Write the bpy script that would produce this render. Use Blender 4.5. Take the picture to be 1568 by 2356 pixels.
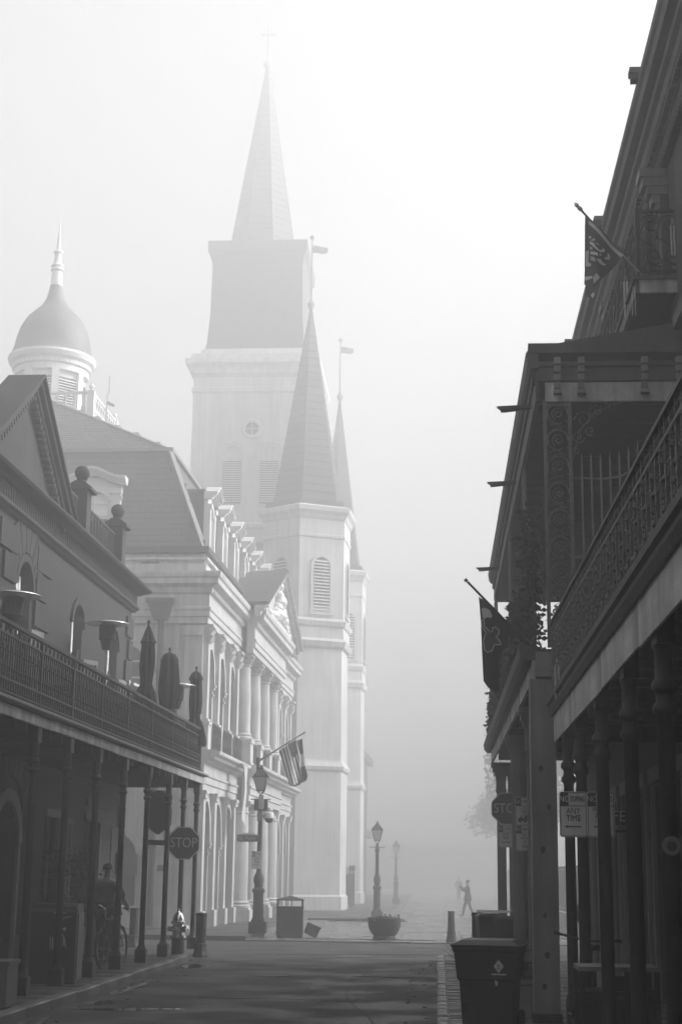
import bpy, bmesh, math, random
from mathutils import Vector, Matrix, Euler
random.seed(7)
R = math.radians
for o in list(bpy.data.objects):
    bpy.data.objects.remove(o)
S = bpy.context.scene
COL = S.collection

# ------------------------------------------------------------------ camera
cam_data = bpy.data.cameras.new('camera')
cam = bpy.data.objects.new('camera', cam_data)
COL.objects.link(cam)
cam_data.sensor_fit = 'HORIZONTAL'
cam_data.sensor_width = 36.0
cam_data.lens = 36.0 * 3500.0 / 1568.0
cam_data.clip_start = 0.1
cam_data.clip_end = 2000.0
PITCH, YAW, ROLL = 13.373, 3.671, 0.6875
cam.rotation_mode = 'XYZ'
cam.matrix_world = (Matrix.Translation((0, 0, 1.75)) @ Matrix.Rotation(R(YAW), 4, 'Z')
                    @ Matrix.Rotation(R(90 + PITCH), 4, 'X') @ Matrix.Rotation(R(ROLL), 4, 'Z'))
S.camera = cam

# ------------------------------------------------------------------ world, sun, exposure
HAZE = 0.016
SUN_EL, SUN_AZ = 34.0, 79.0           # degrees; a low veiled sun beyond the right hand roofs
world = bpy.data.worlds.new('World')
S.world = world
world.use_nodes = True
nt = world.node_tree
nt.nodes.clear()
w_out = nt.nodes.new('ShaderNodeOutputWorld')
w_bg = nt.nodes.new('ShaderNodeBackground')
w_sky = nt.nodes.new('ShaderNodeTexSky')
w_sky.sky_type = 'NISHITA'
w_sky.sun_disc = False
w_sky.sun_elevation = R(SUN_EL)
w_sky.sun_rotation = R(SUN_AZ)
w_sky.dust_density = 6.0
w_hs = nt.nodes.new('ShaderNodeHueSaturation')
w_hs.inputs['Saturation'].default_value = 0.0
w_bg.inputs['Strength'].default_value = 0.05
nt.links.new(w_sky.outputs[0], w_hs.inputs['Color'])
nt.links.new(w_hs.outputs[0], w_bg.inputs['Color'])
nt.links.new(w_bg.outputs[0], w_out.inputs['Surface'])

sun_data = bpy.data.lights.new('sun', 'SUN')
sun_data.energy = 5.0
sun_data.angle = R(25)
sun_data.color = (1.0, 1.0, 1.0)
sun = bpy.data.objects.new('sun', sun_data)
COL.objects.link(sun)
_sd = Vector((math.sin(R(SUN_AZ)) * math.cos(R(SUN_EL)), math.cos(R(SUN_AZ)) * math.cos(R(SUN_EL)), math.sin(R(SUN_EL))))
sun.rotation_euler = (-_sd).to_track_quat('-Z', 'Y').to_euler()
sun.location = (0, 60, 90)

S.view_settings.view_transform = 'Standard'
S.view_settings.look = 'None'
S.view_settings.gamma = 1.0
S.view_settings.use_curve_mapping = False
S.view_settings.exposure = 1.68
S.render.engine = 'CYCLES'
S.cycles.use_denoising = True
S.cycles.max_bounces = 12
S.cycles.diffuse_bounces = 3
S.cycles.glossy_bounces = 2
S.cycles.transmission_bounces = 2
S.cycles.volume_bounces = 1
S.cycles.transparent_max_bounces = 4
S.cycles.caustics_reflective = False
S.cycles.caustics_refractive = False

# ------------------------------------------------------------------ materials
def mat(name, base, rough=0.7, var=0.25, scale=3.0, bump=0.2, bscale=None, metal=0.0, spec=0.4,
        streak=0.0, wet=0.0, detail=6.0):
    """grey procedural surface: two noise octaves of tone, optional vertical rain streaks, bump grain"""
    m = bpy.data.materials.new(name)
    m.use_nodes = True
    t = m.node_tree
    N, L = t.nodes, t.links
    b = N['Principled BSDF']
    tc = N.new('ShaderNodeTexCoord')
    n1 = N.new('ShaderNodeTexNoise')
    n1.inputs['Scale'].default_value = scale
    n1.inputs['Detail'].default_value = detail
    n1.inputs['Roughness'].default_value = 0.65
    L.new(tc.outputs['Object'], n1.inputs['Vector'])
    r = N.new('ShaderNodeMapRange')
    r.inputs['From Min'].default_value = 0.25
    r.inputs['From Max'].default_value = 0.75
    r.inputs['To Min'].default_value = base * (1 - var)
    r.inputs['To Max'].default_value = base * (1 + var)
    L.new(n1.outputs['Fac'], r.inputs['Value'])
    col = r.outputs[0]
    if streak:
        mp = N.new('ShaderNodeMapping')
        mp.inputs['Scale'].default_value = (2.2, 2.2, 0.12)
        L.new(tc.outputs['Object'], mp.inputs['Vector'])
        n2 = N.new('ShaderNodeTexNoise')
        n2.inputs['Scale'].default_value = 2.5
        n2.inputs['Detail'].default_value = 5
        L.new(mp.outputs[0], n2.inputs['Vector'])
        r2 = N.new('ShaderNodeMapRange')
        r2.inputs['From Min'].default_value = 0.35
        r2.inputs['From Max'].default_value = 0.7
        r2.inputs['To Min'].default_value = 1.0
        r2.inputs['To Max'].default_value = 1.0 - streak
        L.new(n2.outputs['Fac'], r2.inputs['Value'])
        mu = N.new('ShaderNodeMath')
        mu.operation = 'MULTIPLY'
        L.new(col, mu.inputs[0])
        L.new(r2.outputs[0], mu.inputs[1])
        col = mu.outputs[0]
    L.new(col, b.inputs['Base Color'])
    b.inputs['Roughness'].default_value = rough
    b.inputs['Metallic'].default_value = metal
    b.inputs['Specular IOR Level'].default_value = spec
    if wet:
        n3 = N.new('ShaderNodeTexNoise')
        n3.inputs['Scale'].default_value = wet
        n3.inputs['Detail'].default_value = 4
        L.new(tc.outputs['Object'], n3.inputs['Vector'])
        r3 = N.new('ShaderNodeMapRange')
        r3.inputs['From Min'].default_value = 0.38
        r3.inputs['From Max'].default_value = 0.62
        r3.inputs['To Min'].default_value = max(0.05, rough - 0.3)
        r3.inputs['To Max'].default_value = min(1.0, rough + 0.2)
        L.new(n3.outputs['Fac'], r3.inputs['Value'])
        L.new(r3.outputs[0], b.inputs['Roughness'])
    if bump:
        nb = N.new('ShaderNodeTexNoise')
        nb.inputs['Scale'].default_value = bscale or scale * 8
        nb.inputs['Detail'].default_value = 4
        L.new(tc.outputs['Object'], nb.inputs['Vector'])
        bp = N.new('ShaderNodeBump')
        bp.inputs['Strength'].default_value = bump
        bp.inputs['Distance'].default_value = 0.02
        L.new(nb.outputs['Fac'], bp.inputs['Height'])
        L.new(bp.outputs[0], b.inputs['Normal'])
    return m

M = dict(
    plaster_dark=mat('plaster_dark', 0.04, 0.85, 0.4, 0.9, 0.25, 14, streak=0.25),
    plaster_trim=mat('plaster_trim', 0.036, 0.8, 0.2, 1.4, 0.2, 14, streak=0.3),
    stucco=mat('stucco', 0.56, 0.85, 0.2, 0.8, 0.3, 18, streak=0.38),
    stucco_trim=mat('stucco_trim', 0.58, 0.8, 0.2, 1.5, 0.2, 18, streak=0.35),
    church=mat('church', 0.68, 0.85, 0.17, 0.5, 0.2, 12, streak=0.22),
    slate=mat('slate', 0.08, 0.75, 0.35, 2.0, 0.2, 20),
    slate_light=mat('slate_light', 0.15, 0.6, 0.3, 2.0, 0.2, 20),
    lead=mat('lead', 0.2, 0.55, 0.2, 2.0, 0.1),
    iron=mat('iron', 0.022, 0.55, 0.7, 9.0, 0.2, 60),
    cast_iron=mat('cast_iron', 0.13, 0.6, 0.5, 9.0, 0.2, 60),
    iron_grey=mat('iron_grey', 0.055, 0.6, 0.6, 9.0, 0.2, 60),
    asphalt=mat('asphalt', 0.045, 0.86, 0.16, 2.2, 0.6, 90, wet=0.9, detail=9),
    paving=mat('paving', 0.05, 0.65, 0.25, 1.5, 0.3, 30, wet=0.8),
    flag=mat('flagstone', 0.12, 0.4, 0.3, 1.2, 0.25, 25, wet=0.6),
    kerb=mat('kerbstone', 0.13, 0.6, 0.3, 2.5, 0.3, 30, wet=1.2),
    brick=mat('brick', 0.14, 0.5, 0.35, 4.0, 0.3, 40, wet=2.0),
    valance=mat('valance', 0.58, 0.6, 0.35, 3.5, 0.25, 20, streak=0.7),
    paint_white=mat('paint_white', 0.7, 0.5, 0.08, 3.0, 0.05, streak=0.1),
    paint_grey=mat('paint_grey', 0.3, 0.6, 0.15, 3.0, 0.1, streak=0.2),
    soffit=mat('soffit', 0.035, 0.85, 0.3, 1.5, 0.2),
    timber=mat('timber', 0.3, 0.75, 0.25, 1.2, 0.4, 40, streak=0.45),
    dark_wood=mat('dark_wood', 0.03, 0.7, 0.35, 2.0, 0.3, 30, streak=0.3),
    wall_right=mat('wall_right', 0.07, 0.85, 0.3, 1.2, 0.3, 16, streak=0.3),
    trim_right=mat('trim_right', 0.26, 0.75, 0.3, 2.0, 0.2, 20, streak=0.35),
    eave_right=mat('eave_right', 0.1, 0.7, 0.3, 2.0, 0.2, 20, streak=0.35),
    shutter=mat('shutter', 0.22, 0.7, 0.2, 3.0, 0.15),
    shutter_dark=mat('shutter_dark', 0.05, 0.7, 0.25, 3.0, 0.15),
    glass=mat('glass', 0.04, 0.12, 0.3, 2.0, 0.0, spec=0.6),
    curtain=mat('curtain', 0.85, 0.8, 0.2, 4.0, 0.1),
    fabric_dark=mat('fabric_dark', 0.028, 0.95, 0.3, 5.0, 0.4, 50),
    steel=mat('steel', 0.78, 0.25, 0.15, 6.0, 0.05, metal=1.0),
    plastic_dark=mat('plastic_dark', 0.03, 0.5, 0.25, 3.0, 0.15, 50),
    plastic_grey=mat('plastic_grey', 0.12, 0.5, 0.2, 3.0, 0.1, 50),
    sign_red=mat('sign_red', 0.07, 0.45, 0.12, 5.0, 0.03),
    sign_white=mat('sign_white', 0.75, 0.45, 0.12, 5.0, 0.03),
    sign_ink=mat('sign_ink', 0.05, 0.5, 0.1, 5.0, 0.0),
    ink_light=mat('ink_light', 0.6, 0.5, 0.1, 5.0, 0.0),
    leaf=mat('leaf', 0.05, 0.7, 0.4, 3.0, 0.1),
    leaf_dry=mat('leaf_dry', 0.1, 0.8, 0.4, 3.0, 0.1),
    bark=mat('bark', 0.06, 0.9, 0.3, 6.0, 0.5, 30),
    skin=mat('skin', 0.3, 0.6, 0.1, 5.0, 0.05),
    hair=mat('hair', 0.03, 0.7, 0.3, 20.0, 0.3),
    hair_grey=mat('hair_grey', 0.25, 0.8, 0.3, 20.0, 0.3),
    shirt=mat('shirt', 0.12, 0.9, 0.25, 6.0, 0.3),
    cloth_dark=mat('cloth_dark', 0.03, 0.9, 0.3, 6.0, 0.3),
    terracotta=mat('terracotta', 0.12, 0.85, 0.25, 4.0, 0.2),
    concrete=mat('concrete', 0.22, 0.85, 0.2, 4.0, 0.25),
    flag_dark=mat('flag_dark', 0.05, 0.9, 0.2, 5.0, 0.15),
    flag_mid=mat('flag_mid', 0.1, 0.9, 0.2, 5.0, 0.15),
    flag_light=mat('flag_light', 0.85, 0.9, 0.12, 5.0, 0.15),
    flag_grey=mat('flag_grey', 0.6, 0.9, 0.15, 5.0, 0.15),
    rubber=mat('rubber', 0.02, 0.8, 0.3, 8.0, 0.2),
    water=mat('puddle_water', 0.03, 0.04, 0.1, 3.0, 0.0, spec=0.6),
    lamp_glass=mat('lamp_glass', 0.5, 0.2, 0.05, 3.0, 0.0, spec=0.5),
)

# ------------------------------------------------------------------ mesh builder
class MB:
    def __init__(s):
        s.v, s.f = [], []

    def quad(s, a, b, c, d):
        n = len(s.v)
        s.v += [tuple(a), tuple(b), tuple(c), tuple(d)]
        s.f.append((n, n + 1, n + 2, n + 3))

    def tri(s, a, b, c):
        n = len(s.v)
        s.v += [tuple(a), tuple(b), tuple(c)]
        s.f.append((n, n + 1, n + 2))

    def box(s, x0, x1, y0, y1, z0, z1):
        n = len(s.v)
        s.v += [(x0, y0, z0), (x1, y0, z0), (x1, y1, z0), (x0, y1, z0), (x0, y0, z1), (x1, y0, z1), (x1, y1, z1), (x0, y1, z1)]
        s.f += [(n, n + 3, n + 2, n + 1), (n + 4, n + 5, n + 6, n + 7), (n, n + 1, n + 5, n + 4), (n + 1, n + 2, n + 6, n + 5),
                (n + 2, n + 3, n + 7, n + 6), (n + 3, n, n + 4, n + 7)]
        return s

    def hexa(s, P):
        n = len(s.v)
        s.v += [tuple(p) for p in P]
        s.f += [(n, n + 3, n + 2, n + 1), (n + 4, n + 5, n + 6, n + 7), (n, n + 1, n + 5, n + 4), (n + 1, n + 2, n + 6, n + 5),
                (n + 2, n + 3, n + 7, n + 6), (n + 3, n, n + 4, n + 7)]
        return s

    def bar(s, a, b, w, h=None, up=(0, 0, 1)):
        """rectangular bar from a to b"""
        h = h or w
        a, b = Vector(a), Vector(b)
        d = (b - a).normalized()
        u = Vector(up)
        if abs(d.dot(u)) > 0.98:
            u = Vector((0, 1, 0)) if abs(d.y) < 0.9 else Vector((1, 0, 0))
        sx = d.cross(u).normalized() * (w / 2)
        sz = sx.cross(d).normalized() * (h / 2)
        s.hexa([a - sx - sz, a + sx - sz, a + sx + sz, a - sx + sz, b - sx - sz, b + sx - sz, b + sx + sz, b - sx + sz])
        return s

    def tube(s, pts, r, n=8, cap=True):
        pts = [Vector(p) for p in pts]
        rs = r if isinstance(r, (list, tuple)) else [r] * len(pts)
        base = len(s.v)
        ref = None
        for i, p in enumerate(pts):
            d = (pts[min(i + 1, len(pts) - 1)] - pts[max(i - 1, 0)])
            if d.length < 1e-9:
                d = Vector((0, 0, 1))
            d.normalize()
            if ref is None:
                ref = Vector((1, 0, 0)) if abs(d.x) < 0.9 else Vector((0, 1, 0))
            a = d.cross(ref)
            if a.length < 1e-6:
                a = d.cross(Vector((0, 1, 0)))
            a.normalize()
            b = d.cross(a)
            ref = b.cross(d)
            for k in range(n):
                t = 2 * math.pi * k / n
                s.v.append(tuple(p + (a * math.cos(t) + b * math.sin(t)) * rs[i]))
        for i in range(len(pts) - 1):
            for k in range(n):
                k2 = (k + 1) % n
                s.f.append((base + i * n + k, base + i * n + k2, base + (i + 1) * n + k2, base + (i + 1) * n + k))
        if cap:
            s.f.append(tuple(base + k for k in reversed(range(n))))
            e = base + (len(pts) - 1) * n
            s.f.append(tuple(e + k for k in range(n)))
        return s

    def lathe(s, prof, c=(0, 0, 0), n=16, ph=0.0, sy=1.0):
        """profile list of (r, z)"""
        base = len(s.v)
        for r, z in prof:
            for k in range(n):
                t = 2 * math.pi * k / n + ph
                s.v.append((c[0] + r * math.cos(t), c[1] + r * sy * math.sin(t), c[2] + z))
        for i in range(len(prof) - 1):
            for k in range(n):
                k2 = (k + 1) % n
                s.f.append((base + i * n + k, base + i * n + k2, base + (i + 1) * n + k2, base + (i + 1) * n + k))
        if prof[0][0] > 1e-4:
            s.f.append(tuple(base + k for k in reversed(range(n))))
        if prof[-1][0] > 1e-4:
            e = base + (len(prof) - 1) * n
            s.f.append(tuple(e + k for k in range(n)))
        return s

    def prism(s, poly, f0, f1):
        """poly: list of 2D points; f0/f1 map a 2D point to the two 3D ends"""
        n = len(s.v)
        k = len(poly)
        s.v += [tuple(f0(p)) for p in poly] + [tuple(f1(p)) for p in poly]
        s.f.append(tuple(n + i for i in reversed(range(k))))
        s.f.append(tuple(n + k + i for i in range(k)))
        for i in range(k):
            j = (i + 1) % k
            s.f.append((n + i, n + j, n + k + j, n + k + i))
        return s

    def prism_y(s, poly, y0, y1):      # poly in (x, z)
        return s.prism(poly, lambda p: (p[0], y0, p[1]), lambda p: (p[0], y1, p[1]))

    def prism_x(s, poly, x0, x1):      # poly in (y, z)
        return s.prism(poly, lambda p: (x0, p[0], p[1]), lambda p: (x1, p[0], p[1]))

    def prism_z(s, poly, z0, z1):
        return s.prism(poly, lambda p: (p[0], p[1], z0), lambda p: (p[0], p[1], z1))

    def add(s, o, M4=None):
        n = len(s.v)
        s.v += [tuple(M4 @ Vector(p)) for p in o.v] if M4 is not None else list(o.v)
        s.f += [tuple(i + n for i in f) for f in o.f]
        return s

    def mesh(s, name, material, smooth=False):
        me = bpy.data.meshes.new(name)
        me.from_pydata(s.v, [], s.f)
        bm = bmesh.new()
        bm.from_mesh(me)
        bmesh.ops.recalc_face_normals(bm, faces=bm.faces[:])
        bm.to_mesh(me)
        bm.free()
        me.materials.append(M[material] if isinstance(material, str) else material)
        if smooth:
            for p in me.polygons:
                p.use_smooth = True
            try:
                me.set_sharp_from_angle(angle=R(40))
            except Exception:
                pass
        return me

    def build(s, name, material, parent=None, smooth=False, kind=None, loc=(0, 0, 0), rot=(0, 0, 0)):
        return put(s.mesh(name, material, smooth), name, parent, loc, rot, kind)


def put(me, name, parent=None, loc=(0, 0, 0), rot=(0, 0, 0), kind=None, scale=None):
    o = bpy.data.objects.new(name, me)
    COL.objects.link(o)
    o.location = loc
    o.rotation_euler = rot
    if scale:
        o.scale = scale
    if parent is not None:
        o.parent = parent
    if kind:
        o['kind'] = kind
    return o


def thing(name, label, cat, loc=(0, 0, 0), rotz=0.0, group=None):
    o = bpy.data.objects.new(name, None)
    COL.objects.link(o)
    o.empty_display_size = 0.3
    o.location = loc
    o.rotation_euler = (0, 0, rotz)
    o['label'] = label
    o['category'] = cat
    if group:
        o['group'] = group
    return o


def tag(o, label, cat, group=None):
    o['label'] = label
    o['category'] = cat
    if group:
        o['group'] = group
    return o


KIDS = {}
def children(o):
    return [c for c in bpy.data.objects if c.parent == o]


def dup(o, loc, rotz=None, label=None, parent=None, kids=None):
    """copy of a thing with its parts and sub-parts"""
    c = o.copy()
    COL.objects.link(c)
    if parent is not None:
        c.parent = parent
    if loc is not None:
        c.location = loc
    if rotz is not None:
        c.rotation_euler = (0, 0, rotz)
    if label:
        c['label'] = label
    for ch in children(o):
        dup(ch, None, parent=c)
    return c


def spread(items, name, parent, build_joined, limit=300):
    """items: list of (mesh, loc, rot, scale); the first 'limit' are parts, the rest one joined part"""
    for me, loc, rot, sc in items[:limit]:
        put(me, name, parent, loc, rot, None, sc)
    rest = items[limit:]
    if rest:
        vs, fs = [], []
        for me, loc, rot, sc in rest:
            X = Matrix.LocRotScale(Vector(loc), Euler(rot), Vector(sc or (1, 1, 1)))
            n = len(vs)
            vs += [tuple(X @ v.co) for v in me.vertices]
            fs += [tuple(i + n for i in p.vertices) for p in me.polygons]
        me2 = bpy.data.meshes.new(name)
        me2.from_pydata(vs, [], fs)
        me2.materials.append(rest[0][0].materials[0])
        put(me2, name, parent, kind='stuff')


def text_mesh(body, size, depth=0.004, sx=1.0, font_space=1.0, align='CENTER'):
    """lettering in the local XZ plane facing -Y, centred"""
    cu = bpy.data.curves.new('lettering', 'FONT')
    cu.body = body
    cu.size = size
    cu.extrude = depth
    cu.align_x = align
    cu.align_y = 'CENTER'
    cu.space_character = font_space
    cu.resolution_u = 3
    ob = bpy.data.objects.new('lettering', cu)
    COL.objects.link(ob)
    dg = bpy.context.evaluated_depsgraph_get()
    me = bpy.data.meshes.new_from_object(ob.evaluated_get(dg))
    bpy.data.objects.remove(ob)
    bpy.data.curves.remove(cu)
    me.transform(Matrix.Rotation(R(90), 4, 'X') @ Matrix.Scale(sx, 4, (1, 0, 0)))
    me.name = 'lettering'
    return me


def letter(parent, body, size, x, y, z, material, sx=1.0, bold=0, name='lettering'):
    me = text_mesh(body, size, 0.003, sx)
    me.materials.clear()
    me.materials.append(M[material])
    return put(me, name, parent, (x, y, z))


def wall_strip(mb, x0, x1, ya, yb, z0, z1, ops, seg=10):
    """a wall (thickness x0..x1, x1 the street face) from ya to yb with openings
    ops: list of (centre y, width, sill z, spring z, rise); rise 0 means a flat head"""
    y = ya
    for (c, w, zb, zs, rise) in sorted(ops):
        l, r = c - w / 2, c + w / 2
        if l > y + 1e-4:
            mb.box(x0, x1, y, l, z0, z1)
        if zb > z0 + 1e-4:
            mb.box(x0, x1, l, r, z0, zb)
        if rise <= 1e-4:
            if zs < z1:
                mb.box(x0, x1, l, r, zs, z1)
        else:
            pts = []
            for i in range(seg + 1):
                t = math.pi * i / seg
                pts.append((c - (w / 2) * math.cos(t), zs + rise * math.sin(t)))
            for i in range(seg):
                (ya_, za), (yb_, zb_) = pts[i], pts[i + 1]
                mb.hexa([(x0, ya_, za), (x1, ya_, za), (x1, yb_, zb_), (x0, yb_, zb_), (x0, ya_, z1), (x1, ya_, z1), (x1, yb_, z1), (x0, yb_, z1)])
        y = r
    if y < yb - 1e-4:
        mb.box(x0, x1, y, yb, z0, z1)
    return mb


def arch_band(mb, x0, x1, c, w, zs, rise, t, seg=12):
    """archivolt moulding round an arch head"""
    for i in range(seg):
        a, b = math.pi * i / seg, math.pi * (i + 1) / seg
        P = []
        for x in (x0, x1):
            for (q, g) in ((a, 0), (b, 0), (b, t), (a, t)):
                P.append((x, c - (w / 2 + g) * math.cos(q), zs + (rise + g) * math.sin(q)))
        mb.hexa([P[0], P[1], P[2], P[3], P[4], P[5], P[6], P[7]])
    return mb


def moulding(mb, prof, ya, yb):
    """horizontal moulding: prof = list of (x, z) closed polygon, swept along y"""
    return mb.prism_y(prof, ya, yb)


def spiral(c, r0, r1, a0, turns, n=14, plane='yz'):
    pts = []
    for i in range(n + 1):
        t = i / n
        r = r0 + (r1 - r0) * t
        a = a0 + turns * 2 * math.pi * t
        u, v = r * math.cos(a), r * math.sin(a)
        if plane == 'yz':
            pts.append((c[0], c[1] + u, c[2] + v))
        else:
            pts.append((c[0] + u, c[1], c[2] + v))
    return pts
# ------------------------------------------------------------------ the setting: ground, road, pavements
def structure(o):
    o['kind'] = 'structure'
    return o

g = MB().box(-156, 156, -56, 236, -0.5, -0.03)
structure(g.build('ground', 'paving'))
rd = MB()
rd.box(-4.95, 0.0, -12, 32.0, -0.02, 0.0)                    # carriageway between the kerbs
rd.box(-60, 60, 32.0, 41.0, -0.02, 0.0)                      # cross street
structure(rd.build('road', 'asphalt'))

def pavement(name, x0, x1, y0, y1, z, flag_w, flag_l, material, nmax=300, joint=0.012, jig=0.004, tex='paving'):
    base = MB().box(x0, x1, y0, y1, -0.02, z - 0.035).build(name, tex)
    structure(base)
    items = []
    me = {}
    y = y0
    row = 0
    while y < y1 - 0.05:
        l = min(flag_l * random.uniform(0.85, 1.15), y1 - y)
        x = x0 - (flag_w * 0.5 if row % 2 else 0)
        while x < x1 - 0.02:
            a, b = max(x, x0), min(x + flag_w, x1)
            if b - a > 0.04:
                key = 'u'
                if key not in me:
                    me[key] = MB().box(-0.5, 0.5, -0.5, 0.5, -0.035, 0.0).mesh('flagstone', material)
                dz = random.uniform(-jig, jig)
                items.append((me[key], ((a + b) / 2, y + l / 2, z + dz), (random.uniform(-.003, .003), random.uniform(-.003, .003), 0),
                              (b - a - joint, l - joint, 1)))
            x += flag_w
        y += l
        row += 1
    items.sort(key=lambda it: it[1][1])
    vis = [it for it in items if it[1][1] > 15]
    hid = [it for it in items if it[1][1] <= 15]
    spread(vis + hid, 'flagstone', base, None, nmax)
    return base

pavement('left_sidewalk', -9.0, -5.1, -12, 31.2, 0.13, 0.95, 0.75, 'paving', 220)
pavement('right_sidewalk', 0.62, 3.25, -12, 33.0, 0.1, 0.85, 0.8, 'paving', 160)

# kerbs: separate stones
def kerb(name, x0, x1, y0, y1, z, ln, material):
    base = MB().box(x0 + .01, x1 - .01, y0, y1, -0.02, z - 0.05).build(name, material)
    structure(base)
    me = MB()
    me.prism_y([(-.5, -.16), (.5, -.16), (.5, -.02), (.42, 0), (-.5, 0)], -0.5, 0.5)
    me = me.mesh('kerbstone', material)
    y = y1
    while y > y0 + .1:
        l = min(ln * random.uniform(.8, 1.2), y - y0)
        put(me, 'kerbstone', base, ((x0 + x1) / 2, y - l / 2, z + random.uniform(-.006, .006)), (0, 0, random.uniform(-.004, .004)),
            None, ((x1 - x0), l - .012, 1))
        y -= l
    return base
kerb('left_kerb', -5.1, -4.95, -12, 31.2, 0.13, 1.3, 'kerb')

# rounded kerb corner on the left
cb = MB()
arc = [(-5.1 - 0.0 - 2.2 + 2.2 * math.cos(t), 31.2 + 2.2 * math.sin(t)) for t in [math.pi / 2 * i / 10 for i in range(11)]]
arc_in = [(-7.3 + 2.35 * math.cos(t), 31.2 + 2.35 * math.sin(t)) for t in [math.pi / 2 * i / 10 for i in range(11)]]
for i in range(10):
    a, b, c, d = arc[i], arc_in[i], arc_in[i + 1], arc[i + 1]
    cb.hexa([(a[0], a[1], -.02), (b[0], b[1], -.02), (c[0], c[1], -.02), (d[0], d[1], -.02),
             (a[0], a[1], .13), (b[0], b[1], .125), (c[0], c[1], .125), (d[0], d[1], .13)])
cb.box(-40, -7.3, 33.4, 33.55, -.02, .13)
structure(cb.build('corner_kerb', 'kerb'))
cp = MB()
poly = [(-9.0, 31.2)] + arc + [(-9.0, 33.4)]
cp.prism_z(poly, -.02, .128)
cp.box(-40, -9.0, 31.2, 33.4, -.02, .127)
structure(cp.build('corner_pavement', 'paving'))

# right kerb: granite stones along the gutter and a band of bricks laid on edge behind them
kerb('right_kerb', 0.0, 0.13, -12, 33.4, 0.1, 0.55, 'kerb')
bb = structure(MB().box(0.13, 0.62, -12, 33.4, -.02, 0.045).build('brick_strip', 'brick'))
bme = MB().box(-.5, .5, -.5, .5, -.06, 0).mesh('brick', 'brick')
bl = []
y = 33.35
while y > 14:
    for k in range(2):
        w = 0.235
        bl.append((bme, (0.14 + w * (k + .5) + (0.0 if True else 0), y - .05, 0.1 + random.uniform(-.012, .006)),
                   (random.uniform(-.04, .04), random.uniform(-.03, .03), random.uniform(-.04, .04)), (w - .018, .082, 1)))
    y -= 0.1
spread(bl, 'brick', bb, None, 300)

# pedestrian mall beyond the cross street: wet flagstones, a raised walk by the church
mall = structure(MB().box(-5.5, 14, 41.0, 160, -.02, 0.005).build('pedestrian_mall', 'flag'))
fme = MB().box(-.5, .5, -.5, .5, -.03, 0).mesh('flagstone', 'flag')
fl = []
y = 41.0
while y < 64:
    l = random.uniform(.7, 1.1)
    x = -5.5 + random.uniform(0, .5)
    while x < 3.4:
        w = random.uniform(.6, 1.3)
        fl.append((fme, (x + w / 2, y + l / 2, 0.03 + random.uniform(-.004, .004)),
                   (random.uniform(-.006, .006), random.uniform(-.006, .006), 0), (w - .02, l - .02, 1)))
        x += w
    y += l
spread(fl, 'flagstone', mall, None, 300)
# raised walk in front of the Cabildo and the church
walk = MB()
walk.box(-40, -5.0, 41.0, 58.0, -.02, 0.125)
walk.box(-40, -2.0, 58.0, 130, -.02, 0.123)
structure(walk.build('church_walk', 'paving'))
wk = MB()
wk.box(-5.0, -4.78, 43.5, 58.0, -.02, .14)
wk.box(-5.0, -1.2, 58.0, 58.25, -.02, .142)
wk.box(-4.78, -4.0, 46.5, 58.0, -.02, .06)
wk.box(-1.98, -1.75, 58.25, 96, -.02, .14)
wk.box(-1.75, -1.1, 58.3, 96, -.02, .065)
structure(wk.build('walk_kerb', 'kerb'))
# crossing line / gutter drain at the edge of the mall
dr = MB()
dr.box(-3.6, 0.0, 42.2, 42.32, 0.0, 0.045)
structure(dr.build('drain_channel', 'iron_grey'))

# patches, a manhole cover and tar seams on the road
pt = MB()
for x0, x1, y0, y1 in ((-3.4, -1.9, 22.5, 25.2), (-1.5, -.4, 27.6, 29.0), (-2.6, -.9, 17.2, 18.6)):
    n0 = 7
    P = []
    for i in range(n0):
        P.append((x0 + (x1 - x0) * i / (n0 - 1), y0 + random.uniform(-.08, .08)))
    for i in range(n0):
        P.append((x1 - (x1 - x0) * i / (n0 - 1), y1 + random.uniform(-.08, .08)))
    pt.prism_z(P, .0, .006)
structure(pt.build('road_patch', 'asphalt'))
mh = MB().lathe([(.33, 0), (.33, .008), (.29, .008), (.29, .005), (.001, .005)], (-2.9, 27.6, 0), 24)
for k in range(6):
    mh.box(-3.12 + .08 * k, -3.09 + .08 * k, 27.42, 27.78, .005, .009)
structure(mh.build('manhole_cover', 'iron_grey'))
sm = MB()
def seam(pts, w=.018):
    for a, b in zip(pts, pts[1:]):
        d = Vector((b[0] - a[0], b[1] - a[1], 0)).normalized()
        q = Vector((-d.y, d.x, 0)) * w
        sm.hexa([(a[0] - q.x, a[1] - q.y, 0), (a[0] + q.x, a[1] + q.y, 0), (b[0] + q.x, b[1] + q.y, 0), (b[0] - q.x, b[1] - q.y, 0),
                 (a[0] - q.x, a[1] - q.y, .005), (a[0] + q.x, a[1] + q.y, .005), (b[0] + q.x, b[1] + q.y, .005), (b[0] - q.x, b[1] - q.y, .005)])
for x, y, dx, dy, n in ((-4.4, 31.5, .35, .32, 9), (-4.0, 34.6, .42, .08, 11), (-.5, 16, -.08, .8, 12), (-3.9, 26, -.02, .6, 6)):
    p = [(x, y)]
    for k in range(n):
        p.append((p[-1][0] + dx + random.uniform(-.07, .07), p[-1][1] + dy + random.uniform(-.1, .1)))
    seam(p, random.uniform(.008, .016))
structure(sm.build('tar_seam', 'rubber'))
ll = MB()
rl = random.Random(40)
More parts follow.
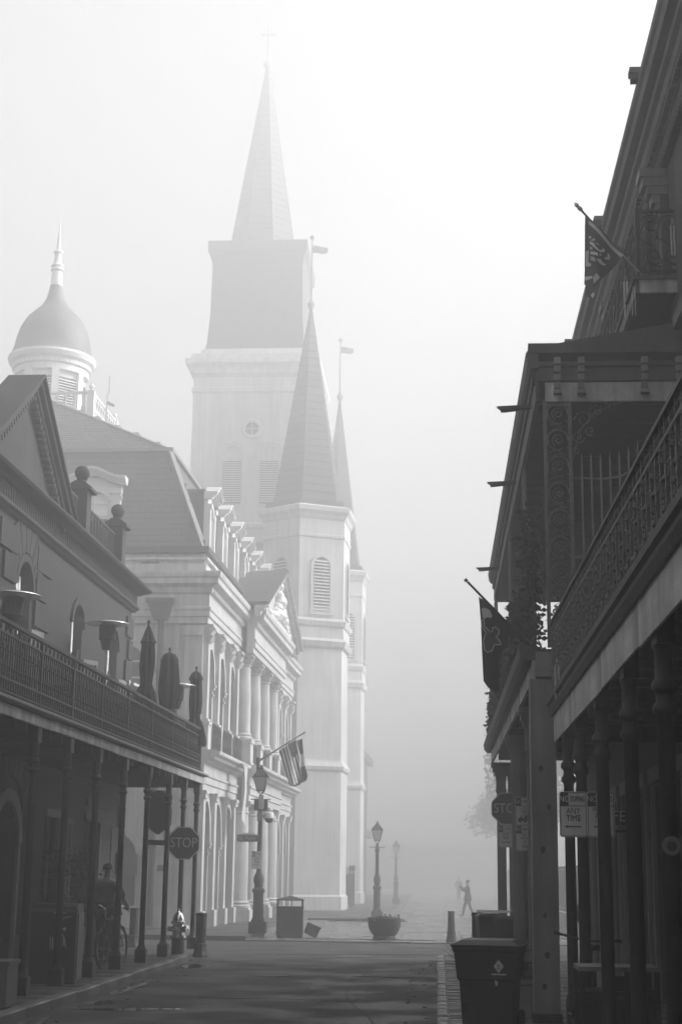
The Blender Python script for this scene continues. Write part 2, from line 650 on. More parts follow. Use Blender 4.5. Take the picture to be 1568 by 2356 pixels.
for k in range(46):
    x, y = (rl.uniform(-4.9, -4.3) if k % 2 else rl.uniform(-.5, -.05)), rl.uniform(17, 32)
    a = rl.uniform(0, 6.28)
    ll.hexa([(x, y, .0), (x + .05 * math.cos(a), y + .05 * math.sin(a), .0), (x + .05 * math.cos(a) - .03 * math.sin(a), y + .05 * math.sin(a) + .03 * math.cos(a), .0), (x - .03 * math.sin(a), y + .03 * math.cos(a), 0),
             (x, y, .01), (x + .05 * math.cos(a), y + .05 * math.sin(a), .016), (x + .05 * math.cos(a) - .03 * math.sin(a), y + .05 * math.sin(a) + .03 * math.cos(a), .012), (x - .03 * math.sin(a), y + .03 * math.cos(a), .01)])
o = ll.build('gutter_litter', 'leaf_dry')
o['kind'] = 'stuff'
# puddles
def puddle(cx, cy, rx, ry, n=18):
    p = []
    for i in range(n):
        t = 2 * math.pi * i / n
        k = random.uniform(.7, 1.15)
        p.append((cx + rx * k * math.cos(t), cy + ry * k * math.sin(t)))
    return p
pw = MB()
for cx, cy, rx, ry in ((-4.55, 21.4, .3, .35), (-4.2, 20.4, .5, .18), (-3.7, 20.6, .4, .14), (-4.75, 18.4, .15, 1.0), (-4.6, 29.8, .3, .7), (-4.7, 24, .12, 1.6)):
    pw.prism_z(puddle(cx, cy, rx, ry), 0.0, 0.004)
structure(pw.build('puddles', 'water'))
# ------------------------------------------------------------------ dark corner building with iron gallery (left)
LROT = -0.015
LB = thing('gallery_house', 'dark plastered corner building with a pediment and iron gallery over the left pavement', 'building',
           (-7.0, 34.3, 0), LROT)
def lw(x, y, z=0):
    """local point of the left building in world coordinates"""
    c, s = math.cos(LROT), math.sin(LROT)
    return (-7.0 + c * x - s * y, 34.3 + s * x + c * y, z)

GF = [(-21.5, 1.1, .13, 2.4, .5), (-17.6, .9, .13, 2.7, 0), (-15.2, .8, 1.0, 2.7, 0), (-12.4, .9, .13, 2.7, 0), (-8.95, 1.35, .13, 2.2, .66),
      (-6.1, .8, .9, 2.7, 0), (-2.85, .85, .13, 2.72, 0)]
UF = [(-21.3, .85, 3.85, 6.5, .42), (-17.3, .85, 3.85, 6.5, .42), (-13.0, .85, 3.85, 6.5, .42), (-8.75, .9, 3.85, 6.5, .46), (-4.95, .85, 3.85, 6.45, .42),
      (-1.75, .85, 3.85, 6.45, .42)]
w = MB()
wall_strip(w, -.45, 0, -26, 0, 0, 3.75, GF)
wall_strip(w, -.449, 0, -26, 0, 3.75, 8.0, UF)
w.box(-9, -.45, -.45, 0, 0, 8.0)
w.box(-9, -8.6, -84, -.45, 0, 8.0)
w.box(-8.6, 0, -84, -26.05, 0, 11.0)  # unseen taller row beside and behind the camera, added to shade the street
w.box(-8.6, -.46, -25.9, -.46, 7.7, 7.9)
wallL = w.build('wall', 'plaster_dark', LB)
base = MB()
yy = -26
for c, ww, zb, zs, r_ in sorted(GF):
    if zb < .5:
        base.box(0, .05, yy, c - ww / 2 - .02, 0, .62)
        yy = c + ww / 2 + .02
base.box(0, .05, yy, 0.05, 0, .62)
base.box(-9, .05, 0, .05, 0, .62)
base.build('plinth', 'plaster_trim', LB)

def french_door(c, w, zb, zs, rise, curt=True):
    f = MB()
    t = .06
    f.box(-.3, -.22, c - w / 2, c - w / 2 + t, zb, zs)
    f.box(-.3, -.22, c + w / 2 - t, c + w / 2, zb, zs)
    f.box(-.295, -.215, c - .03, c + .03, zb, zs + rise * .9)
    f.box(-.3, -.22, c - w / 2 + t, c + w / 2 - t, zs - .05, zs + .02)
    for k in range(1, 5):
        z = zb + (zs - zb) * k / 5
        f.box(-.285, -.235, c - w / 2 + t, c + w / 2 - t, z - .012, z + .012)
    if rise:
        arch_band(f, -.3, -.22, c, w - 2 * t, zs, rise - t, t, 8)
    fr = f.build('french_door', 'paint_grey', LB)
    g_ = MB()
    g_.box(-.27, -.262, c - w / 2 + t, c + w / 2 - t, zb, zs)
    if rise:
        pts = [(c - (w / 2 - t) * math.cos(math.pi * i / 8), zs + (rise - t) * math.sin(math.pi * i / 8)) for i in range(9)]
        g_.prism_x(pts, -.27, -.262)
    g_.build('pane', 'glass', fr)
    if curt:
        k = MB()
        n = 9
        for i in range(n):
            y0 = c - w / 2 + .08 + (w - .16) * i / n
            x = -.17 + .014 * (i % 2)
            if i in (4,):
                continue
            k.box(x, x + .01, y0, y0 + (w - .16) / n, zb + 1.9, zs + rise * .55)
        k.build('curtain', 'curtain', fr)
    return fr

def louvre_shutter(parent, hx, hy, ang, wd, z0, z1, material, steps=True):
    """one leaf hung at (hx, hy), swung by ang from the wall plane (0 = flat along +y)"""
    n = max(4, int((z1 - z0) / .16))
    s = MB()
    s.box(-.02, .02, 0, .05, z0, z1)
    s.box(-.021, .021, wd - .05, wd, z0, z1)
    s.box(-.019, .019, .05, wd - .05, z0, z0 + .09)
    s.box(-.019, .019, .05, wd - .05, z1 - .09, z1)
    zm = (z0 + z1) / 2
    s.box(-.018, .018, .05, wd - .05, zm - .04, zm + .04)
    o = s.build('shutter', material, parent, loc=(hx, hy, 0), rot=(0, 0, ang))
    l = MB()
    k = z0 + .1
    while k < z1 - .12:
        if abs(k - zm) > .06:
            l.hexa([(-.016, .05, k), (-.006, .05, k), (-.006, wd - .05, k), (-.016, wd - .05, k),
                    (.004, .05, k + .05), (.014, .05, k + .05), (.014, wd - .05, k + .05), (.004, wd - .05, k + .05)])
        k += .065
    l.build('louvre_slats', material, o)
    return o

for i, (c, w_, zb, zs, r_) in enumerate(UF):
    fd = french_door(c, w_, zb, zs, r_)
    b_ = MB()
    arch_band(b_, 0.0, .05, c, w_ + .02, zs, r_, .13, 10)
    b_.build('arch_surround', 'plaster_trim', LB)
    # pair of half-height shutters thrown open
    louvre_shutter(LB, .04, c - w_ / 2 - .02, R(-168) if i != 4 else R(-150), w_ / 2, 3.88, 5.85, 'shutter')
    louvre_shutter(LB, .04, c + w_ / 2 + .02, R(-12) if i != 4 else R(-30), w_ / 2, 3.88, 5.85, 'shutter')
# ground floor: arched carriage door, shuttered window, doors
def panel_door(c, w, zb, zs, rise, material='dark_wood'):
    d = MB()
    d.box(-.34, -.28, c - w / 2, c - .01, zb, zs)
    d.box(-.34, -.28, c + .01, c + w / 2, zb, zs)
    if rise:
        pts = [(c - (w / 2) * math.cos(math.pi * i / 10), zs + .02 + rise * math.sin(math.pi * i / 10) * .98) for i in range(11)]
        d.prism_x(pts, -.34, -.29)
    o = d.build('door', material, LB)
    p = MB()
    for s in (-1, 1):
        y0, y1 = sorted((c + s * .07, c + s * (w / 2 - .07)))
        for a, b in ((zb + .12, zb + .8), (zb + .92, zb + 1.55), (zb + 1.66, zs - .1)):
            p.box(-.28, -.262, y0, y1, a, b)
    p.build('door_panel', material, o)
    k = MB().lathe([(.0, -.03), (.03, -.01), (.03, .01), (0, .03)], (-.25, c + .08, zb + 1.05), 8)
    k.build('handle', 'steel', o)
    return o
for (c, w_, zb, zs, r_) in GF:
    if zb < .5:
        panel_door(c, w_, zb, zs, r_)
        f = MB()
        f.box(-.02, .05, c - w_ / 2 - .1, c - w_ / 2, zb, zs)
        f.box(-.02, .05, c + w_ / 2, c + w_ / 2 + .1, zb, zs)
        if not r_:
            f.box(-.02, .06, c - w_ / 2 - .14, c + w_ / 2 + .14, zs, zs + .16)
        else:
            arch_band(f, -.02, .05, c, w_, zs, r_, .22, 12)
        f.build('door_frame', 'shutter', LB)
    else:
        french_door(c, w_, zb, zs, 0, False)
        f = MB().box(0, .09, c - w_ / 2 - .08, c + w_ / 2 + .08, zb - .09, zb)
        f.box(0, .07, c - w_ / 2 - .1, c + w_ / 2 + .1, zs, zs + .14)
        f.build('window_frame', 'shutter', LB)
        for s, a in ((-1, R(-160)), (1, R(-20))):
            louvre_shutter(LB, .05, c + s * (w_ / 2 + .02), a, w_ / 2 + .02, zb, zs, 'shutter')
# a second leaf by the far door
louvre_shutter(LB, .05, -2.85 + .45, R(-25), .44, .2, 2.7, 'shutter')
louvre_shutter(LB, .05, -2.85 - .45, R(-155), .44, .2, 2.7, 'shutter_dark')

# rustication: raised blocks round the bay under the pediment, quoins on the corner
bw = MB().box(0, .06, -.5, .5, 0, .45)
bmesh_block = bw.mesh('stone_block', 'plaster_dark')
for r_ in range(7):
    z = 3.95 + r_ * .5
    ln = 1.0 if r_ % 2 == 0 else .72
    for s, edge in ((-1, -8.75 - .62), (1, -8.75 + .62)):
        cc = edge + s * ln / 2
        put(bmesh_block, 'stone_block', LB, (0.0, cc, z), (0, 0, 0), None, (1, ln, 1))
    z2 = 3.92 + r_ * .5
    l2 = .62 if r_ % 2 == 0 else .4
    put(bmesh_block, 'stone_block', LB, (0.0, -l2 / 2, z2), (0, 0, 0), None, (1, l2, 1))
for r_ in range(6):
    l2 = .6 if r_ % 2 == 0 else .38
    put(bmesh_block, 'stone_block', LB, (0.0, -l2 / 2, .68 + r_ * .5), (0, 0, 0), None, (1, l2, 1))
for s, edge in ((-1, -8.95 - 1.02), (1, -8.95 + 1.02)):
    for r_ in range(4):
        put(bmesh_block, 'stone_block', LB, (0.0, edge + s * .45, .68 + r_ * .5), (0, 0, 0), None, (1, .9, 1))
# fan of voussoirs over both arches of that bay
for (c, zc, r0, r1, n) in ((-8.75, 6.5, .62, 1.25, 7), (-8.95, 2.35, .95, 1.42, 9)):
    for k in range(n):
        a = math.pi * (.18 + .64 * k / (n - 1))
        hw = .64 * math.pi / (n - 1) / 2 * .9
        top = r1 if abs(k - (n - 1) / 2) > .6 else r1 + .12
        v = MB()
        P = [(c - r0 * math.cos(a - hw), zc + r0 * math.sin(a - hw)), (c - r0 * math.cos(a + hw), zc + r0 * math.sin(a + hw)),
             (c - top * math.cos(a + hw), zc + top * math.sin(a + hw)), (c - top * math.cos(a - hw), zc + top * math.sin(a - hw))]
        v.prism_x(P, 0, .045)
        v.build('voussoir', 'plaster_dark', LB)

# entablature: moulding, fluted frieze, cornice
e = MB()
e.prism_y([(-.02, 7.56), (.06, 7.56), (.09, 7.6), (.15, 7.63), (.15, 7.69), (-.02, 7.69)], -26, .12)
e.prism_y([(-.02, 7.69), (.075, 7.69), (.075, 8.0), (-.02, 8.0)], -26, .07)
e.prism_y([(-.02, 8.0), (.12, 8.0), (.2, 8.03), (.34, 8.05), (.38, 8.09), (.38, 8.13), (-.3, 8.16), (-.3, 8.0)], -26, .38)
cornL = e.build('cornice', 'plaster_trim', LB)
fm = MB().box(.075, .1, -.035, .035, 7.72, 7.98).mesh('flute', 'plaster_trim')
for k in range(125):
    put(fm, 'flute', cornL, (0, .03 - .138 * k, 0))
# pediment
pc, ph, pz0, pz1 = -9.4, 2.62, 8.14, 10.12
p = MB()
p.prism_x([(pc - ph, pz0), (pc + ph, pz0), (pc, pz1 - .06)], -.3, .06)
ped = p.build('pediment', 'plaster_dark', LB)
rk = MB()
for s in (-1, 1):
    a, b = Vector((0, pc + s * (ph + .1), pz0)), Vector((0, pc - s * .02, pz1))
    n = Vector((0, -(b - a).z, (b - a).y)).normalized()
    if n.z < 0:
        n = -n
    for x1, t0, t1 in ((.22, -.2, -.1), (.3, -.1, .0), (.36, 0, .05)):
        o0, o1 = n * t0, n * t1
        rk.hexa([tuple(a + o0 + Vector((-.3, 0, 0))), tuple(a + o0 + Vector((x1, 0, 0))), tuple(b + o0 + Vector((x1, 0, 0))), tuple(b + o0 + Vector((-.3, 0, 0))),
                 tuple(a + o1 + Vector((-.3, 0, 0))), tuple(a + o1 + Vector((x1, 0, 0))), tuple(b + o1 + Vector((x1, 0, 0))), tuple(b + o1 + Vector((-.3, 0, 0)))])
rk.build('raking_cornice', 'plaster_trim', ped)
dm = MB().box(.06, .19, -.045, .045, -.12, 0).mesh('dentil', 'plaster_trim')
for s in (-1, 1):
    L_ = math.hypot(ph, pz1 - pz0)
    ang = math.atan2(pz1 - pz0, ph)
    n = 22
    for k in range(1, n):
        t = k / n
        y_, z_ = pc + s * ph * (1 - t), pz0 + (pz1 - pz0) * t - .24
        put(dm, 'dentil', ped, (0, y_, z_), (-s * ang, 0, 0))
# ball finials on pedestals and the iron roof rail between them
for yc in (-5.35, -2.1):
    q = MB()
    q.box(-.16, .26, yc - .21, yc + .21, 8.13, 8.22)
    q.box(-.12, .22, yc - .17, yc + .17, 8.22, 9.06)
    q.prism_y([(-.21, 9.06), (.31, 9.06), (.31, 9.12), (.12, 9.25), (-.02, 9.25), (-.21, 9.12)], yc - .26, yc + .26)
    pd = q.build('pedestal', 'plaster_trim', LB)
    MB().lathe([(.13, 9.23), (.08, 9.3), (.11, 9.33), (.05, 9.335)], (.05, yc, 0), 16).build('neck', 'plaster_trim', pd)
    ball = [(max(.001, .15 * math.sin(math.pi * i / 12)), 9.46 - .15 * math.cos(math.pi * i / 12)) for i in range(13)]
    MB().lathe(ball, (.05, yc, 0), 20).build('ball', 'plaster_trim', pd, smooth=True)
rail = MB()
for ya, yb in ((-7.3, -5.6), (-5.1, -2.35)):
    rail.box(.03, .07, ya, yb, 8.86, 8.9)
    rail.box(.035, .065, ya, yb, 8.2, 8.23)
roof_rail = rail.build('roof_rail', 'iron', LB)
bm_ = MB().box(.04, .06, -.008, .008, 8.22, 8.87).mesh('baluster', 'iron')
bx_ = MB().bar((.05, -.05, 8.24), (.05, .05, 8.86), .012).mesh('baluster', 'iron')
for ya, yb in ((-7.3, -5.6), (-5.1, -2.35)):
    k = ya + .05
    i = 0
    while k < yb:
        put(bm_ if i % 3 else bx_, 'baluster', roof_rail, (0, k, 0))
        k += .085
        i += 1

# gallery: deck, boarded fascia, railing, posts
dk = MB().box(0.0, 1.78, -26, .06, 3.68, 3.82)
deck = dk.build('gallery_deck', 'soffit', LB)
jm = MB().box(.02, 1.7, -.04, .04, 3.56, 3.68).mesh('joist', 'soffit')
for k in range(40):
    put(jm, 'joist', deck, (0, -.3 - .62 * k, 0))
fm_ = MB()
fm_.box(1.78, 1.82, -.5, .5, 3.655, 3.79)
fm_ = fm_.mesh('fascia_board', 'valance')
y = .06
while y > -25:
    l = random.uniform(1.4, 2.3)
    put(fm_, 'fascia_board', deck, (0, y - l / 2, random.uniform(-.006, .006)), (0, 0, 0), None, (1, l - .012, 1))
    y -= l
led = MB()
led.prism_y([(1.6, 3.82), (1.87, 3.82), (1.9, 3.84), (1.9, 3.875), (1.6, 3.885)], -26, .1)
led.build('ledge', 'paint_grey', deck)
RX = 1.72
rg = MB()
for z0, z1, hw in ((4.83, 4.88, .03), (4.69, 4.715, .016), (4.12, 4.145, .016), (3.96, 3.985, .016)):
    rg.box(RX - hw, RX + hw, -26, .03, z0, z1)
    rg.box(.02, RX - hw, .0 - hw, .0 + hw, z0 + .002, z1 - .002)
gr = rg.build('gallery_railing', 'iron', LB)
bl_ = MB()
bl_.box(-.009, .009, -.009, .009, 3.9, 4.7)
for zc in (4.28, 4.5):
    bl_.lathe([(.001, -.035), (.02, 0), (.001, .035)], (0, 0, zc), 6)
bl_ = bl_.mesh('baluster', 'iron')
ov = MB()
for i in range(8):
    a, b = 2 * math.pi * i / 8, 2 * math.pi * (i + 1) / 8
    ov.bar((0, .03 * math.cos(a), 4.772 + .05 * math.sin(a)), (0, .03 * math.cos(b), 4.772 + .05 * math.sin(b)), .016)
ov = ov.mesh('oval', 'iron')
sc = MB()
sc.tube(spiral((0, -.035, 4.05), .008, .05, 0, 1.4, 9), .008, 4)
sc.tube(spiral((0, .04, 4.2), .008, .04, 2, 1.3, 9), .008, 4)
sc.tube([(0, -.06, 4.15), (0, 0, 4.3), (0, .06, 4.15)], .008, 4)
sc = sc.mesh('scroll', 'iron')
sc2_ = MB()
sc2_.tube(spiral((0, -.02, 4.42), .008, .035, 1, 1.3, 8), .008, 4)
sc2_.tube(spiral((0, .02, 4.56), .008, .04, 4, 1.3, 8), .008, 4)
sc2_.tube([(0, -.05, 4.3), (0, .0, 4.42), (0, .05, 4.62)], .007, 4)
sc2_.tube(spiral((0, .0, 4.02), .008, .045, 2, 1.3, 8), .008, 4)
sc2_ = sc2_.mesh('scroll', 'iron')
k = 0
y = -.06
while y > -17.2:
    put(bl_, 'baluster', gr, (RX, y, 0))
    put(sc2_, 'scroll', gr, (RX, y - .054, 0)) if k % 2 else None
    if k % 2 == 0:
        put(ov, 'oval', gr, (RX, y - .05, 0))
        put(sc, 'scroll', gr, (RX, y - .05, 0))
    y -= .108
    k += 1
for k in range(14):
    put(bl_, 'baluster', gr, (.1 + .12 * k, 0.0, 0))
st = MB().box(-.022, .022, -.022, .022, 3.84, 4.86).mesh('rail_post', 'iron')
POSTS = [-.25, -1.9, -3.6, -5.7, -7.8, -9.8, -11.7, -13.5, -15.6, -17.7, -19.8]
pm = MB().lathe([(.055, .42), (.05, 3.0), (.05, 3.06)], (0, 0, 0), 12).mesh('shaft', 'iron', True)
pb = MB()
pb.box(-.1, .1, -.1, .1, .12, .36)
pb.lathe([(.1, .36), (.075, .4), (.06, .44)], (0, 0, 0), 8, math.pi / 8)
pb = pb.mesh('post_base', 'iron')
pcap = MB()
pcap.lathe([(.05, 3.04), (.075, 3.06), (.075, 3.09), (.055, 3.11), (.055, 3.16), (.08, 3.19), (.08, 3.22), (.06, 3.25), (.06, 3.4), (.07, 3.46)], (0, 0, 0), 12)
pcap.box(-.065, .065, -.1, .1, 3.45, 3.66)
pcap = pcap.mesh('capital', 'iron')
for y in POSTS:
    po = put(pm, 'gallery_post', LB, (1.7, y, 0))
    put(pb, 'post_base', po)
    put(pcap, 'capital', po)
    put(st, 'rail_post', gr, (RX, y, 0))

# --- things on and under the gallery
def place(o, x, y, z=0):
    o.location = lw(x, y, z)
    return o

def heater(label, x, y, zt, rot=0):
    h = thing('patio_heater', label, 'patio heater', lw(x, y, 3.83), rot, 'patio heaters on the gallery')
    H = zt - 3.83
    MB().lathe([(.001, H), (.1, H - .01), (.25, H - .045), (.42, H - .085), (.425, H - .095), (.41, H - .1), (.2, H - .07), (.001, H - .06)], n=28).build('heat_reflector', 'steel', h, smooth=True)
    MB().lathe([(.13, H - .42), (.16, H - .4), (.165, H - .12), (.12, H - .09)], n=16).build('burner', 'iron', h)
    MB().lathe([(.07, H - .6), (.09, H - .58), (.13, H - .42)], n=12).build('gas_head', 'iron', h)
    MB().lathe([(.03, .75), (.03, H - .6)], n=10).build('pole', 'steel', h)
    MB().lathe([(.22, 0), (.23, .04), (.2, .72), (.05, .78)], n=16).build('tank_housing', 'iron_grey', h)
heater('stainless mushroom patio heater standing alone on the gallery, halfway to the closed umbrellas', .72, -5.4, 6.5)
heater('patio heater at the photo edge on the near end of the left gallery', .72, -11.7, 5.92)
heater('short patio heater half hidden between the closed umbrellas', 1.25, -.75, 5.86)

def umbrella(label, x, y, top, rk, waist, seed, spread_=1.0):
    u = thing('closed_umbrella', label, 'umbrella', lw(x, y, 3.83), 0, 'closed umbrellas at the gallery corner')
    T = top - 3.83
    rnd = random.Random(seed)
    MB().lathe([(.022, 0.02), (.022, T - .1)], n=8).build('pole', 'iron_grey', u)
    MB().lathe([(.001, T), (.03, T - .03), (.035, T - .06), (.012, T - .09), (.03, T - .12)], n=10).build('finial', 'iron', u)
    MB().lathe([(.28, 0), (.28, .05), (.06, .09), (.05, .3), (.03, .3)], n=16).build('base', 'iron_grey', u)
    prof = rk(T)
    n = 32
    m = MB()
    offs = [rnd.uniform(-.15, .15) for _ in range(8)]
    for i, (r, z) in enumerate(prof):
        for k in range(n):
            a = 2 * math.pi * k / n
            f = 1 + .16 * math.cos(8 * a + offs[k * 8 // n] + i * .05) * min(1, r / .1) + .05 * math.sin(3 * a + z * 3 + seed)
            zz = z - (.07 * abs(math.sin(4 * a + seed)) if i >= len(prof) - 2 else 0)
            m.v.append((.86 * r * f * math.cos(a), .86 * r * f * math.sin(a), zz))
    for i in range(len(prof) - 1):
        for k in range(n):
            k2 = (k + 1) % n
            m.f.append((i * n + k, i * n + k2, (i + 1) * n + k2, (i + 1) * n + k))
    m.build('canopy', 'fabric_dark', u, smooth=True)
    MB().lathe([(waist[0], waist[1] - .02), (waist[0] + .01, waist[1]), (waist[0], waist[1] + .02)], n=16).build('tie_strap', 'fabric_dark', u)
umbrella('tallest closed umbrella with pointed hood, nearest of three along the gallery rail', 1.35, -4.55, 6.64,
         lambda T: [(.02, T - .12), (.07, T - .22), (.12, T - .38), (.17, T - .47), (.13, T - .5), (.15, T - .7), (.16, T - .95), (.13, T - 1.2), (.12, T - 1.3),
                    (.2, T - 1.45), (.26, T - 1.7), (.28, T - 1.8)], (.135, 5.28 - 3.83), 1)
umbrella('stout closed umbrella bundled like a sack, middle one of three on the gallery', 1.38, -2.4, 6.4,
         lambda T: [(.02, T - .12), (.13, T - .16), (.2, T - .28), (.19, T - .33), (.21, T - .5), (.235, T - .75), (.22, T - 1.0), (.17, T - 1.25),
                    (.15, T - 1.35), (.2, T - 1.6), (.24, T - 1.85), (.16, T - 2.0)], (.175, 5.05 - 3.83), 2)
umbrella('slim closed dark umbrella at the very corner of the gallery', 1.6, -.3, 6.28,
         lambda T: [(.02, T - .12), (.1, T - .16), (.17, T - .3), (.13, T - .35), (.14, T - .55), (.155, T - .8), (.14, T - 1.05), (.11, T - 1.15),
                    (.2, T - 1.35), (.28, T - 1.6), (.3, T - 1.75)], (.125, 5.15 - 3.83), 3)

def bistro_chair(label, x, y, rz):
    c = thing('bistro_chair', label, 'chair', lw(x, y, 3.83), rz, 'chairs on the gallery')
    MB().lathe([(.19, .43), (.2, .45), (.19, .47)], n=14).build('seat', 'iron', c)
    lm = MB().tube([(.15, .15, .43), (.19, .19, 0)], .012, 6).mesh('leg', 'iron')
    for k in range(4):
        put(lm, 'leg', c, (0, 0, 0), (0, 0, k * math.pi / 2))
    b = MB().tube([(-.17, -.17, .43), (-.2, -.17, .8), (-.21, -.09, .9), (-.21, .09, .9), (-.2, .17, .8), (-.17, .17, .43)], .012, 6)
    for yy in (-.08, 0, .08):
        b.tube([(-.185, yy, .45), (-.21, yy, .88)], .007, 5)
    b.build('backrest', 'iron', c)
def bistro_table(label, x, y):
    c = thing('bistro_table', label, 'table', lw(x, y, 3.83), 0, 'tables on the gallery')
    MB().lathe([(.3, .7), (.31, .715), (.3, .73)], n=20).build('tabletop', 'iron_grey', c)
    MB().lathe([(.03, .05), (.025, .7)], n=8).build('pedestal', 'iron', c)
    MB().lathe([(.22, 0), (.2, .03), (.04, .06)], n=14).build('foot', 'iron', c)
bistro_table('round bistro table behind the railing below the nearest heater', 1.2, -10.6)
bistro_table('round bistro table behind the railing beside the shuttered door', 1.1, -7.0)
bistro_chair('iron bistro chair nearest the photo edge on the gallery', 1.15, -11.6, R(90))
bistro_chair('iron bistro chair between the two railing tables, facing away', 1.2, -9.8, R(-90))
bistro_chair('iron bistro chair at the table beside the shuttered door', 1.1, -6.2, R(-80))

cam_ = thing('security_camera', 'small white security camera on the corner of the dark gallery building', 'camera', lw(.06, -.25, 5.9))
MB().box(-.06, .02, -.05, .05, -.06, .06).build('wall_plate', 'paint_white', cam_)
MB().tube([(0, 0, 0), (.16, .02, -.02)], .015, 6).build('arm', 'paint_white', cam_)
MB().bar((.1, -.1, -.04), (.22, .2, -.07), .07, .06).build('camera_body', 'paint_white', cam_)

# two little fascia boards over the far door and the hanging sign at the corner
def ogee_board(label, z, y, w_):
    b = thing('sign_board', label, 'sign', lw(.04, y, z), LROT, 'wooden sign boards over the far door')
    pts = []
    for i in range(9):
        t = math.pi * i / 8
        pts.append((w_ / 2 - .05 + .06 * math.sin(t), -.1 + .2 * i / 8))
    for i in range(9):
        t = math.pi * i / 8
        pts.append((-w_ / 2 + .05 - .06 * math.sin(t), .1 - .2 * i / 8))
    MB().prism(pts, lambda p: (.03, p[0], p[1]), lambda p: (.08, p[0], p[1])).build('board', 'dark_wood', b)
    q = MB().box(-.04, .03, -w_ * .3, -w_ * .3 + .03, -.05, .05).box(-.04, .03, w_ * .3 - .03, w_ * .3, -.05, .05)
    q.build('bracket', 'iron', b)
ogee_board('upper of two dark carved sign boards fixed over the far door under the gallery', 3.1, -2.85, 1.9)
ogee_board('lower of two dark carved sign boards fixed over the far door under the gallery', 2.82, -2.85, 2.05)
hs = thing('hanging_sign', 'dark shield shaped hanging sign with a crested top below the gallery corner', 'sign', lw(1.15, -1.75, 3.0))
s_ = MB()
outline = [(-.26, .36), (-.2, .4), (-.12, .37), (-.05, .42), (.05, .42), (.12, .37), (.2, .4), (.26, .36), (.28, .25), (.25, .15), (.28, 0), (.27, -.3), (.17, -.38), (.06, -.47), (0, -.5),
           (-.06, -.47), (-.17, -.38), (-.27, -.3), (-.28, 0), (-.25, .15), (-.28, .25)]
s_.prism_y(outline, -.03, .03)
s_.build('board', 'dark_wood', hs)
cr = MB()
for k in range(9):
    cr.lathe([(.03, 0), (.001, .06)], (-.2 + .05 * k, 0, .38), 6)
cr.build('cresting', 'iron', hs)
MB().tube([(-.2, 0, .38), (-.2, 0, .66)], .008, 5).tube([(.2, 0, .38), (.2, 0, .66)], .008, 5).build('hanger', 'iron', hs)
br = thing('small_hanging_board', 'narrow dark board on chains below the shield sign', 'sign', lw(1.15, -1.75, 2.33))
MB().box(-.3, .2, -.02, .02, -.05, .06).build('board', 'dark_wood', br)
MB().tube([(-.22, 0, .06), (-.22, 0, .22)], .006, 5).tube([(.12, 0, .06), (.12, 0, .22)], .006, 5).build('chain', 'iron', br)

# climbing plants in pots against the wall
def leaf_mesh(material, w=.05, l=.09):
    m = MB()
    m.v = [(0, 0, 0), (w / 2, 0, l * .45), (0, .01, l), (-w / 2, 0, l * .45)]
    m.f = [(0, 1, 2, 3)]
    return m
def leaves(n, fn, rnd, w=.05, l=.09):
    m = MB()
    for _ in range(n):
        p = fn(rnd)
        e_ = Euler((rnd.uniform(0, 6.3), rnd.uniform(0, 6.3), rnd.uniform(0, 6.3)))
        X = Matrix.Translation(p) @ e_.to_matrix().to_4x4()
        k = rnd.uniform(.6, 1.3)
        b = len(m.v)
        for q in ((0, 0, 0), (w / 2 * k, 0, l * .45 * k), (0, .012, l * k), (-w / 2 * k, 0, l * .45 * k)):
            m.v.append(tuple(X @ Vector(q)))
        m.f.append((b, b + 1, b + 2, b + 3))
    return m
def climber(label, x, y, h, seed, zb=.0):
    t = thing('potted_climber', label, 'plant', lw(x, y, .13), 0, 'climbing plants in pots by the wall')
    rnd = random.Random(seed)
    MB().lathe([(.14, 0), (.2, .5), (.22, .52), (.22, .58), (.17, .58), (.15, .45)], n=14).build('pot', 'terracotta', t)
    s = MB()
    for k in range(4):
        p = [(rnd.uniform(-.05, .05), rnd.uniform(-.08, .08), .45)]
        while p[-1][2] < h:
            q = p[-1]
            p.append((max(-.12, min(.12, q[0] + rnd.uniform(-.06, .06))), max(-.25, min(.25, q[1] + rnd.uniform(-.1, .1))), q[2] + .2))
        s.tube(p, .012, 5)
    s.build('stem', 'bark', t)
    def fn(r):
        z = r.uniform(.45, h)
        k = .16 + .12 * math.sin(z * 4 + seed)
        return Vector((r.gauss(0, .1), r.gauss(0, k), z))
    leaves(1300, fn, rnd).build('foliage', 'leaf', t)
climber('tall climbing plant in a pot left of the shuttered ground floor window', .3, -6.75, 1.95, 5)
climber('climbing plant in a pot right of the shuttered ground floor window', .3, -5.0, 1.9, 6)
pl = thing('square_planter', 'pale square timber planter with a small shrub by the far door', 'planter', lw(.35, -4.1, .13))
MB().box(-.2, .2, -.2, .2, 0.03, .72).box(-.22, .22, -.22, .22, .72, .77).build('box', 'shutter', pl)
MB().box(-.21, .21, -.21, .21, 0, .04).build('foot', 'dark_wood', pl)
leaves(500, lambda r: Vector((r.gauss(0, .12), r.gauss(0, .12), .8 + abs(r.gauss(0, .3)))), random.Random(4)).build('foliage', 'leaf', pl)
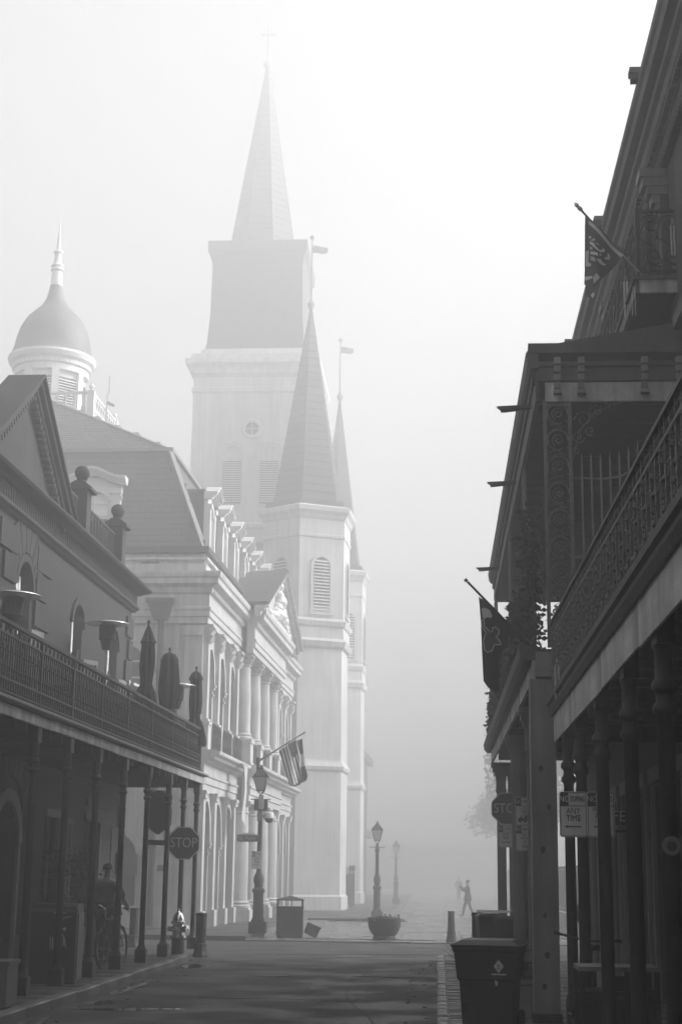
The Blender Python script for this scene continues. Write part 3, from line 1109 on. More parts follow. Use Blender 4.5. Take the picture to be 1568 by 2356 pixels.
# ------------------------------------------------------------------ pale arcaded town hall with mansard roof
CROT = -0.025
CX0, CY0 = -7.07, 45.6
CB = thing('town_hall', 'pale arcaded town hall with mansard roof, dormers, pediment and domed cupola across the side street', 'building', (CX0, CY0, 0), CROT)
def cw(x, y, z=0):
    c, s = math.cos(CROT), math.sin(CROT)
    return (CX0 + c * x - s * y, CY0 + s * x + c * y, z)
CL, CD = 21.6, 16.0
bays = [1.2, 3.3, 5.4, 16.2, 18.3, 20.4]
pbays = [8.15, 10.7, 13.25]
w = MB()
lo = [(c, 1.42, .13, 2.6, 1.25) for c in bays] + [(c, 1.5, .13, 2.6, 1.3) for c in pbays]
up = [(c, 1.3, 5.3, 7.46, 1.05) for c in bays] + [(c, 1.4, 5.3, 7.5, 1.05) for c in pbays]
wall_strip(w, -.7, 0, 0, CL, 0, 5.0, lo, 14)
wall_strip(w, -.699, 0, 0, CL, 5.0, 11.0, up, 14)
# side wall towards the camera with an arched door and window
sd = MB()
wall_strip(sd, -.6, 0, -CD, -.7, 0, 5.0, [(-2.45, 1.3, .13, 2.2, .65), (-6.5, 1.3, .13, 2.2, .65)], 12)
wall_strip(sd, -.6, 0, -CD, -.7, 5.0, 11.0, [(-2.3, .9, 6.5, 8.0, .45), (-6.5, .9, 6.5, 8.0, .45), (-10.5, .9, 6.5, 8.0, .45)], 12)
w.add(sd, Matrix.Rotation(R(-90), 4, 'Z'))
w.box(-CD, -CD + .5, .7, CL, 0, 11.0)
w.box(-CD + .5, -.7, CL - .5, CL, 0, 11.0)
w.box(-CD + .5, -3.2, .65, CL - .5, 4.6, 4.9)
cwall = w.build('wall', 'stucco', CB)
inn = MB().box(-3.4, -3.2, .7, CL - .5, 0, 4.6).box(-3.0, -2.9, .7, CL - .5, 4.9, 10.6)
inn.build('inner_wall', 'stucco', CB)

# piers: imposts, pilasters, archivolts
for c, w_, z, lx in [(c, 1.42, 2.6, 0) for c in bays] + [(c, 1.3, 7.46, 0) for c in bays] + [(c, 1.5, 2.6, 0) for c in pbays]:
    for s in (-1, 1):
        e0 = c + s * w_ / 2
        a, b = sorted((e0 - s * .06, e0 + s * .3))
        imp = MB()
        imp.box(-.72, .1, a, b, z - .06, z)
        imp.box(-.72, .06, a + .02, b - .02, z - .15, z - .06)
        imp.box(-.71, .04, a + .03, b - .03, z - .34, z - .29)
        imp.build('impost', 'stucco_trim', CB)
for c in bays:
    arch_band(MB(), 0, .06, c, 1.42, 2.6, 1.25, .16, 14).build('archivolt', 'stucco_trim', CB)
    arch_band(MB(), 0, .06, c, 1.3, 7.46, 1.05, .15, 14).build('archivolt', 'stucco_trim', CB)
for c in pbays:
    arch_band(MB(), 0, .06, c, 1.5, 2.6, 1.3, .16, 14).build('archivolt', 'stucco_trim', CB)
    arch_band(MB(), 0, .06, c, 1.4, 7.5, 1.05, .15, 14).build('archivolt', 'stucco_trim', CB)
# pilasters on both storeys
pl_lo = MB().box(0, .16, -.18, .18, .62, 4.05).box(0, .24, -.24, .24, .13, .62).box(0, .22, -.23, .23, 3.88, 4.02).box(0, .25, -.26, .26, 4.02, 4.12).mesh('pilaster', 'stucco_trim')
pu = MB().box(0, .16, -.17, .17, 6.25, 8.55).box(0, .24, -.24, .24, 5.3, 6.05).box(0, .27, -.27, .27, 6.05, 6.15).box(0, .22, -.22, .22, 6.15, 6.25)
pu.mesh('x', 'stucco')
# leafy capital: stacked flares with curled leaves
cap = MB()
cap.prism_x([(-.17, 8.55), (.17, 8.55), (.22, 8.78), (.28, 9.02), (-.28, 9.02), (-.22, 8.78)], 0, .2)
for r_ in range(2):
    for k in range(4):
        yy = -.18 + .12 * k + .03 * r_
        z0 = 8.6 + .18 * r_
        cap.hexa([(.16, yy - .05, z0), (.22, yy - .05, z0), (.22, yy + .05, z0), (.16, yy + .05, z0),
                  (.2, yy - .06, z0 + .17), (.3, yy - .06, z0 + .15), (.3, yy + .06, z0 + .15), (.2, yy + .06, z0 + .17)])
cap.box(0, .31, -.3, .3, 9.02, 9.1)
pu.add(cap)
pl_up = pu.mesh('pilaster', 'stucco_trim')
for y in (.22, 2.25, 4.35, 6.1, 15.5, 17.25, 19.35, CL - .22):
    put(pl_lo, 'pilaster', CB, (0, y, 0))
    put(pl_up, 'pilaster', CB, (0, y, 0))

# portico: engaged columns on plinths, two storeys
PX0, PX1 = 6.45, 15.0
def column(z0, z1, r, capital):
    m = MB()
    m.lathe([(r * 1.35, z0), (r * 1.4, z0 + .06), (r * 1.15, z0 + .1), (r * 1.25, z0 + .16), (r * 1.02, z0 + .22), (r, z0 + .4), (r * .97, z0 + (z1 - z0) * .5), (r * .86, z1 - .5),
             (r * .84, z1 - .42), (r * .98, z1 - .4), (r * .98, z1 - .36), (r * .85, z1 - .34)], (0, 0, 0), 20)
    if capital == 'leafy':
        m.lathe([(r * .85, z1 - .36), (r * .95, z1 - .2), (r * 1.3, z1 - .06)], (0, 0, 0), 16)
        for q in range(2):
            for k in range(10):
                a = 2 * math.pi * (k + .5 * q) / 10
                c_, s_ = math.cos(a), math.sin(a)
                rr = r * (.95 + .1 * q)
                z = z1 - .34 + .13 * q
                m.bar((rr * c_, rr * s_, z), (rr * 1.35 * c_, rr * 1.35 * s_, z + .14), .08, .05)
    else:
        m.lathe([(r * .85, z1 - .34), (r * .87, z1 - .2), (r * 1.2, z1 - .1), (r * 1.2, z1 - .08)], (0, 0, 0), 20)
    m.box(-r * 1.3, r * 1.3, -r * 1.3, r * 1.3, z1 - .08, z1)
    return m
col_lo = column(.6, 4.1, .31, 'plain').mesh('column', 'stucco_trim', True)
col_up = column(6.2, 9.12, .26, 'leafy').mesh('column', 'stucco_trim', True)
plin = MB().box(-.45, .45, -.45, .45, .13, .52).box(-.4, .4, -.4, .4, .52, .6).mesh('plinth', 'stucco_trim')
pdst = MB().box(-.4, .36, -.38, .38, 5.32, 5.42).box(-.36, .33, -.34, .34, 5.42, 6.06).box(-.4, .37, -.38, .38, 6.06, 6.2).mesh('pedestal', 'stucco_trim')
for y in (6.95, 9.45, 11.95, 14.45):
    for me, nm in ((col_lo, 'column'), (col_up, 'column')):
        put(me, nm, CB, (.22, y, 0))
    put(plin, 'plinth', CB, (.22, y, 0))
    put(pdst, 'pedestal', CB, (.22, y, 0))

# entablatures, swept along the front and returned along the side
def entab(mb, prof, y0, y1, x0=0.0):
    mb.prism_y([(x0 + x, z) for x, z in prof], y0, y1)
mid = [(-.1, 4.1), (.14, 4.1), (.14, 4.3), (.18, 4.32), (.18, 4.52), (.22, 4.54), (.22, 4.6), (.16, 4.62), (.16, 4.9), (.26, 4.94), (.3, 5.0), (.46, 5.04), (.5, 5.12), (.6, 5.16),
       (.62, 5.2), (.62, 5.27), (.5, 5.31), (-.1, 5.31)]
top = [(-.1, 9.12), (.14, 9.12), (.14, 9.3), (.2, 9.33), (.2, 9.5), (.26, 9.53), (.26, 9.6), (.18, 9.62), (.18, 10.0), (.3, 10.06), (.32, 10.2), (.42, 10.24), (.7, 10.3), (.72, 10.45), (.82, 10.5),
       (.86, 10.6), (.86, 10.66), (-.1, 10.74)]
en = MB()
mitred_mid = [(x if x <= .2 else .2 + (x - .2) * .7, z) for x, z in mid]
entab(en, mid, -.1, PX0)
entab(en, mid, PX0, PX1, .42)
entab(en, mid, PX1, CL + .14)
en.build('ledge_cornice', 'stucco_trim', CB)
top = [(x if x <= .2 else .2 + (x - .2) * .55, z) for x, z in top]
def mitred(mb, prof):
    """profile swept along the side wall, round the corner and along the front"""
    n = len(prof)
    b_ = len(mb.v)
    for d, z in prof:
        mb.v.append((-CD, -d, z))
    for d, z in prof:
        mb.v.append((d, -d, z))
    for d, z in prof:
        mb.v.append((d, CL + d, z))
    for q in range(2):
        for i in range(n):
            j = (i + 1) % n
            mb.f.append((b_ + q * n + i, b_ + q * n + j, b_ + (q + 1) * n + j, b_ + (q + 1) * n + i))
    mb.f.append(tuple(b_ + 2 * n + i for i in range(n)))
en = MB()
mitred(en, top)
entab(en, [(x + .01, z + .004) for x, z in top], PX0 - .1, PX1 + .1, .46)
ent = en.build('main_cornice', 'stucco_trim', CB)
dme = MB().box(-.05, .05, -.13, 0, 9.98, 10.1).mesh('dentil', 'stucco_trim')
for k in range(58):
    put(dme, 'dentil', ent, (.1 - .26 * k, -.03, .02))
dmf = MB().box(.18, .3, -.06, .06, 10.03, 10.16).mesh('dentil', 'stucco_trim')
for k in range(75):
    yy = .1 + .285 * k
    if PX0 - .2 < yy < PX1 + .2:
        put(dmf, 'dentil', ent, (.46, yy, 0))
    else:
        put(dmf, 'dentil', ent, (0, yy, 0))
# attic course with little vents and the black gutter
at = MB()
at.box(-.5, -.05, .05, CL - .05, 10.7, 11.32)
at.box(-CD, -.5, .05, .5, 10.7, 11.32)
at.box(-.5, .06, -.06, CL, 11.12, 11.2)
at.box(-CD, -.5, -.06, .2, 11.12, 11.2)
at.build('attic_course', 'stucco_trim', CB)
vm = MB()
for x in (-1.75, -4.6, -7.4):
    vm.box(x - .28, x + .28, .02, .06, 10.78, 11.06)
for y in (1.0, 3.0, 5.0):
    vm.box(-.06, -.03, y - .25, y + .25, 10.78, 11.06)
vm.build('attic_vents', 'iron_grey', CB)
gt = MB()
gt.box(-.35, .1, -.12, CL + .12, 11.34, 11.52)
gt.box(-CD, -.35, -.12, .3, 11.34, 11.52)
gt.build('gutter', 'iron_grey', CB)

# mansard roof: steep lower slope, shallow upper slope, both covered with slates laid in courses
S0 = (0.05, -.0, 11.5)
SB = 1.62
ZB, ZT = 15.1, 18.3
HR = 6.38
ZR = ZB + .62 * HR
rf = MB()
rf.hexa([(-CD, .15, 11.4), (-.15, .15, 11.4), (-.15, CL, 11.4), (-CD, CL, 11.4), (-CD + SB, SB, ZB), (-SB, SB, ZB), (-SB, CL - SB, ZB), (-CD + SB, CL - SB, ZB)])
rf.hexa([(-CD + SB, SB, ZB), (-SB, SB, ZB), (-SB, CL - SB, ZB), (-CD + SB, CL - SB, ZB), (-8.01, SB + HR, ZR), (-8.0, SB + HR, ZR), (-8.0, CL - SB - HR, ZR), (-8.01, CL - SB - HR, ZR)])
roof = rf.build('mansard_roof', 'slate', CB)
cv = MB()
cv.box(-CD + SB - .1, -SB + .12, SB - .12, SB + .05, ZB - .06, ZB + .06)
cv.box(-SB - .05, -SB + .14, SB - .1, CL - SB, ZB - .05, ZB + .065)
cv.bar((-.1, .1, 11.5), (-SB + .02, SB - .02, ZB), .16, .1)
cv.bar((-SB + .02, SB - .02, ZB), (-8.0, SB + HR, ZR + .03), .2, .1)
cv.build('hip_flashing', 'lead', roof)
def slates(mat_name, rows, origin_l, origin_r, top_l, top_r, nrm, wid):
    """slates on the quad origin_l-origin_r-top_r-top_l"""
    me = MB().box(-.5, .5, 0, 1.25, -.5, .5).mesh('slate', mat_name)
    out = []
    ol, orr, tl, tr = map(Vector, (origin_l, origin_r, top_l, top_r))
    up_ = ((tl + tr) / 2 - (ol + orr) / 2)
    rh = up_.length / rows
    for r_ in range(rows):
        t = r_ / rows
        a, b = ol.lerp(tl, t), orr.lerp(tr, t)
        # clip the hip corners a little
        n = max(1, int((b - a).length / wid))
        ax = (b - a).normalized()
        zz = up_.normalized()
        nn = ax.cross(zz).normalized()
        if nn.dot(Vector(nrm)) < 0:
            nn = -nn
        for k in range(n + 1):
            off = (k + (.5 if r_ % 2 else 0)) * wid
            if off + wid * .4 > (b - a).length:
                continue
            p = a + ax * (off + wid / 2) + nn * (.02 + random.uniform(0, .008))
            zt = (zz + nn * -.03).normalized()
            rot = Matrix((ax, zt, ax.cross(zt))).transposed().to_euler()
            out.append((me, p, rot, (wid * random.uniform(.93, .985), rh, .022)))
    return out
sl = slates('slate', 17, (-9.3, .1, 11.52), (-.3, .1, 11.52), (-9.3, SB - .02, ZB - .1), (-SB - .12, SB - .02, ZB - .1), (0, -1, .3), .42)
s2 = slates('slate', 30, (-11.5, SB + .05, ZB + .05), (-SB - .25, SB + .05, ZB + .05), (-8.6, SB + HR, ZR), (-8.0, SB + HR, ZR), (0, -1, 1), .42)
spread(sl + s2, 'slate', roof, None, 300)

# railed platform on the ridge round the cupola
PXA, PXB, PYA, PYB, PZ = -10.3, -6.15, 8.6, 12.4, 18.42
MB().box(PXA - .1, PXB + .1, PYA - .1, PYB + .1, 17.3, PZ).build('roof_platform', 'paint_white', CB)
bs = MB()
for (x0, y0, x1, y1) in ((PXA, PYA, PXB, PYA), (PXB, PYA, PXB, PYB), (PXA, PYA, PXA, PYB), (PXA, PYB, PXB, PYB)):
    bs.bar((x0, y0, PZ + .96), (x1, y1, PZ + .96), .14, .09)
    bs.bar((x0, y0, PZ + .14), (x1, y1, PZ + .14), .14, .1)
for x, y in ((PXB, PYA), (PXA, PYA), (PXB, PYB), (PXA, PYB)):
    bs.box(x - .13, x + .13, y - .13, y + .13, PZ, PZ + 1.02)
bal = bs.build('balustrade', 'paint_white', CB)
bme_ = MB().lathe([(.04, .18), (.085, .28), (.085, .36), (.04, .52), (.035, .66), (.075, .8), (.05, .93)], n=8).mesh('baluster', 'paint_white')
for k in range(11):
    put(bme_, 'baluster', bal, (PXB - .3 - .345 * k, PYA, PZ))
    put(bme_, 'baluster', bal, (PXB, PYA + .3 + .33 * k, PZ))
for x, y in ((PXB, PYA), (PXB, PYB)):
    MB().lathe([(.001, 1.02), (.07, 1.05), (.05, 1.09), (.1, 1.16), (.1, 1.22), (.06, 1.3), (.001, 1.32)], (x, y, PZ), 12).build('ball', 'paint_white', bal)

UX, UY = -8.25, 10.3
def cu(mb):
    return mb
dr = MB()
N8 = 8
dr.lathe([(1.38, PZ - .6), (1.38, 20.55)], (UX, UY, 0), N8, math.pi / 8)
drum = dr.build('cupola_drum', 'paint_white', CB)
for k in range(8):
    a = 2 * math.pi * k / 8
    c_, s_ = math.cos(a), math.sin(a)
    # louvred opening on each face, corner pilaster between
    fr = MB()
    X = Matrix.Translation((UX, UY, 0)) @ Matrix.Rotation(a, 4, 'Z')
    L_ = MB()
    L_.box(1.27, 1.285, -.4, .4, 18.6, 20.25)
    fr.add(L_, X)
    o = fr.build('louvre_opening', 'iron_grey', drum)
    sl_ = MB()
    for q in range(15):
        z = 18.65 + .108 * q
        one = MB().hexa([(1.28, -.4, z), (1.3, -.4, z), (1.3, .4, z), (1.28, .4, z), (1.34, -.4, z - .06), (1.36, -.4, z - .06), (1.36, .4, z - .06), (1.34, .4, z - .06)])
        sl_.add(one, X)
    if c_ < .75 and s_ < .5:
        # the faces turned to the camera get single slats
        for q in range(15):
            z = 18.65 + .108 * q
            one = MB().hexa([(1.28, -.4, z), (1.3, -.4, z), (1.3, .4, z), (1.28, .4, z), (1.35, -.4, z - .07), (1.37, -.4, z - .07), (1.37, .4, z - .07), (1.35, .4, z - .07)])
            t_ = MB().add(one, X)
            t_.build('louvre_slat', 'paint_white', drum)
    else:
        sl_.build('louvre_slats', 'paint_white', drum)
    a2 = a + math.pi / 8
    X2 = Matrix.Translation((UX, UY, 0)) @ Matrix.Rotation(a2, 4, 'Z')
    MB().add(MB().box(1.32, 1.46, -.14, .14, PZ - .5, 20.55), X2).build('corner_pilaster', 'paint_white', drum)
co = MB()
co.lathe([(1.36, 20.5), (1.45, 20.52), (1.45, 20.75), (1.52, 20.8), (1.55, 20.95), (1.66, 21.05), (1.72, 21.2), (1.7, 21.3), (1.5, 21.36), (.2, 21.4)], (UX, UY, 0), 48)
cup = co.build('cupola_cornice', 'paint_white', CB)
dd = MB().box(1.46, 1.54, -.035, .035, 20.8, 20.9).mesh('dentil', 'paint_white')
for k in range(48):
    put(dd, 'dentil', cup, (UX, UY, 0), (0, 0, 2 * math.pi * k / 48))
dome = [(1.7, 21.28), (1.6, 21.42), (1.5, 21.7), (1.43, 22.1), (1.3, 22.55), (1.08, 22.95), (.8, 23.25), (.55, 23.5), (.38, 23.8), (.3, 24.1), (.25, 24.4)]
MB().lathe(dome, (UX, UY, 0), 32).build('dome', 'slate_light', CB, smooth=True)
fin = [(.25, 24.4), (.22, 24.8), (.2, 25.0), (.27, 25.06), (.27, 25.12), (.2, 25.17), (.27, 25.24), (.25, 25.3), (.16, 25.35), (.14, 25.75), (.2, 25.82), (.2, 25.88), (.09, 25.95), (.06, 26.5), (.03, 26.8), (.001, 27.3)]
MB().lathe(fin, (UX, UY, 0), 16).build('finial', 'paint_white', CB, smooth=True)
wv = thing('roof_floodlight', 'small floodlight on a thin pole at the roof balustrade beside the cupola', 'floodlight', cw(-6.05, 10.6, PZ + .1))
MB().tube([(0, 0, 0), (0, 0, 1.4), (.06, 0, 1.5), (.06, 0, 2.2)], .02, 6).build('pole', 'lead', wv)
MB().bar((0, 0, 1.1), (.3, .0, .95), .12, .1).build('lamp_head', 'lead', wv)

# dormers along the front and one on the side
def dormer():
    d = bpy.data.objects.new('dormer', None)
    body = MB()
    body.box(-1.6, -.12, -.52, -.46, 11.5, 13.75)
    body.box(-1.6, -.12, .46, .52, 11.5, 13.75)
    body.box(-1.9, -.1, -.6, .6, 13.75, 13.85)
    me_body = body.mesh('dormer', 'slate')
    face = MB()
    wall_strip(face, -.12, 0, -.55, .55, 11.5, 13.75, [(0, .6, 11.75, 13.0, .3)], 8)
    for s in (-1, 1):
        face.box(0, .1, s * .46 - .09, s * .46 + .09, 11.5, 13.35)
        face.box(0, .15, s * .46 - .12, s * .46 + .12, 13.2, 13.35)
        face.tube(spiral((.08, s * .5, 13.05), .02, .1, 0, 1.2, 10), .03, 6)
    arch_band(face, 0, .08, 0, .6, 13.0, .3, .1, 8)
    me_face = face.mesh('window_surround', 'paint_white')
    hood = MB()
    for t0, t1, x1 in ((0, .07, .16), (.07, .14, .22), (.14, .2, .3), (.2, .25, .34)):
        P = []
        for i in range(13):
            y = -.66 + 1.32 * i / 12
            z = 13.5 + .3 * (.5 + .5 * math.cos(math.pi * min(1, abs(y) / .55)))
            P.append((y, z))
        for i in range(12):
            (ya, za), (yb, zb) = P[i], P[i + 1]
            hood.hexa([(-.12, ya, za + t0), (x1, ya, za + t0), (x1, yb, zb + t0), (-.12, yb, zb + t0), (-.12, ya, za + t1), (x1, ya, za + t1), (x1, yb, zb + t1), (-.12, yb, zb + t1)])
    me_hood = hood.mesh('hood', 'paint_white')
    gl = MB().box(-.1, -.09, -.3, .3, 11.75, 13.25).mesh('pane', 'curtain')
    sash = MB()
    sash.box(-.09, -.05, -.02, .02, 11.75, 13.28)
    for z in (12.1, 12.5, 12.9):
        sash.box(-.088, -.055, -.3, .3, z - .015, z + .015)
    me_s = sash.mesh('sash', 'paint_white')
    return [(me_body, 'dormer'), (me_face, 'window_surround'), (me_hood, 'hood'), (gl, 'pane'), (me_s, 'sash')]
DM = dormer()
def put_dormer(loc, rz, sc=None):
    b = put(DM[0][0], 'dormer', CB, loc, (0, 0, rz), None, sc)
    for me, nm in DM[1:]:
        put(me, nm, b)
for y in (2.85, 5.4, 7.95, 10.5, 13.05, 15.6, 18.1):
    put_dormer((-.42, y, .1), 0)
put_dormer((-3.75, .42, .12), R(-90), (1, 1.62, 1.0))

# pediment with sculpture
PC, PH = (PX0 + PX1) / 2 + .35, 5.1
p = MB()
p.prism_x([(PC - PH, 10.55), (PC + PH, 10.55), (PC, 12.75)], -1.2, .75)
pedm = p.build('pediment', 'stucco', CB)
rk = MB()
for s in (-1, 1):
    a, b = Vector((0, PC + s * (PH + .25), 10.62)), Vector((0, PC, 12.85))
    n = Vector((0, -(b - a).z, (b - a).y)).normalized()
    n = n if n.z > 0 else -n
    for x1, t0, t1 in ((.9, -.3, -.14), (1.05, -.14, -.02), (1.2, -.02, .05)):
        P = []
        for t in (t0, t1):
            for (q, x) in ((a, .7), (a, x1), (b, x1), (b, .7)):
                P.append(tuple(q + n * t + Vector((x, 0, 0))))
        rk.hexa(P)
rk.build('raking_cornice', 'stucco_trim', pedm)
rfp = MB()
for s in (-1, 1):
    rfp.hexa([(-2.6, PC, 12.7), (1.2, PC, 12.85), (1.2, PC + s * (PH + .2), 10.75), (-.6, PC + s * (PH + .2), 10.75),
              (-2.6, PC, 12.85), (1.2, PC, 12.99), (1.2, PC + s * (PH + .2), 10.83), (-.6, PC + s * (PH + .2), 10.83)])
rfp.build('pediment_roof', 'slate', pedm)
sc_ = MB()
rnd = random.Random(3)
for (y, z, r_) in [(0, 11.7, .33), (0, 12.3, .2), (-.5, 11.4, .25), (.5, 11.4, .25), (-.9, 11.1, .3), (.9, 11.1, .3), (-1.5, 10.95, .24), (1.5, 10.95, .24), (-2.1, 10.9, .2), (2.1, 10.9, .2),
                  (-2.8, 10.85, .16), (2.8, 10.85, .16), (0, 11.15, .35), (-.25, 12.0, .18), (.25, 12.0, .18)]:
    sc_.lathe([(.001, -r_), (r_ * .7, -r_ * .7), (r_, 0), (r_ * .75, r_ * .65), (.001, r_)], (.85, PC + y, z), 10)
sc_.box(.74, .98, PC - 3.0, PC + 3.0, 10.66, 10.85)
sc_.build('sculpture', 'paint_white', pedm, smooth=True)

# iron railing panels between the pedestals of the upper arcade
for i, c in enumerate(bays + pbays):
    ln = .78 if c in bays else .92
    xo = .3 if c in bays else .42
    q = MB()
    q.box(xo - .02, xo + .02, c - ln, c + ln, 6.08, 6.13)
    q.box(xo - .02, xo + .02, c - ln, c + ln, 5.36, 5.4)
    o = q.build('balcony_railing', 'iron', CB)
    rr = MB()
    yk = c - ln + .05
    while yk < c + ln:
        rr.box(xo - .01, xo + .01, yk - .012, yk + .012, 5.4, 6.08)
        yk += .075
    for k in range(5):
        yk = c - ln + .15 + k * (2 * ln - .3) / 4
        rr.tube(spiral((xo, yk, 5.72), .03, .16, 0, 1.6, 12), .014, 4)
    rr.build('railing_ironwork', 'iron', o)

# side wall: door, window, downpipe, conduit hook, string course
sw = MB()
sw.box(-CD, -.1, -.04, 0, 9.1, 9.18).box(-CD, -.1, -.06, 0, 9.5, 9.56).box(-CD, -.0, -.07, 0, .13, .75).box(-CD, -.62, -.05, 0, 4.5, 4.62)
sw.box(-1.72, -.75, -.08, 0, 2.42, 2.55).box(-1.69, -.75, -.05, 0, 2.3, 2.42)
sw.box(-.55, 0.0, -.1, 0, .13, 4.05).box(-.6, .0, -.14, 0, 3.9, 4.1)
sw.box(-.55, 0.0, -.1, 0, 5.3, 8.95).box(-.6, .0, -.15, 0, 8.75, 9.05)
sw.build('side_trim', 'stucco_trim', CB)
def side_arch(cx, w_, zs, rise, z0, nm, material, pane):
    a = MB()
    t = MB()
    arch_band(t, 0, .09, -cx, w_, zs, rise, .2, 12)
    t.box(0, .09, -cx - w_ / 2 - .2, -cx - w_ / 2, zs - .25, zs)
    t.box(0, .09, -cx + w_ / 2, -cx + w_ / 2 + .2, zs - .25, zs)
    pass
XR = Matrix.Rotation(R(-90), 4, 'Z')
t = MB()
arch_band(t, 0, .07, -2.3, .9, 8.0, .45, .18, 12)
t.box(0, .09, -2.95, -1.65, 6.38, 6.5)
t.box(0, .08, -2.93, -2.75, 7.9, 8.02).box(0, .08, -1.85, -1.67, 7.9, 8.02)
MB().add(t, XR).build('window_surround', 'stucco_trim', CB)
t = MB()
t.box(-.3, -.26, -2.75, -1.85, 6.5, 8.45)
wn = MB().add(t, XR).build('window', 'glass', CB)
t = MB()
t.box(-.26, -.2, -2.33, -2.27, 6.5, 8.4)
for z in (7.0, 7.5, 8.0):
    t.box(-.25, -.21, -2.75, -1.85, z - .025, z + .025)
MB().add(t, XR).build('sash', 'paint_white', wn)
t = MB()
arch_band(t, 0, .08, -2.45, 1.3, 2.2, .65, .2, 12)
MB().add(t, XR).build('door_surround', 'stucco_trim', CB)
t = MB()
t.box(-.4, -.34, -3.1, -1.8, .13, 2.9)
MB().add(t, XR).build('side_door', 'dark_wood', CB)
dp = MB()
dp.hexa([(-1.5, -.3, 9.2), (-1.1, -.3, 9.2), (-1.1, -.02, 9.2), (-1.5, -.02, 9.2), (-1.7, -.42, 9.75), (-.9, -.42, 9.75), (-.9, -.02, 9.75), (-1.7, -.02, 9.75)])
dp.box(-1.74, -.86, -.46, -.01, 9.75, 9.85)
dp.tube([(-1.3, -.15, 9.25), (-1.3, -.15, .2)], .09, 10)
for z in (7.6, 5.0, 2.4):
    dp.lathe([(.12, z), (.12, z + .08)], (-1.3, -.15, 0), 10)
dp.build('downpipe', 'iron_grey', CB)
for z in (8.6, 4.3):
    hk = MB().tube([(-.78, -.05, z + .35), (-.78, -.08, z + .02)] + [(-.98 + .2 * math.cos(t_), -.08, z - .12 + .14 * math.sin(t_)) for t_ in [-.2 - math.pi * i / 8 for i in range(9)]], .022, 6)
    hk.build('conduit_hook', 'stucco_trim', CB)
def wall_plaque(label, x, z, w_, h_, crest, material):
    t = thing('wall_plaque', label, 'plaque', cw(x, -.05, z), CROT, 'plaques on the side wall of the town hall')
    m = MB().box(-w_ / 2, w_ / 2, -.03, 0, -h_ / 2, h_ / 2)
    m.build('plate', material, t)
    if crest:
        MB().prism_y([(-w_ * .22, h_ / 2), (w_ * .22, h_ / 2), (w_ * .22, h_ / 2 + .06), (.1, h_ / 2 + .1), (0, h_ / 2 + .13), (-.1, h_ / 2 + .1), (-w_ * .22, h_ / 2 + .06)], -.03, 0).build('crest', material, t)
    MB().box(-w_ / 2 - .015, w_ / 2 + .015, -.02, 0, -h_ / 2 - .015, -h_ / 2).build('rim', 'iron', t)
wall_plaque('large dark historic plaque with a crest on the pale side wall', -1.95, 1.95, .42, .6, True, 'iron_grey')
wall_plaque('small dark plaque on the pale side wall behind the stop sign post', -.98, 1.85, .32, .16, False, 'iron_grey')

# long banner hanging from the ledge
bn = thing('hanging_banner', 'long pale cloth banner hanging from the ledge of the town hall', 'banner', cw(.7, 4.5, 0))
m = MB()
n = 14
for i in range(n):
    for j in range(5):
        z = 5.15 - 1.75 * i / (n - 1)
        yy = -.35 + .7 * j / 4
        x = .05 * math.sin(j * 1.9 + i * .35) + .02 * i / n
        if i > 8:
            z -= .1 * (j if j < 3 else 4 - j) * (i - 8) / 5
        m.v.append((x, yy * (1 - .02 * i), z))
for i in range(n - 1):
    for j in range(4):
        m.f.append((i * 5 + j, i * 5 + j + 1, i * 5 + j + 6, i * 5 + j + 5))
m.build('cloth', 'stucco_trim', bn, smooth=True)
MB().tube([(-.3, -.42, 5.16), (-.05, -.42, 5.17), (0, .42, 5.17)], .02, 6).build('rod', 'iron_grey', bn)
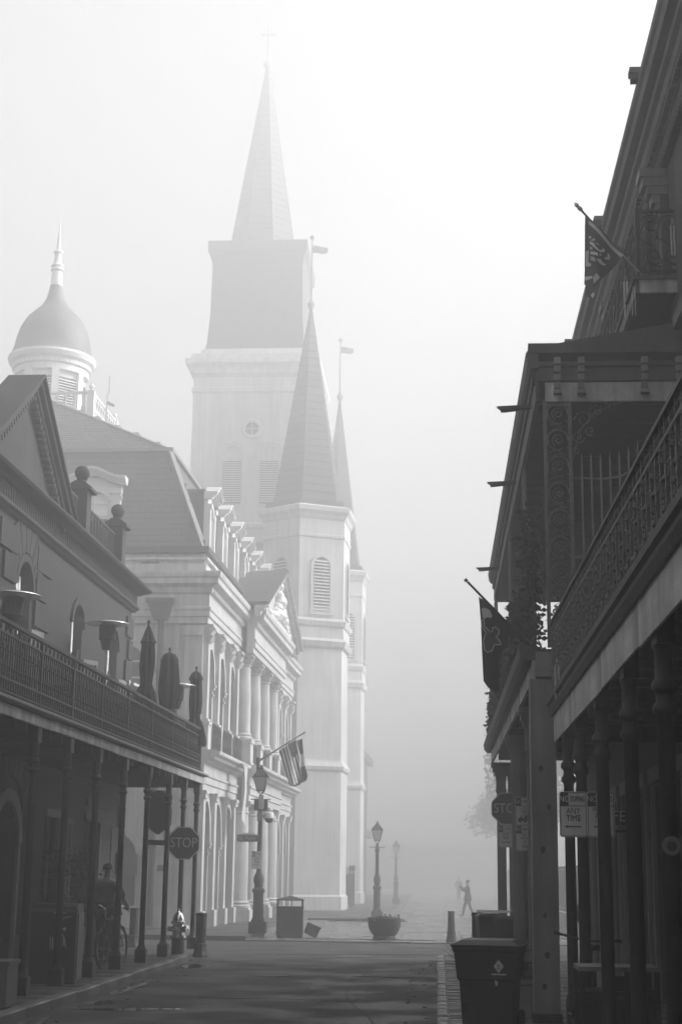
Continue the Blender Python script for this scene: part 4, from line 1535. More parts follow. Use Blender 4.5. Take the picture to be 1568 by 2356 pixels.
# ------------------------------------------------------------------ church with three spires, fading into the fog
CH = thing('church', 'tall pale church with a central spire and two hexagonal side towers fading into fog', 'church', (-6.28, 72.4, 0), 0)
OX, OY = 6.28, -72.4
def tower_parts(cx, cy, ang0, rk=1.0):
    """hexagonal side tower with louvred arches and a slated spire; local to the church"""
    Rr = 2.26
    t = MB()
    ph = ang0
    t.lathe([(q * rk, z) for q, z in [(2.34, .1), (2.34, .7), (2.24, .8), (2.24, 6.3), (2.36, 6.4), (2.4, 6.55), (2.26, 6.75), (2.22, 6.85), (2.2, 12.0), (2.36, 12.1), (2.46, 12.35), (2.3, 12.5), (2.28, 13.0),
             (2.38, 13.1), (2.44, 13.3), (2.28, 13.45), (2.26, 17.3), (2.32, 17.36), (2.32, 17.48), (2.28, 17.5), (2.28, 18.2), (2.36, 18.3), (2.42, 18.45), (2.58, 18.6), (2.62, 18.8), (2.3, 18.92)]],
            (cx, cy, 0), 6, ph)
    tw = t.build('side_tower', 'church', CH)
    s = MB()
    s.lathe([(q * rk, z) for q, z in [(2.2, 18.9), (2.2, 19.2), (1.8, 19.25)] + [(1.78 - 1.72 * (k + e_) / 26 + (.022 if not e_ else .0), 19.3 + 10.3 * (k + e_ * .98) / 26) for k in range(26) for e_ in (0, 1)]], (cx, cy, 0), 6, ph)
    sp = s.build('spire', 'slate', tw)
    f = MB()
    f.lathe([(.05, 29.5), (.14, 29.65), (.2, 29.85), (.1, 30.05), (.05, 30.15), (.035, 33.3), (.12, 33.4), (.14, 33.5), (.001, 33.65)], (cx, cy, 0), 10)
    f.build('finial', 'lead', tw)
    v = MB()
    for i in range(9):
        a, b = i / 8, (i + 1) / 8
        if i < 8:
            za, zb = .28 - .1 * a + .03 * math.sin(a * 6), .28 - .1 * b + .03 * math.sin(b * 6)
            if i >= 6:
                pass
            v.hexa([(cx + a * .8, cy - .01, 32.6 + .04 * math.sin(a * 7)), (cx + b * .8, cy - .01, 32.6 + .04 * math.sin(b * 7)), (cx + b * .8, cy + .01, 32.6 + .04 * math.sin(b * 7)), (cx + a * .8, cy + .01, 32.6 + .04 * math.sin(a * 7)),
                    (cx + a * .8, cy - .01, 32.75 + za), (cx + b * .8, cy - .01, 32.75 + zb), (cx + b * .8, cy + .01, 32.75 + zb), (cx + a * .8, cy + .01, 32.75 + za)])
    v.build('vane', 'lead', tw)
    # louvred arches on the six faces
    for k in range(6):
        a = ph + math.pi / 6 + k * math.pi / 3
        X = Matrix.Translation((cx, cy, 0)) @ Matrix.Rotation(a, 4, 'Z')
        ap = 2.26 * rk * math.cos(math.pi / 6)
        o = MB()
        pts = [(-.42, 13.75), (.42, 13.75)] + [(.42 * math.cos(q), 15.95 + .42 * math.sin(q)) for q in [math.pi * i / 10 for i in range(11)]]
        o.prism_x(pts, ap - .02, ap + .015)
        op = MB().add(o, X).build('belfry_opening', 'slate', tw)
        fr = MB()
        arch_band(fr, ap, ap + .07, 0, .84, 15.95, .42, .14, 10)
        fr.box(ap, ap + .07, -.56, -.42, 13.7, 15.95).box(ap, ap + .07, .42, .56, 13.7, 15.95).box(ap, ap + .12, -.6, .6, 13.58, 13.7)
        MB().add(fr, X).build('opening_frame', 'church', tw)
        facing = math.sin(a) < .3
        allm = MB()
        for q in range(16):
            z = 13.82 + .155 * q
            hw = .4 if z < 15.95 else math.sqrt(max(.01, .4 ** 2 - (z - 15.95) ** 2))
            one = MB().hexa([(ap, -hw, z + .07), (ap + .02, -hw, z + .07), (ap + .02, hw, z + .07), (ap, hw, z + .07), (ap + .07, -hw, z - .01), (ap + .09, -hw, z - .01), (ap + .09, hw, z - .01), (ap + .07, hw, z - .01)])
            if facing:
                MB().add(one, X).build('louvre_slat', 'church', tw)
            else:
                allm.add(one, X)
        if not facing:
            allm.build('louvre_slats', 'church', tw)
    return tw
tower_parts(0, 0, R(-94))
tower_parts(.5, 15.4, R(-94), .8)

# central tower, set back between them
MX, MY = -9.65 + OX, 79.5 + OY
m = MB()
h = 3.15
m.lathe([(h * 1.4142 * k, z) for k, z in ((1.03, .1), (1.03, 16.6), (1.06, 16.8), (1.0, 17.0), (1.0, 19.0), (1.04, 19.1), (1.04, 19.3), (1.0, 19.4), (1.0, 26.4), (1.03, 26.5), (1.03, 26.7), (1.0, 26.8), (1.0, 27.3), (1.06, 27.5), (1.08, 27.8), (1.14, 28.0),
                                              (1.14, 28.25), (1.05, 28.3), (1.05, 28.6), (.92, 28.7), (.9, 29.0), (.84, 29.1))], (MX, MY, 0), 4, math.pi / 4)
mt = m.build('central_tower', 'church', CH)
u = MB()
u.lathe([(2.72 * 1.4142, 28.9), (2.62 * 1.4142, 29.4), (2.5 * 1.4142, 31.0), (2.46 * 1.4142, 34.0), (2.5 * 1.4142, 34.2), (2.56 * 1.4142, 34.5), (2.7 * 1.4142, 34.7), (2.72 * 1.4142, 35.3), (1.9 * 1.4142, 35.4)], (MX, MY, 0), 4, math.pi / 4)
u.build('upper_stage', 'slate', mt)
u = MB()
u.lathe([(1.98, 35.35), (1.95, 35.6)] + [(1.95 - 1.85 * (k + e_) / 28 + (.022 if not e_ else .0), 35.6 + 11.7 * (k + e_ * .98) / 28) for k in range(28) for e_ in (0, 1)], (MX, MY, 0), 8, math.pi / 8)
u.build('spire', 'slate', mt)
u = MB()
u.lathe([(.1, 47.1), (.25, 47.3), (.28, 47.5), (.12, 47.7), (.06, 47.9), (.05, 50.0)], (MX, MY, 0), 10)
u.box(MX - .45, MX + .45, MY - .05, MY + .05, 49.3, 49.4)
u.build('cross', 'lead', mt)
fy = MY - h - .005
for x in (MX - .98, MX + .98):
    o = MB()
    o.box(x - .5, x + .5, fy - .03, fy + .05, 20.4, 22.75)
    op = o.build('belfry_opening', 'slate', mt)
    for q in range(19):
        z = 20.5 + .122 * q
        MB().hexa([(x - .48, fy - .02, z + .05), (x + .48, fy - .02, z + .05), (x + .48, fy - .04, z + .05), (x - .48, fy - .04, z + .05),
                   (x - .48, fy - .09, z - .02), (x + .48, fy - .09, z - .02), (x + .48, fy - .11, z - .02), (x - .48, fy - .11, z - .02)]).build('louvre_slat', 'church', mt)
    fr = MB()
    t = MB()
    arch_band(t, 0, .12, 0, 1.2, 22.9, .6, .14, 12)
    arch_band(t, 0, .09, 0, 1.55, 22.9, .78, .1, 12)
    X = Matrix.Translation((x, fy, 0)) @ Matrix.Rotation(R(-90), 4, 'Z')
    fr.add(t, X)
    fr.box(x - .66, x - .5, fy - .1, fy + .02, 20.3, 22.9).box(x + .5, x + .66, fy - .1, fy + .02, 20.3, 22.9)
    fr.build('opening_frame', 'church', mt)
rw = MB()
X = Matrix.Translation((MX + .02, fy, 24.45)) @ Matrix.Rotation(R(90), 4, 'X')
rw.add(MB().lathe([(.36, -.02), (.36, .03)], n=24), X)
rwo = rw.build('round_window', 'slate', mt)
rw = MB()
rw.add(MB().lathe([(.36, 0), (.36, .12), (.5, .12), (.56, .06), (.56, 0)], n=24), X)
rw.box(MX + .02 - .02, MX + .02 + .02, fy - .08, fy, 24.1, 24.8).box(MX + .02 - .36, MX + .02 + .36, fy - .075, fy, 24.43, 24.47)
rw.build('window_ring', 'church', mt)
for x in (-h, h - .5):
    MB().box(MX + x, MX + x + .5, fy - .12, fy + .02, 19.4, 26.3).build('corner_pilaster', 'church', mt)
# nave behind
n = MB()
n.box(-22, -1.3, -.6, 14.8, .1, 15.5)
n.build('nave_wall', 'church', CH)
n = MB()
n.prism_x([(-1.0, 15.4), (15.2, 15.4), (7.1, 20.2)], -22, -1.6)
n.build('nave_roof', 'slate', CH)
n = MB().box(-22, -1.2, -.8, -.55, 15.0, 15.6)
n.build('nave_cornice', 'church', CH)
# front wall between the towers with a big door and cornices
n = MB()
wall_strip(n, -1.2, .0, 1.6, 13.6, .1, 14.0, [(7.4, 3.0, .1, 5.0, 1.5), (3.9, 1.5, .1, 3.4, .75), (11.0, 1.5, .1, 3.4, .75)], 10)
n.box(-1.2, .25, 1.6, 13.6, 6.6, 7.1).box(-1.2, .35, 1.6, 13.6, 13.4, 14.0)
n.build('front_wall', 'church', CH)
n = MB().box(-1.0, -.9, 5.9, 8.9, .1, 6.4).box(-1.0, -.9, 3.2, 4.7, .1, 4.1).box(-1.0, -.9, 10.2, 11.8, .1, 4.1)
n.build('church_doors', 'dark_wood', CH)

# dark iron gate across the recess beside the near tower
gt = thing('iron_gate', 'dark iron gate with ball topped posts beside the foot of the near church tower', 'gate', (-4.6, 77.2, .12))
for k in range(20):
    MB().box(-.5 + .05 * k, -.48 + .05 * k, -.02, .02, 0, 1.75 + .1 * math.sin(math.pi * k / 19)).build('bar', 'iron', gt)
MB().box(-.55, .55, -.05, .05, .1, .18).box(-.55, .55, -.05, .05, 1.5, 1.6).box(-.54, .54, -.01, .01, .1, 1.5).build('rail', 'iron', gt)
for x in (-.5, -.14, .05, .32, .48):
    MB().lathe([(.05, 1.6), (.04, 1.76), (.09, 1.82), (.11, 1.9), (.07, 2.0), (.001, 2.03)], (x, 0, 0), 8).build('ball_finial', 'iron', gt)
pq = thing('arched_plaque', 'arched grey tablet on the church wall above the iron gate', 'plaque', (-4.75, 74.3, 2.0))
MB().prism_y([(-.25, 0), (.25, 0), (.25, .62)] + [(.25 * math.cos(q), .62 + .16 * math.sin(q)) for q in [math.pi * i / 8 for i in range(1, 8)]] + [(-.25, .62)], -.04, .04).build('tablet', 'iron_grey', pq)
MB().box(-.28, .28, -.06, .3, -.04, 0).build('ledge', 'church', pq)
lw_ = thing('small_wall_sign', 'small dark sign low on the face of the near church tower', 'sign', (-5.55, 70.95, .62))
MB().box(-.2, .2, -.03, .03, -.12, .14).build('plate', 'plastic_grey', lw_)
MB().box(-.22, .22, -.025, .04, .14, .17).build('rim', 'iron', lw_)
bn = thing('church_banner', 'narrow pale banner on a pole beside the near church tower', 'banner', (-4.82, 74.0, 0))
MB().tube([(-.05, 0, 4.5), (-.02, 0, 2.6)], .025, 6).build('pole', 'lead', bn)
c_ = MB()
for i in range(9):
    for j in range(4):
        c_.v.append((.04 + .11 * j / 3 + .03 * math.sin(i * .9), .05 * math.sin(j * 2 + i * .5), 4.4 - .19 * i))
for i in range(8):
    for j in range(3):
        c_.f.append((i * 4 + j, i * 4 + j + 1, i * 4 + j + 5, i * 4 + j + 4))
c_.build('cloth', 'church', bn)

# the matching arcaded building beyond the church, a blur in the fog
PB = thing('arcaded_building', 'arcaded building beyond the church, only a faint grey mass in the fog', 'building', (-6.4, 108, 0), CROT)
w = MB()
wall_strip(w, -.7, 0, 0, 22, .1, 5.0, [(1.4 + 2.4 * k, 1.5, .13, 2.6, 1.2) for k in range(9)], 8)
wall_strip(w, -.699, 0, 0, 22, 5.0, 11.0, [(1.4 + 2.4 * k, 1.4, 5.4, 7.4, 1.0) for k in range(9)], 8)
w.box(-14, -.7, 0, .6, 0, 11).box(-14, -13.4, .6, 22, 0, 11).box(-13.4, -4, .7, 22, .0, 10.8)
w.build('wall', 'plaster_trim', PB)
MB().box(-14.3, .5, -.4, 22.4, 10.6, 11.1).build('cornice', 'plaster_trim', PB)
MB().hexa([(-14, 0, 11.1), (0, 0, 11.1), (0, 22, 11.1), (-14, 22, 11.1), (-12.4, 1.6, 15), (-1.6, 1.6, 15), (-1.6, 20.4, 15), (-12.4, 20.4, 15)]).build('roof', 'slate', PB)
MB().box(0, .6, -.2, 22, 4.6, 5.1).build('ledge', 'plaster_trim', PB)
# low dark range closing the view far down the street
FB = thing('distant_row', 'low dark building range closing the view far down the foggy street', 'building', (4, 190, 0))
w = MB()
w.box(-14, 16, 0, 10, 0, 5.2)
w.build('wall', 'wall_right', FB)
MB().prism_x([(-.5, 5.2), (10.5, 5.2), (5, 5.9)], -14.5, 16.5).build('roof', 'slate', FB)
for k in range(7):
    MB().box(-12.5 + 4 * k, -11.3 + 4 * k, -.06, 0, .2, 2.6).build('door', 'dark_wood', FB)

# the square on the right: iron fence and trees
fn = thing('square_fence', 'long iron fence round the square on the right, faint in the fog', 'fence', (4.6, 45, 0))
MB().box(-.2, .2, 0, 60, 0, .5).build('kerb_wall', 'concrete', fn)
bm__ = MB().box(-.012, .012, -.012, .012, .5, 2.1).mesh('bar', 'iron')
for k in range(290):
    put(bm__, 'bar', fn, (0, .1 + .2 * k, 0))
MB().box(-.02, .02, 0, 60, 1.95, 2.0).box(-.02, .02, 0, 60, .6, .65).build('rail', 'iron', fn)

def tree(label, x, y, h, cr, seed, n=5500):
    t = thing('oak_tree', label, 'tree', (x, y, 0), 0, 'trees in the square')
    rnd = random.Random(seed)
    tr = MB()
    tr.tube([(0, 0, 0), (.05, .05, h * .2), (.1, 0, h * .42)], [.28, .22, .16], 8)
    clumps = []
    for k in range(11):
        a = rnd.uniform(0, 6.28)
        rr = cr * rnd.uniform(.3, .8)
        z = h * rnd.uniform(.5, .92)
        p = Vector((rr * math.cos(a), rr * math.sin(a), z))
        clumps.append((p, cr * rnd.uniform(.28, .5)))
        tr.tube([(.08, 0, h * rnd.uniform(.3, .42)), tuple(p * .5 + Vector((0, 0, h * .2))), tuple(p)], [.1, .07, .02], 5)
    tr.build('trunk', 'bark', t)
    def fnn(r):
        c, s = r.choice(clumps)
        v = Vector((r.gauss(0, 1), r.gauss(0, 1), r.gauss(0, .7)))
        v = v.normalized() * s * r.uniform(.5, 1.0)
        return c + v
    leaves(n, fnn, rnd, .17, .26).build('crown', 'leaf', t)
tree('spreading tree in the square nearest the right hand buildings, blurred by fog', 5.6, 80, 10.5, 3.0, 11)
tree('tree in the square behind the nearest one, fainter in the fog', 6.2, 95, 11.5, 3.4, 12)
tree('farthest faint tree in the square beside the street end', 5.4, 110, 10, 3.2, 13)
tree('tree inside the square glimpsed under the right hand gallery', 9.5, 68, 9, 3.2, 14)
# ------------------------------------------------------------------ right hand corner building with two galleries and a third floor balcony
RB = thing('balcony_house', 'dark three storey corner house on the right with a two tier gallery and overgrown railing', 'building', (3.1, 18.5, 0))
RO = (-3.1, -18.5, 0)
def rp(mb, name, material, parent=RB, smooth=False, kind=None):
    """a part built in street coordinates"""
    return mb.build(name, material, parent, smooth, kind, RO if parent is RB else (0, 0, 0))
def rput(me, name, x, y, z, rot=(0, 0, 0), scale=None, parent=None):
    p = parent or RB
    if p is RB:
        return put(me, name, p, (x - 3.1, y - 18.5, z), rot, None, scale)
    return put(me, name, p, (x, y, z), rot, None, scale)

Y0, Y1 = 18.5, 33.0
gops = [(20.0 + 1.75 * k, .95, .12, 3.0, 0) for k in range(8)]
u2 = [(20.2 + 2.1 * k, .95, 4.6, 7.0, 0) for k in range(7)]
u3 = [(20.2 + 2.3 * k, 1.0, 9.3, 11.0, 0) for k in range(6)]
w = MB()
def mirror_strip(mb, x0, x1, *a):
    wall_strip(mb, x0, x1, *a)
wall_strip(w, 3.1, 3.5, Y0, Y1, 0, 4.3, gops)
wall_strip(w, 3.101, 3.5, Y0, Y1, 4.3, 8.6, u2)
wall_strip(w, 3.1, 3.5, Y0, Y1, 8.6, 11.9, u3)
w.box(3.5, 12, Y0, Y0 + .4, 0, 11.9).box(3.5, 12, Y1 - .4, Y1, 0, 11.9).box(11.6, 12, Y0 + .4, Y1 - .4, 0, 11.9).box(3.5, 11.6, Y0 + .4, Y1 - .4, 11.6, 11.85)
w.box(3.5, 11.6, Y0 + .4, Y1 - .4, 4.2, 4.4)
w.box(3.102, 11.9, 11.2, Y0 - .01, 8.75, 11.85)
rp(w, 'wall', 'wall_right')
for i, (c, ww, zb, zs, _) in enumerate(gops):
    d = MB()
    d.box(3.3, 3.36, c - ww / 2, c + ww / 2, zb, zs)
    o = rp(d, 'door', 'dark_wood')
    p = MB()
    for s in (-1, 1):
        for a, b in ((.3, 1.1), (1.25, 2.1), (2.25, 2.85)):
            y0, y1 = sorted((c + s * .05, c + s * (ww / 2 - .06)))
            p.box(3.285, 3.3, y0, y1, a, b)
    p.build('door_panel', 'dark_wood', o)
    MB().lathe([(.001, -.03), (.03, 0), (.001, .03)], (3.27, c + .06, 1.05), 8).build('handle', 'steel', o)
    for s in (-1, 1):
        f = MB().box(3.04, 3.12, c + s * (ww / 2 + .06) - .05, c + s * (ww / 2 + .06) + .05, .1, 3.05)
        rp(f, 'door_jamb', 'trim_right')
    rp(MB().box(3.02, 3.12, c - ww / 2 - .16, c + ww / 2 + .16, 3.05, 3.25), 'lintel', 'trim_right')
for ops, nm in ((u2, 'shutter'), (u3, 'shutter')):
    for (c, ww, zb, zs, _) in ops:
        f = MB().box(3.28, 3.34, c - ww / 2, c + ww / 2, zb, zs)
        o = rp(f, 'window', 'glass')
        q = MB().box(3.24, 3.28, c - .03, c + .03, zb, zs)
        for k in range(1, 4):
            z = zb + (zs - zb) * k / 4
            q.box(3.245, 3.275, c - ww / 2, c + ww / 2, z - .015, z + .015)
        q.build('sash', 'trim_right', o)
        rp(MB().box(3.03, 3.12, c - ww / 2 - .12, c + ww / 2 + .12, zs, zs + .18), 'lintel', 'trim_right')
        for s in (-1, 1):
            sh = MB().box(3.03, 3.09, *sorted((c + s * ww / 2, c + s * (ww / 2 + .46))), zb + .02, zs - .02)
            so = rp(sh, 'shutter', 'shutter_dark')
            l = MB()
            z = zb + .1
            while z < zs - .1:
                l.hexa([(3.0, min(c + s * (ww / 2 + .06), c + s * (ww / 2 + .4)), z), (3.03, min(c + s * (ww / 2 + .06), c + s * (ww / 2 + .4)), z + .03), (3.03, max(c + s * (ww / 2 + .06), c + s * (ww / 2 + .4)), z + .03), (3.0, max(c + s * (ww / 2 + .06), c + s * (ww / 2 + .4)), z),
                        (3.0, min(c + s * (ww / 2 + .06), c + s * (ww / 2 + .4)), z + .012), (3.03, min(c + s * (ww / 2 + .06), c + s * (ww / 2 + .4)), z + .042), (3.03, max(c + s * (ww / 2 + .06), c + s * (ww / 2 + .4)), z + .042), (3.0, max(c + s * (ww / 2 + .06), c + s * (ww / 2 + .4)), z + .012)])
                z += .09
            l.build('louvre_slats', 'shutter_dark', so)

# first gallery: deck, white band, dark gutter, posts
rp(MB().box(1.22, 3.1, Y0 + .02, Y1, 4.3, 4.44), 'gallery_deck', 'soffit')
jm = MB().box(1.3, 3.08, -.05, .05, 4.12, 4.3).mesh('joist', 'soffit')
for k in range(20):
    rput(jm, 'joist', 0, Y0 + .4 + .72 * k, 0)
y = Y0
fb = MB().box(1.16, 1.2, -.5, .5, 4.07, 4.3).mesh('fascia_board', 'valance')
while y < Y1:
    l = min(random.uniform(2.2, 3.2), Y1 - y + .01)
    rput(fb, 'fascia_board', 0, y + l / 2, random.uniform(-.006, .006), scale=(1, l - .012, 1))
    y += l
g = MB()
g.prism_y([(1.22, 4.3), (1.08, 4.3), (1.02, 4.36), (1.0, 4.47), (1.22, 4.47)], Y0 + .02, Y1 + .1)
rp(g, 'gutter', 'iron_grey')
g = MB().box(1.2, 3.1, Y0 - .02, Y0 + .02, 4.1, 4.4)
rp(g, 'end_board', 'trim_right')
# timber posts, the near one heavy and rough with knots
kn = MB()
tp = MB()
tp.hexa([(1.12, Y0 + .02, .1), (1.42, Y0 + .02, .1), (1.42, Y0 + .32, .1), (1.12, Y0 + .32, .1), (1.13, Y0 + .02, 4.07), (1.43, Y0 + .02, 4.07), (1.43, Y0 + .32, 4.07), (1.13, Y0 + .32, 4.07)])
post = rp(tp, 'timber_post', 'timber')
for z, x in ((3.0, 1.24), (2.55, 1.33), (2.05, 1.25), (1.3, 1.26), (.85, 1.28), (.5, 1.24)):
    k_ = MB()
    r_ = random.uniform(.022, .038)
    k_.add(MB().lathe([(r_, -.004), (r_ * .8, .006), (r_ * .5, .0), (.001, .004)], n=10), Matrix.Translation((x, Y0 + .018, z)) @ Matrix.Rotation(R(90), 4, 'X') @ Matrix.Scale(1.25, 4, (0, 1, 0)))
    k_.build('knot', 'dark_wood', post)
bpl = MB().box(1.1, 1.44, Y0 + .0, Y0 + .34, .1, .2)
bpl.build('post_shoe', 'iron', post)
gp = MB()
gp.box(-.1, .1, -.1, .1, .1, .4).box(-.085, .085, -.085, .085, .4, 3.45)
for k in (-.05, 0, .05):
    gp.box(-.092, .092, k - .012, k + .012, .5, 3.4)
    gp.box(k - .012, k + .012, -.092, .092, .5, 3.4)
gp.box(-.11, .11, -.11, .11, 3.45, 3.52).box(-.1, .1, -.1, .1, 3.52, 3.7)
gp = gp.mesh('gallery_post', 'trim_right')
gc = MB()
for q in range(4):
    t_ = q / 4
    gc.box(-.11 - .03 * q, .11 + .03 * q, -.11 - .04 * q, .11 + .04 * q, 3.7 + .09 * q, 3.79 + .09 * q)
gc = gc.mesh('capital', 'trim_right')
PY = [21.7, 26.2, 32.7]
for y in PY:
    o = rput(gp, 'gallery_post', 1.35, y, 0)
    put(gc, 'capital', o)
for x, y in ((1.6, 32.72), (1.52, 26.45)):
    o = rput(gp, 'gallery_post', x, y, 0)
    put(gc, 'capital', o)
# second tier: thin iron posts, scrolled panels, roof
sp_ = MB().lathe([(.03, 4.44), (.03, 7.6)], n=8).mesh('iron_post', 'cast_iron')
for y in PY + [32.95]:
    rput(sp_, 'iron_post', 1.3, y, 0)
    rput(sp_, 'iron_post', 1.3, y + .24, 0)
# shallow lattice panels between each pair of thin posts
lat = MB()
for k in range(16):
    z = 4.6 + .19 * k
    lat.tube(spiral((0, .12, z), .015, .085, k % 2 * 3.14, 1.4, 9), .008, 4)
lat = lat.mesh('scroll_panel', 'cast_iron')
for y in PY:
    rput(lat, 'scroll_panel', 1.3, y, 0)
# big scrolled cast iron panel facing up the street at the near end
sc = MB()
for x in (1.375, 1.685):
    sc.box(x - .022, x + .022, Y0 + .0, Y0 + .05, 4.46, 7.6)
for z in (4.5, 5.15, 7.55):
    sc.box(1.375, 1.685, Y0 + .005, Y0 + .045, z - .02, z + .02)
ep = rp(sc, 'end_panel', 'cast_iron')
one = MB()
one.tube([(1.53 + .13 * math.cos(a), Y0 + .025, .13 * math.sin(a)) for a in [2 * math.pi * i / 16 for i in range(14)]], .014, 5)
one.tube(spiral((1.53, Y0 + .025, 0), .015, .085, .5, 1.6, 14, 'xz'), .012, 5)
one.tube([(1.42, Y0 + .025, -.16), (1.5, Y0 + .025, -.13), (1.62, Y0 + .025, -.2)], .011, 4)
one.tube([(1.64, Y0 + .025, .14), (1.56, Y0 + .025, .17), (1.45, Y0 + .025, .13)], .011, 4)
for k in range(6):
    a = k * 1.047 + .3
    one.lathe([(.001, -.02), (.016, 0), (.001, .02)], (1.53 + .15 * math.cos(a), Y0 + .025, .15 * math.sin(a)), 5)
one = one.mesh('scroll', 'cast_iron')
two = MB()
for s in (-1, 1):
    two.tube(spiral((1.53 + s * .07, Y0 + .025, .08), .01, .065, 1.5 - s * 1.5, s * 1.3, 12, 'xz'), .012, 4)
    two.tube(spiral((1.53 + s * .07, Y0 + .025, -.09), .01, .06, 1.5 + s * 1.5, -s * 1.3, 12, 'xz'), .012, 4)
    two.tube([(1.53, Y0 + .025, .2), (1.53 + s * .1, Y0 + .025, .16), (1.53, Y0 + .025, .02), (1.53 + s * .08, Y0 + .025, -.02), (1.53, Y0 + .025, -.2)], .011, 4)
two = two.mesh('scroll', 'cast_iron')
for k in range(7):
    put(one, 'scroll', ep, (0, 0, 5.36 + .345 * k), (0, 0, 0))
for k in range(2):
    put(two, 'scroll', ep, (0, 0, 4.68 + .32 * k))
# bracket of tendrils under the roof beside the panel
tb = MB()
for (x, z, r_, a, tu) in ((1.85, 7.35, .12, 0, 1.5), (2.02, 7.46, .1, 2, 1.4), (1.78, 7.12, .09, 3, 1.5), (2.2, 7.53, .07, 1, 1.3), (1.74, 6.93, .06, 2, 1.3), (1.93, 7.2, .07, 4, 1.2)):
    tb.tube(spiral((x, Y0 + .02, z), .015, r_, a, tu, 12, 'xz'), .012, 4)
tb.tube([(1.7, Y0 + .02, 6.8), (1.8, Y0 + .02, 7.2), (2.0, Y0 + .02, 7.45), (2.35, Y0 + .02, 7.58)], .014, 5)
rp(tb, 'corner_bracket', 'cast_iron')
# spiked partition behind it, dropping to a lower rail
pk = MB().tube([(0, 0, 0), (0, 0, 1.45), (0, 0, 1.58)], [.014, .014, .002], 6).mesh('spike', 'trim_right')
pt = MB()
crv = [(1.7, 6.62), (1.9, 6.61), (2.1, 6.6), (2.3, 6.63), (2.5, 6.74), (2.7, 6.88), (2.9, 7.0), (3.1, 7.08)]
pt.tube([(x, Y0 + .12, z) for x, z in crv], .016, 6)
rp(MB().box(1.7, 3.1, Y0 + .1, Y0 + .13, 5.58, 5.62), 'lower_rail', 'trim_right')
po = rp(pt, 'partition_rail', 'trim_right')
for k in range(11):
    x = 1.83 + .117 * k
    dz = 0
    for i in range(len(crv) - 1):
        if crv[i][0] <= x <= crv[i + 1][0]:
            t_ = (x - crv[i][0]) / (crv[i + 1][0] - crv[i][0])
            dz = crv[i][1] + t_ * (crv[i + 1][1] - crv[i][1])
    put(pk, 'spike', po, (x, Y0 + .12, 5.55), (0, 0, 0), None, (1, 1, (dz + .34 - 5.55) / 1.58))
# roof of the two tier gallery
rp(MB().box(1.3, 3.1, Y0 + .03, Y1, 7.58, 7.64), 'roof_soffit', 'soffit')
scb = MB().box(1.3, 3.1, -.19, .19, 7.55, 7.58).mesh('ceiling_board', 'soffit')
for k in range(35):
    rput(scb, 'ceiling_board', 0, Y0 + .25 + .41 * k, random.uniform(-.004, .004))
r_ = MB()
r_.hexa([(1.2, Y0 - .02, 8.22), (3.1, Y0 - .02, 8.56), (3.1, Y1 + .1, 8.56), (1.2, Y1 + .1, 8.22), (1.2, Y0 - .02, 8.27), (3.1, Y0 - .02, 8.62), (3.1, Y1 + .1, 8.62), (1.2, Y1 + .1, 8.27)])
rp(r_, 'gallery_roof', 'slate')
r_ = MB()
r_.box(1.38, 3.1, Y0 - .02, Y0 + .03, 7.58, 7.83)
rp(r_, 'end_valance', 'valance')
r_ = MB()
r_.box(1.3, 3.1, Y0 - .04, Y0 + .02, 7.85, 8.02).box(1.26, 3.1, Y0 - .06, Y0 + .02, 8.04, 8.1)
rp(r_, 'end_frieze', 'eave_right')
r_ = MB()
r_.prism_x([(Y0 - .1, 8.2), (Y0 + .02, 8.12), (Y0 + .02, 8.24), (Y0 - .1, 8.33)], 1.17, 3.1)
r_.hexa([(1.2, Y0 - .06, 8.24), (3.1, Y0 - .06, 8.24), (3.1, Y0, 8.24), (1.2, Y0, 8.24), (1.2, Y0 - .06, 8.28), (3.1, Y0 - .06, 8.62), (3.1, Y0, 8.62), (1.2, Y0, 8.28)])
rp(r_, 'end_gutter', 'eave_right')
bk = MB()
for q in range(4):
    bk.box(-.04, .04, -.14 + .03 * q, .0, 8.04 - .1 * q, 8.12 - .1 * q)
bk.box(-.05, .05, -.1, 0, 7.66, 7.71)
bk = bk.mesh('eave_bracket', 'trim_right')
for x in (1.53, 1.83, 2.62, 3.05):
    rput(bk, 'eave_bracket', x, Y0 - .03, 0)
# street side of the eave: frieze board with a cut scalloped edge, gutter above
e_ = MB()
e_.box(1.26, 1.3, Y0, Y1, 7.6, 8.1)
rp(e_, 'eave_frieze', 'eave_right')
e_ = MB()
e_.prism_y([(1.3, 8.0), (1.2, 8.0), (1.16, 8.06), (1.14, 8.2), (1.17, 8.24), (1.3, 8.2)], Y0 - .09, Y1 + .1)
rp(e_, 'eave_gutter', 'eave_right')
sca = MB()
sca.prism_x([(-.11, 0), (.11, 0)] + [(.11 * math.cos(a), -.12 * math.sin(a)) for a in [math.pi * i / 6 for i in range(1, 6)]], 1.225, 1.255)
sca = sca.mesh('scallop', 'eave_right')
for k in range(62):
    rput(sca, 'scallop', 0, Y0 + .15 + .233 * k, 7.95)
spt = MB()
spt.hexa([(1.28, -.05, .06), (1.28, .05, .06), (1.28, .05, .1), (1.28, -.05, .1), (.86, -.05, -.02), (.86, .05, -.02), (.86, .05, .02), (.86, -.05, .02)])
spt.hexa([(.9, -.05, -.02), (1.24, -.05, .05), (1.24, -.04, .05), (.9, -.04, -.02), (.8, -.05, .1), (1.24, -.05, .13), (1.24, -.04, .13), (.8, -.04, .1)])
spt.hexa([(.9, .04, -.02), (1.24, .04, .05), (1.24, .05, .05), (.9, .05, -.02), (.8, .04, .1), (1.24, .04, .13), (1.24, .05, .13), (.8, .05, .1)])
spt = spt.mesh('water_spout', 'iron_grey')
for y in (19.4, 23.4, 30.3):
    rput(spt, 'water_spout', 0, y, 7.74, scale=(1, .7, .6))

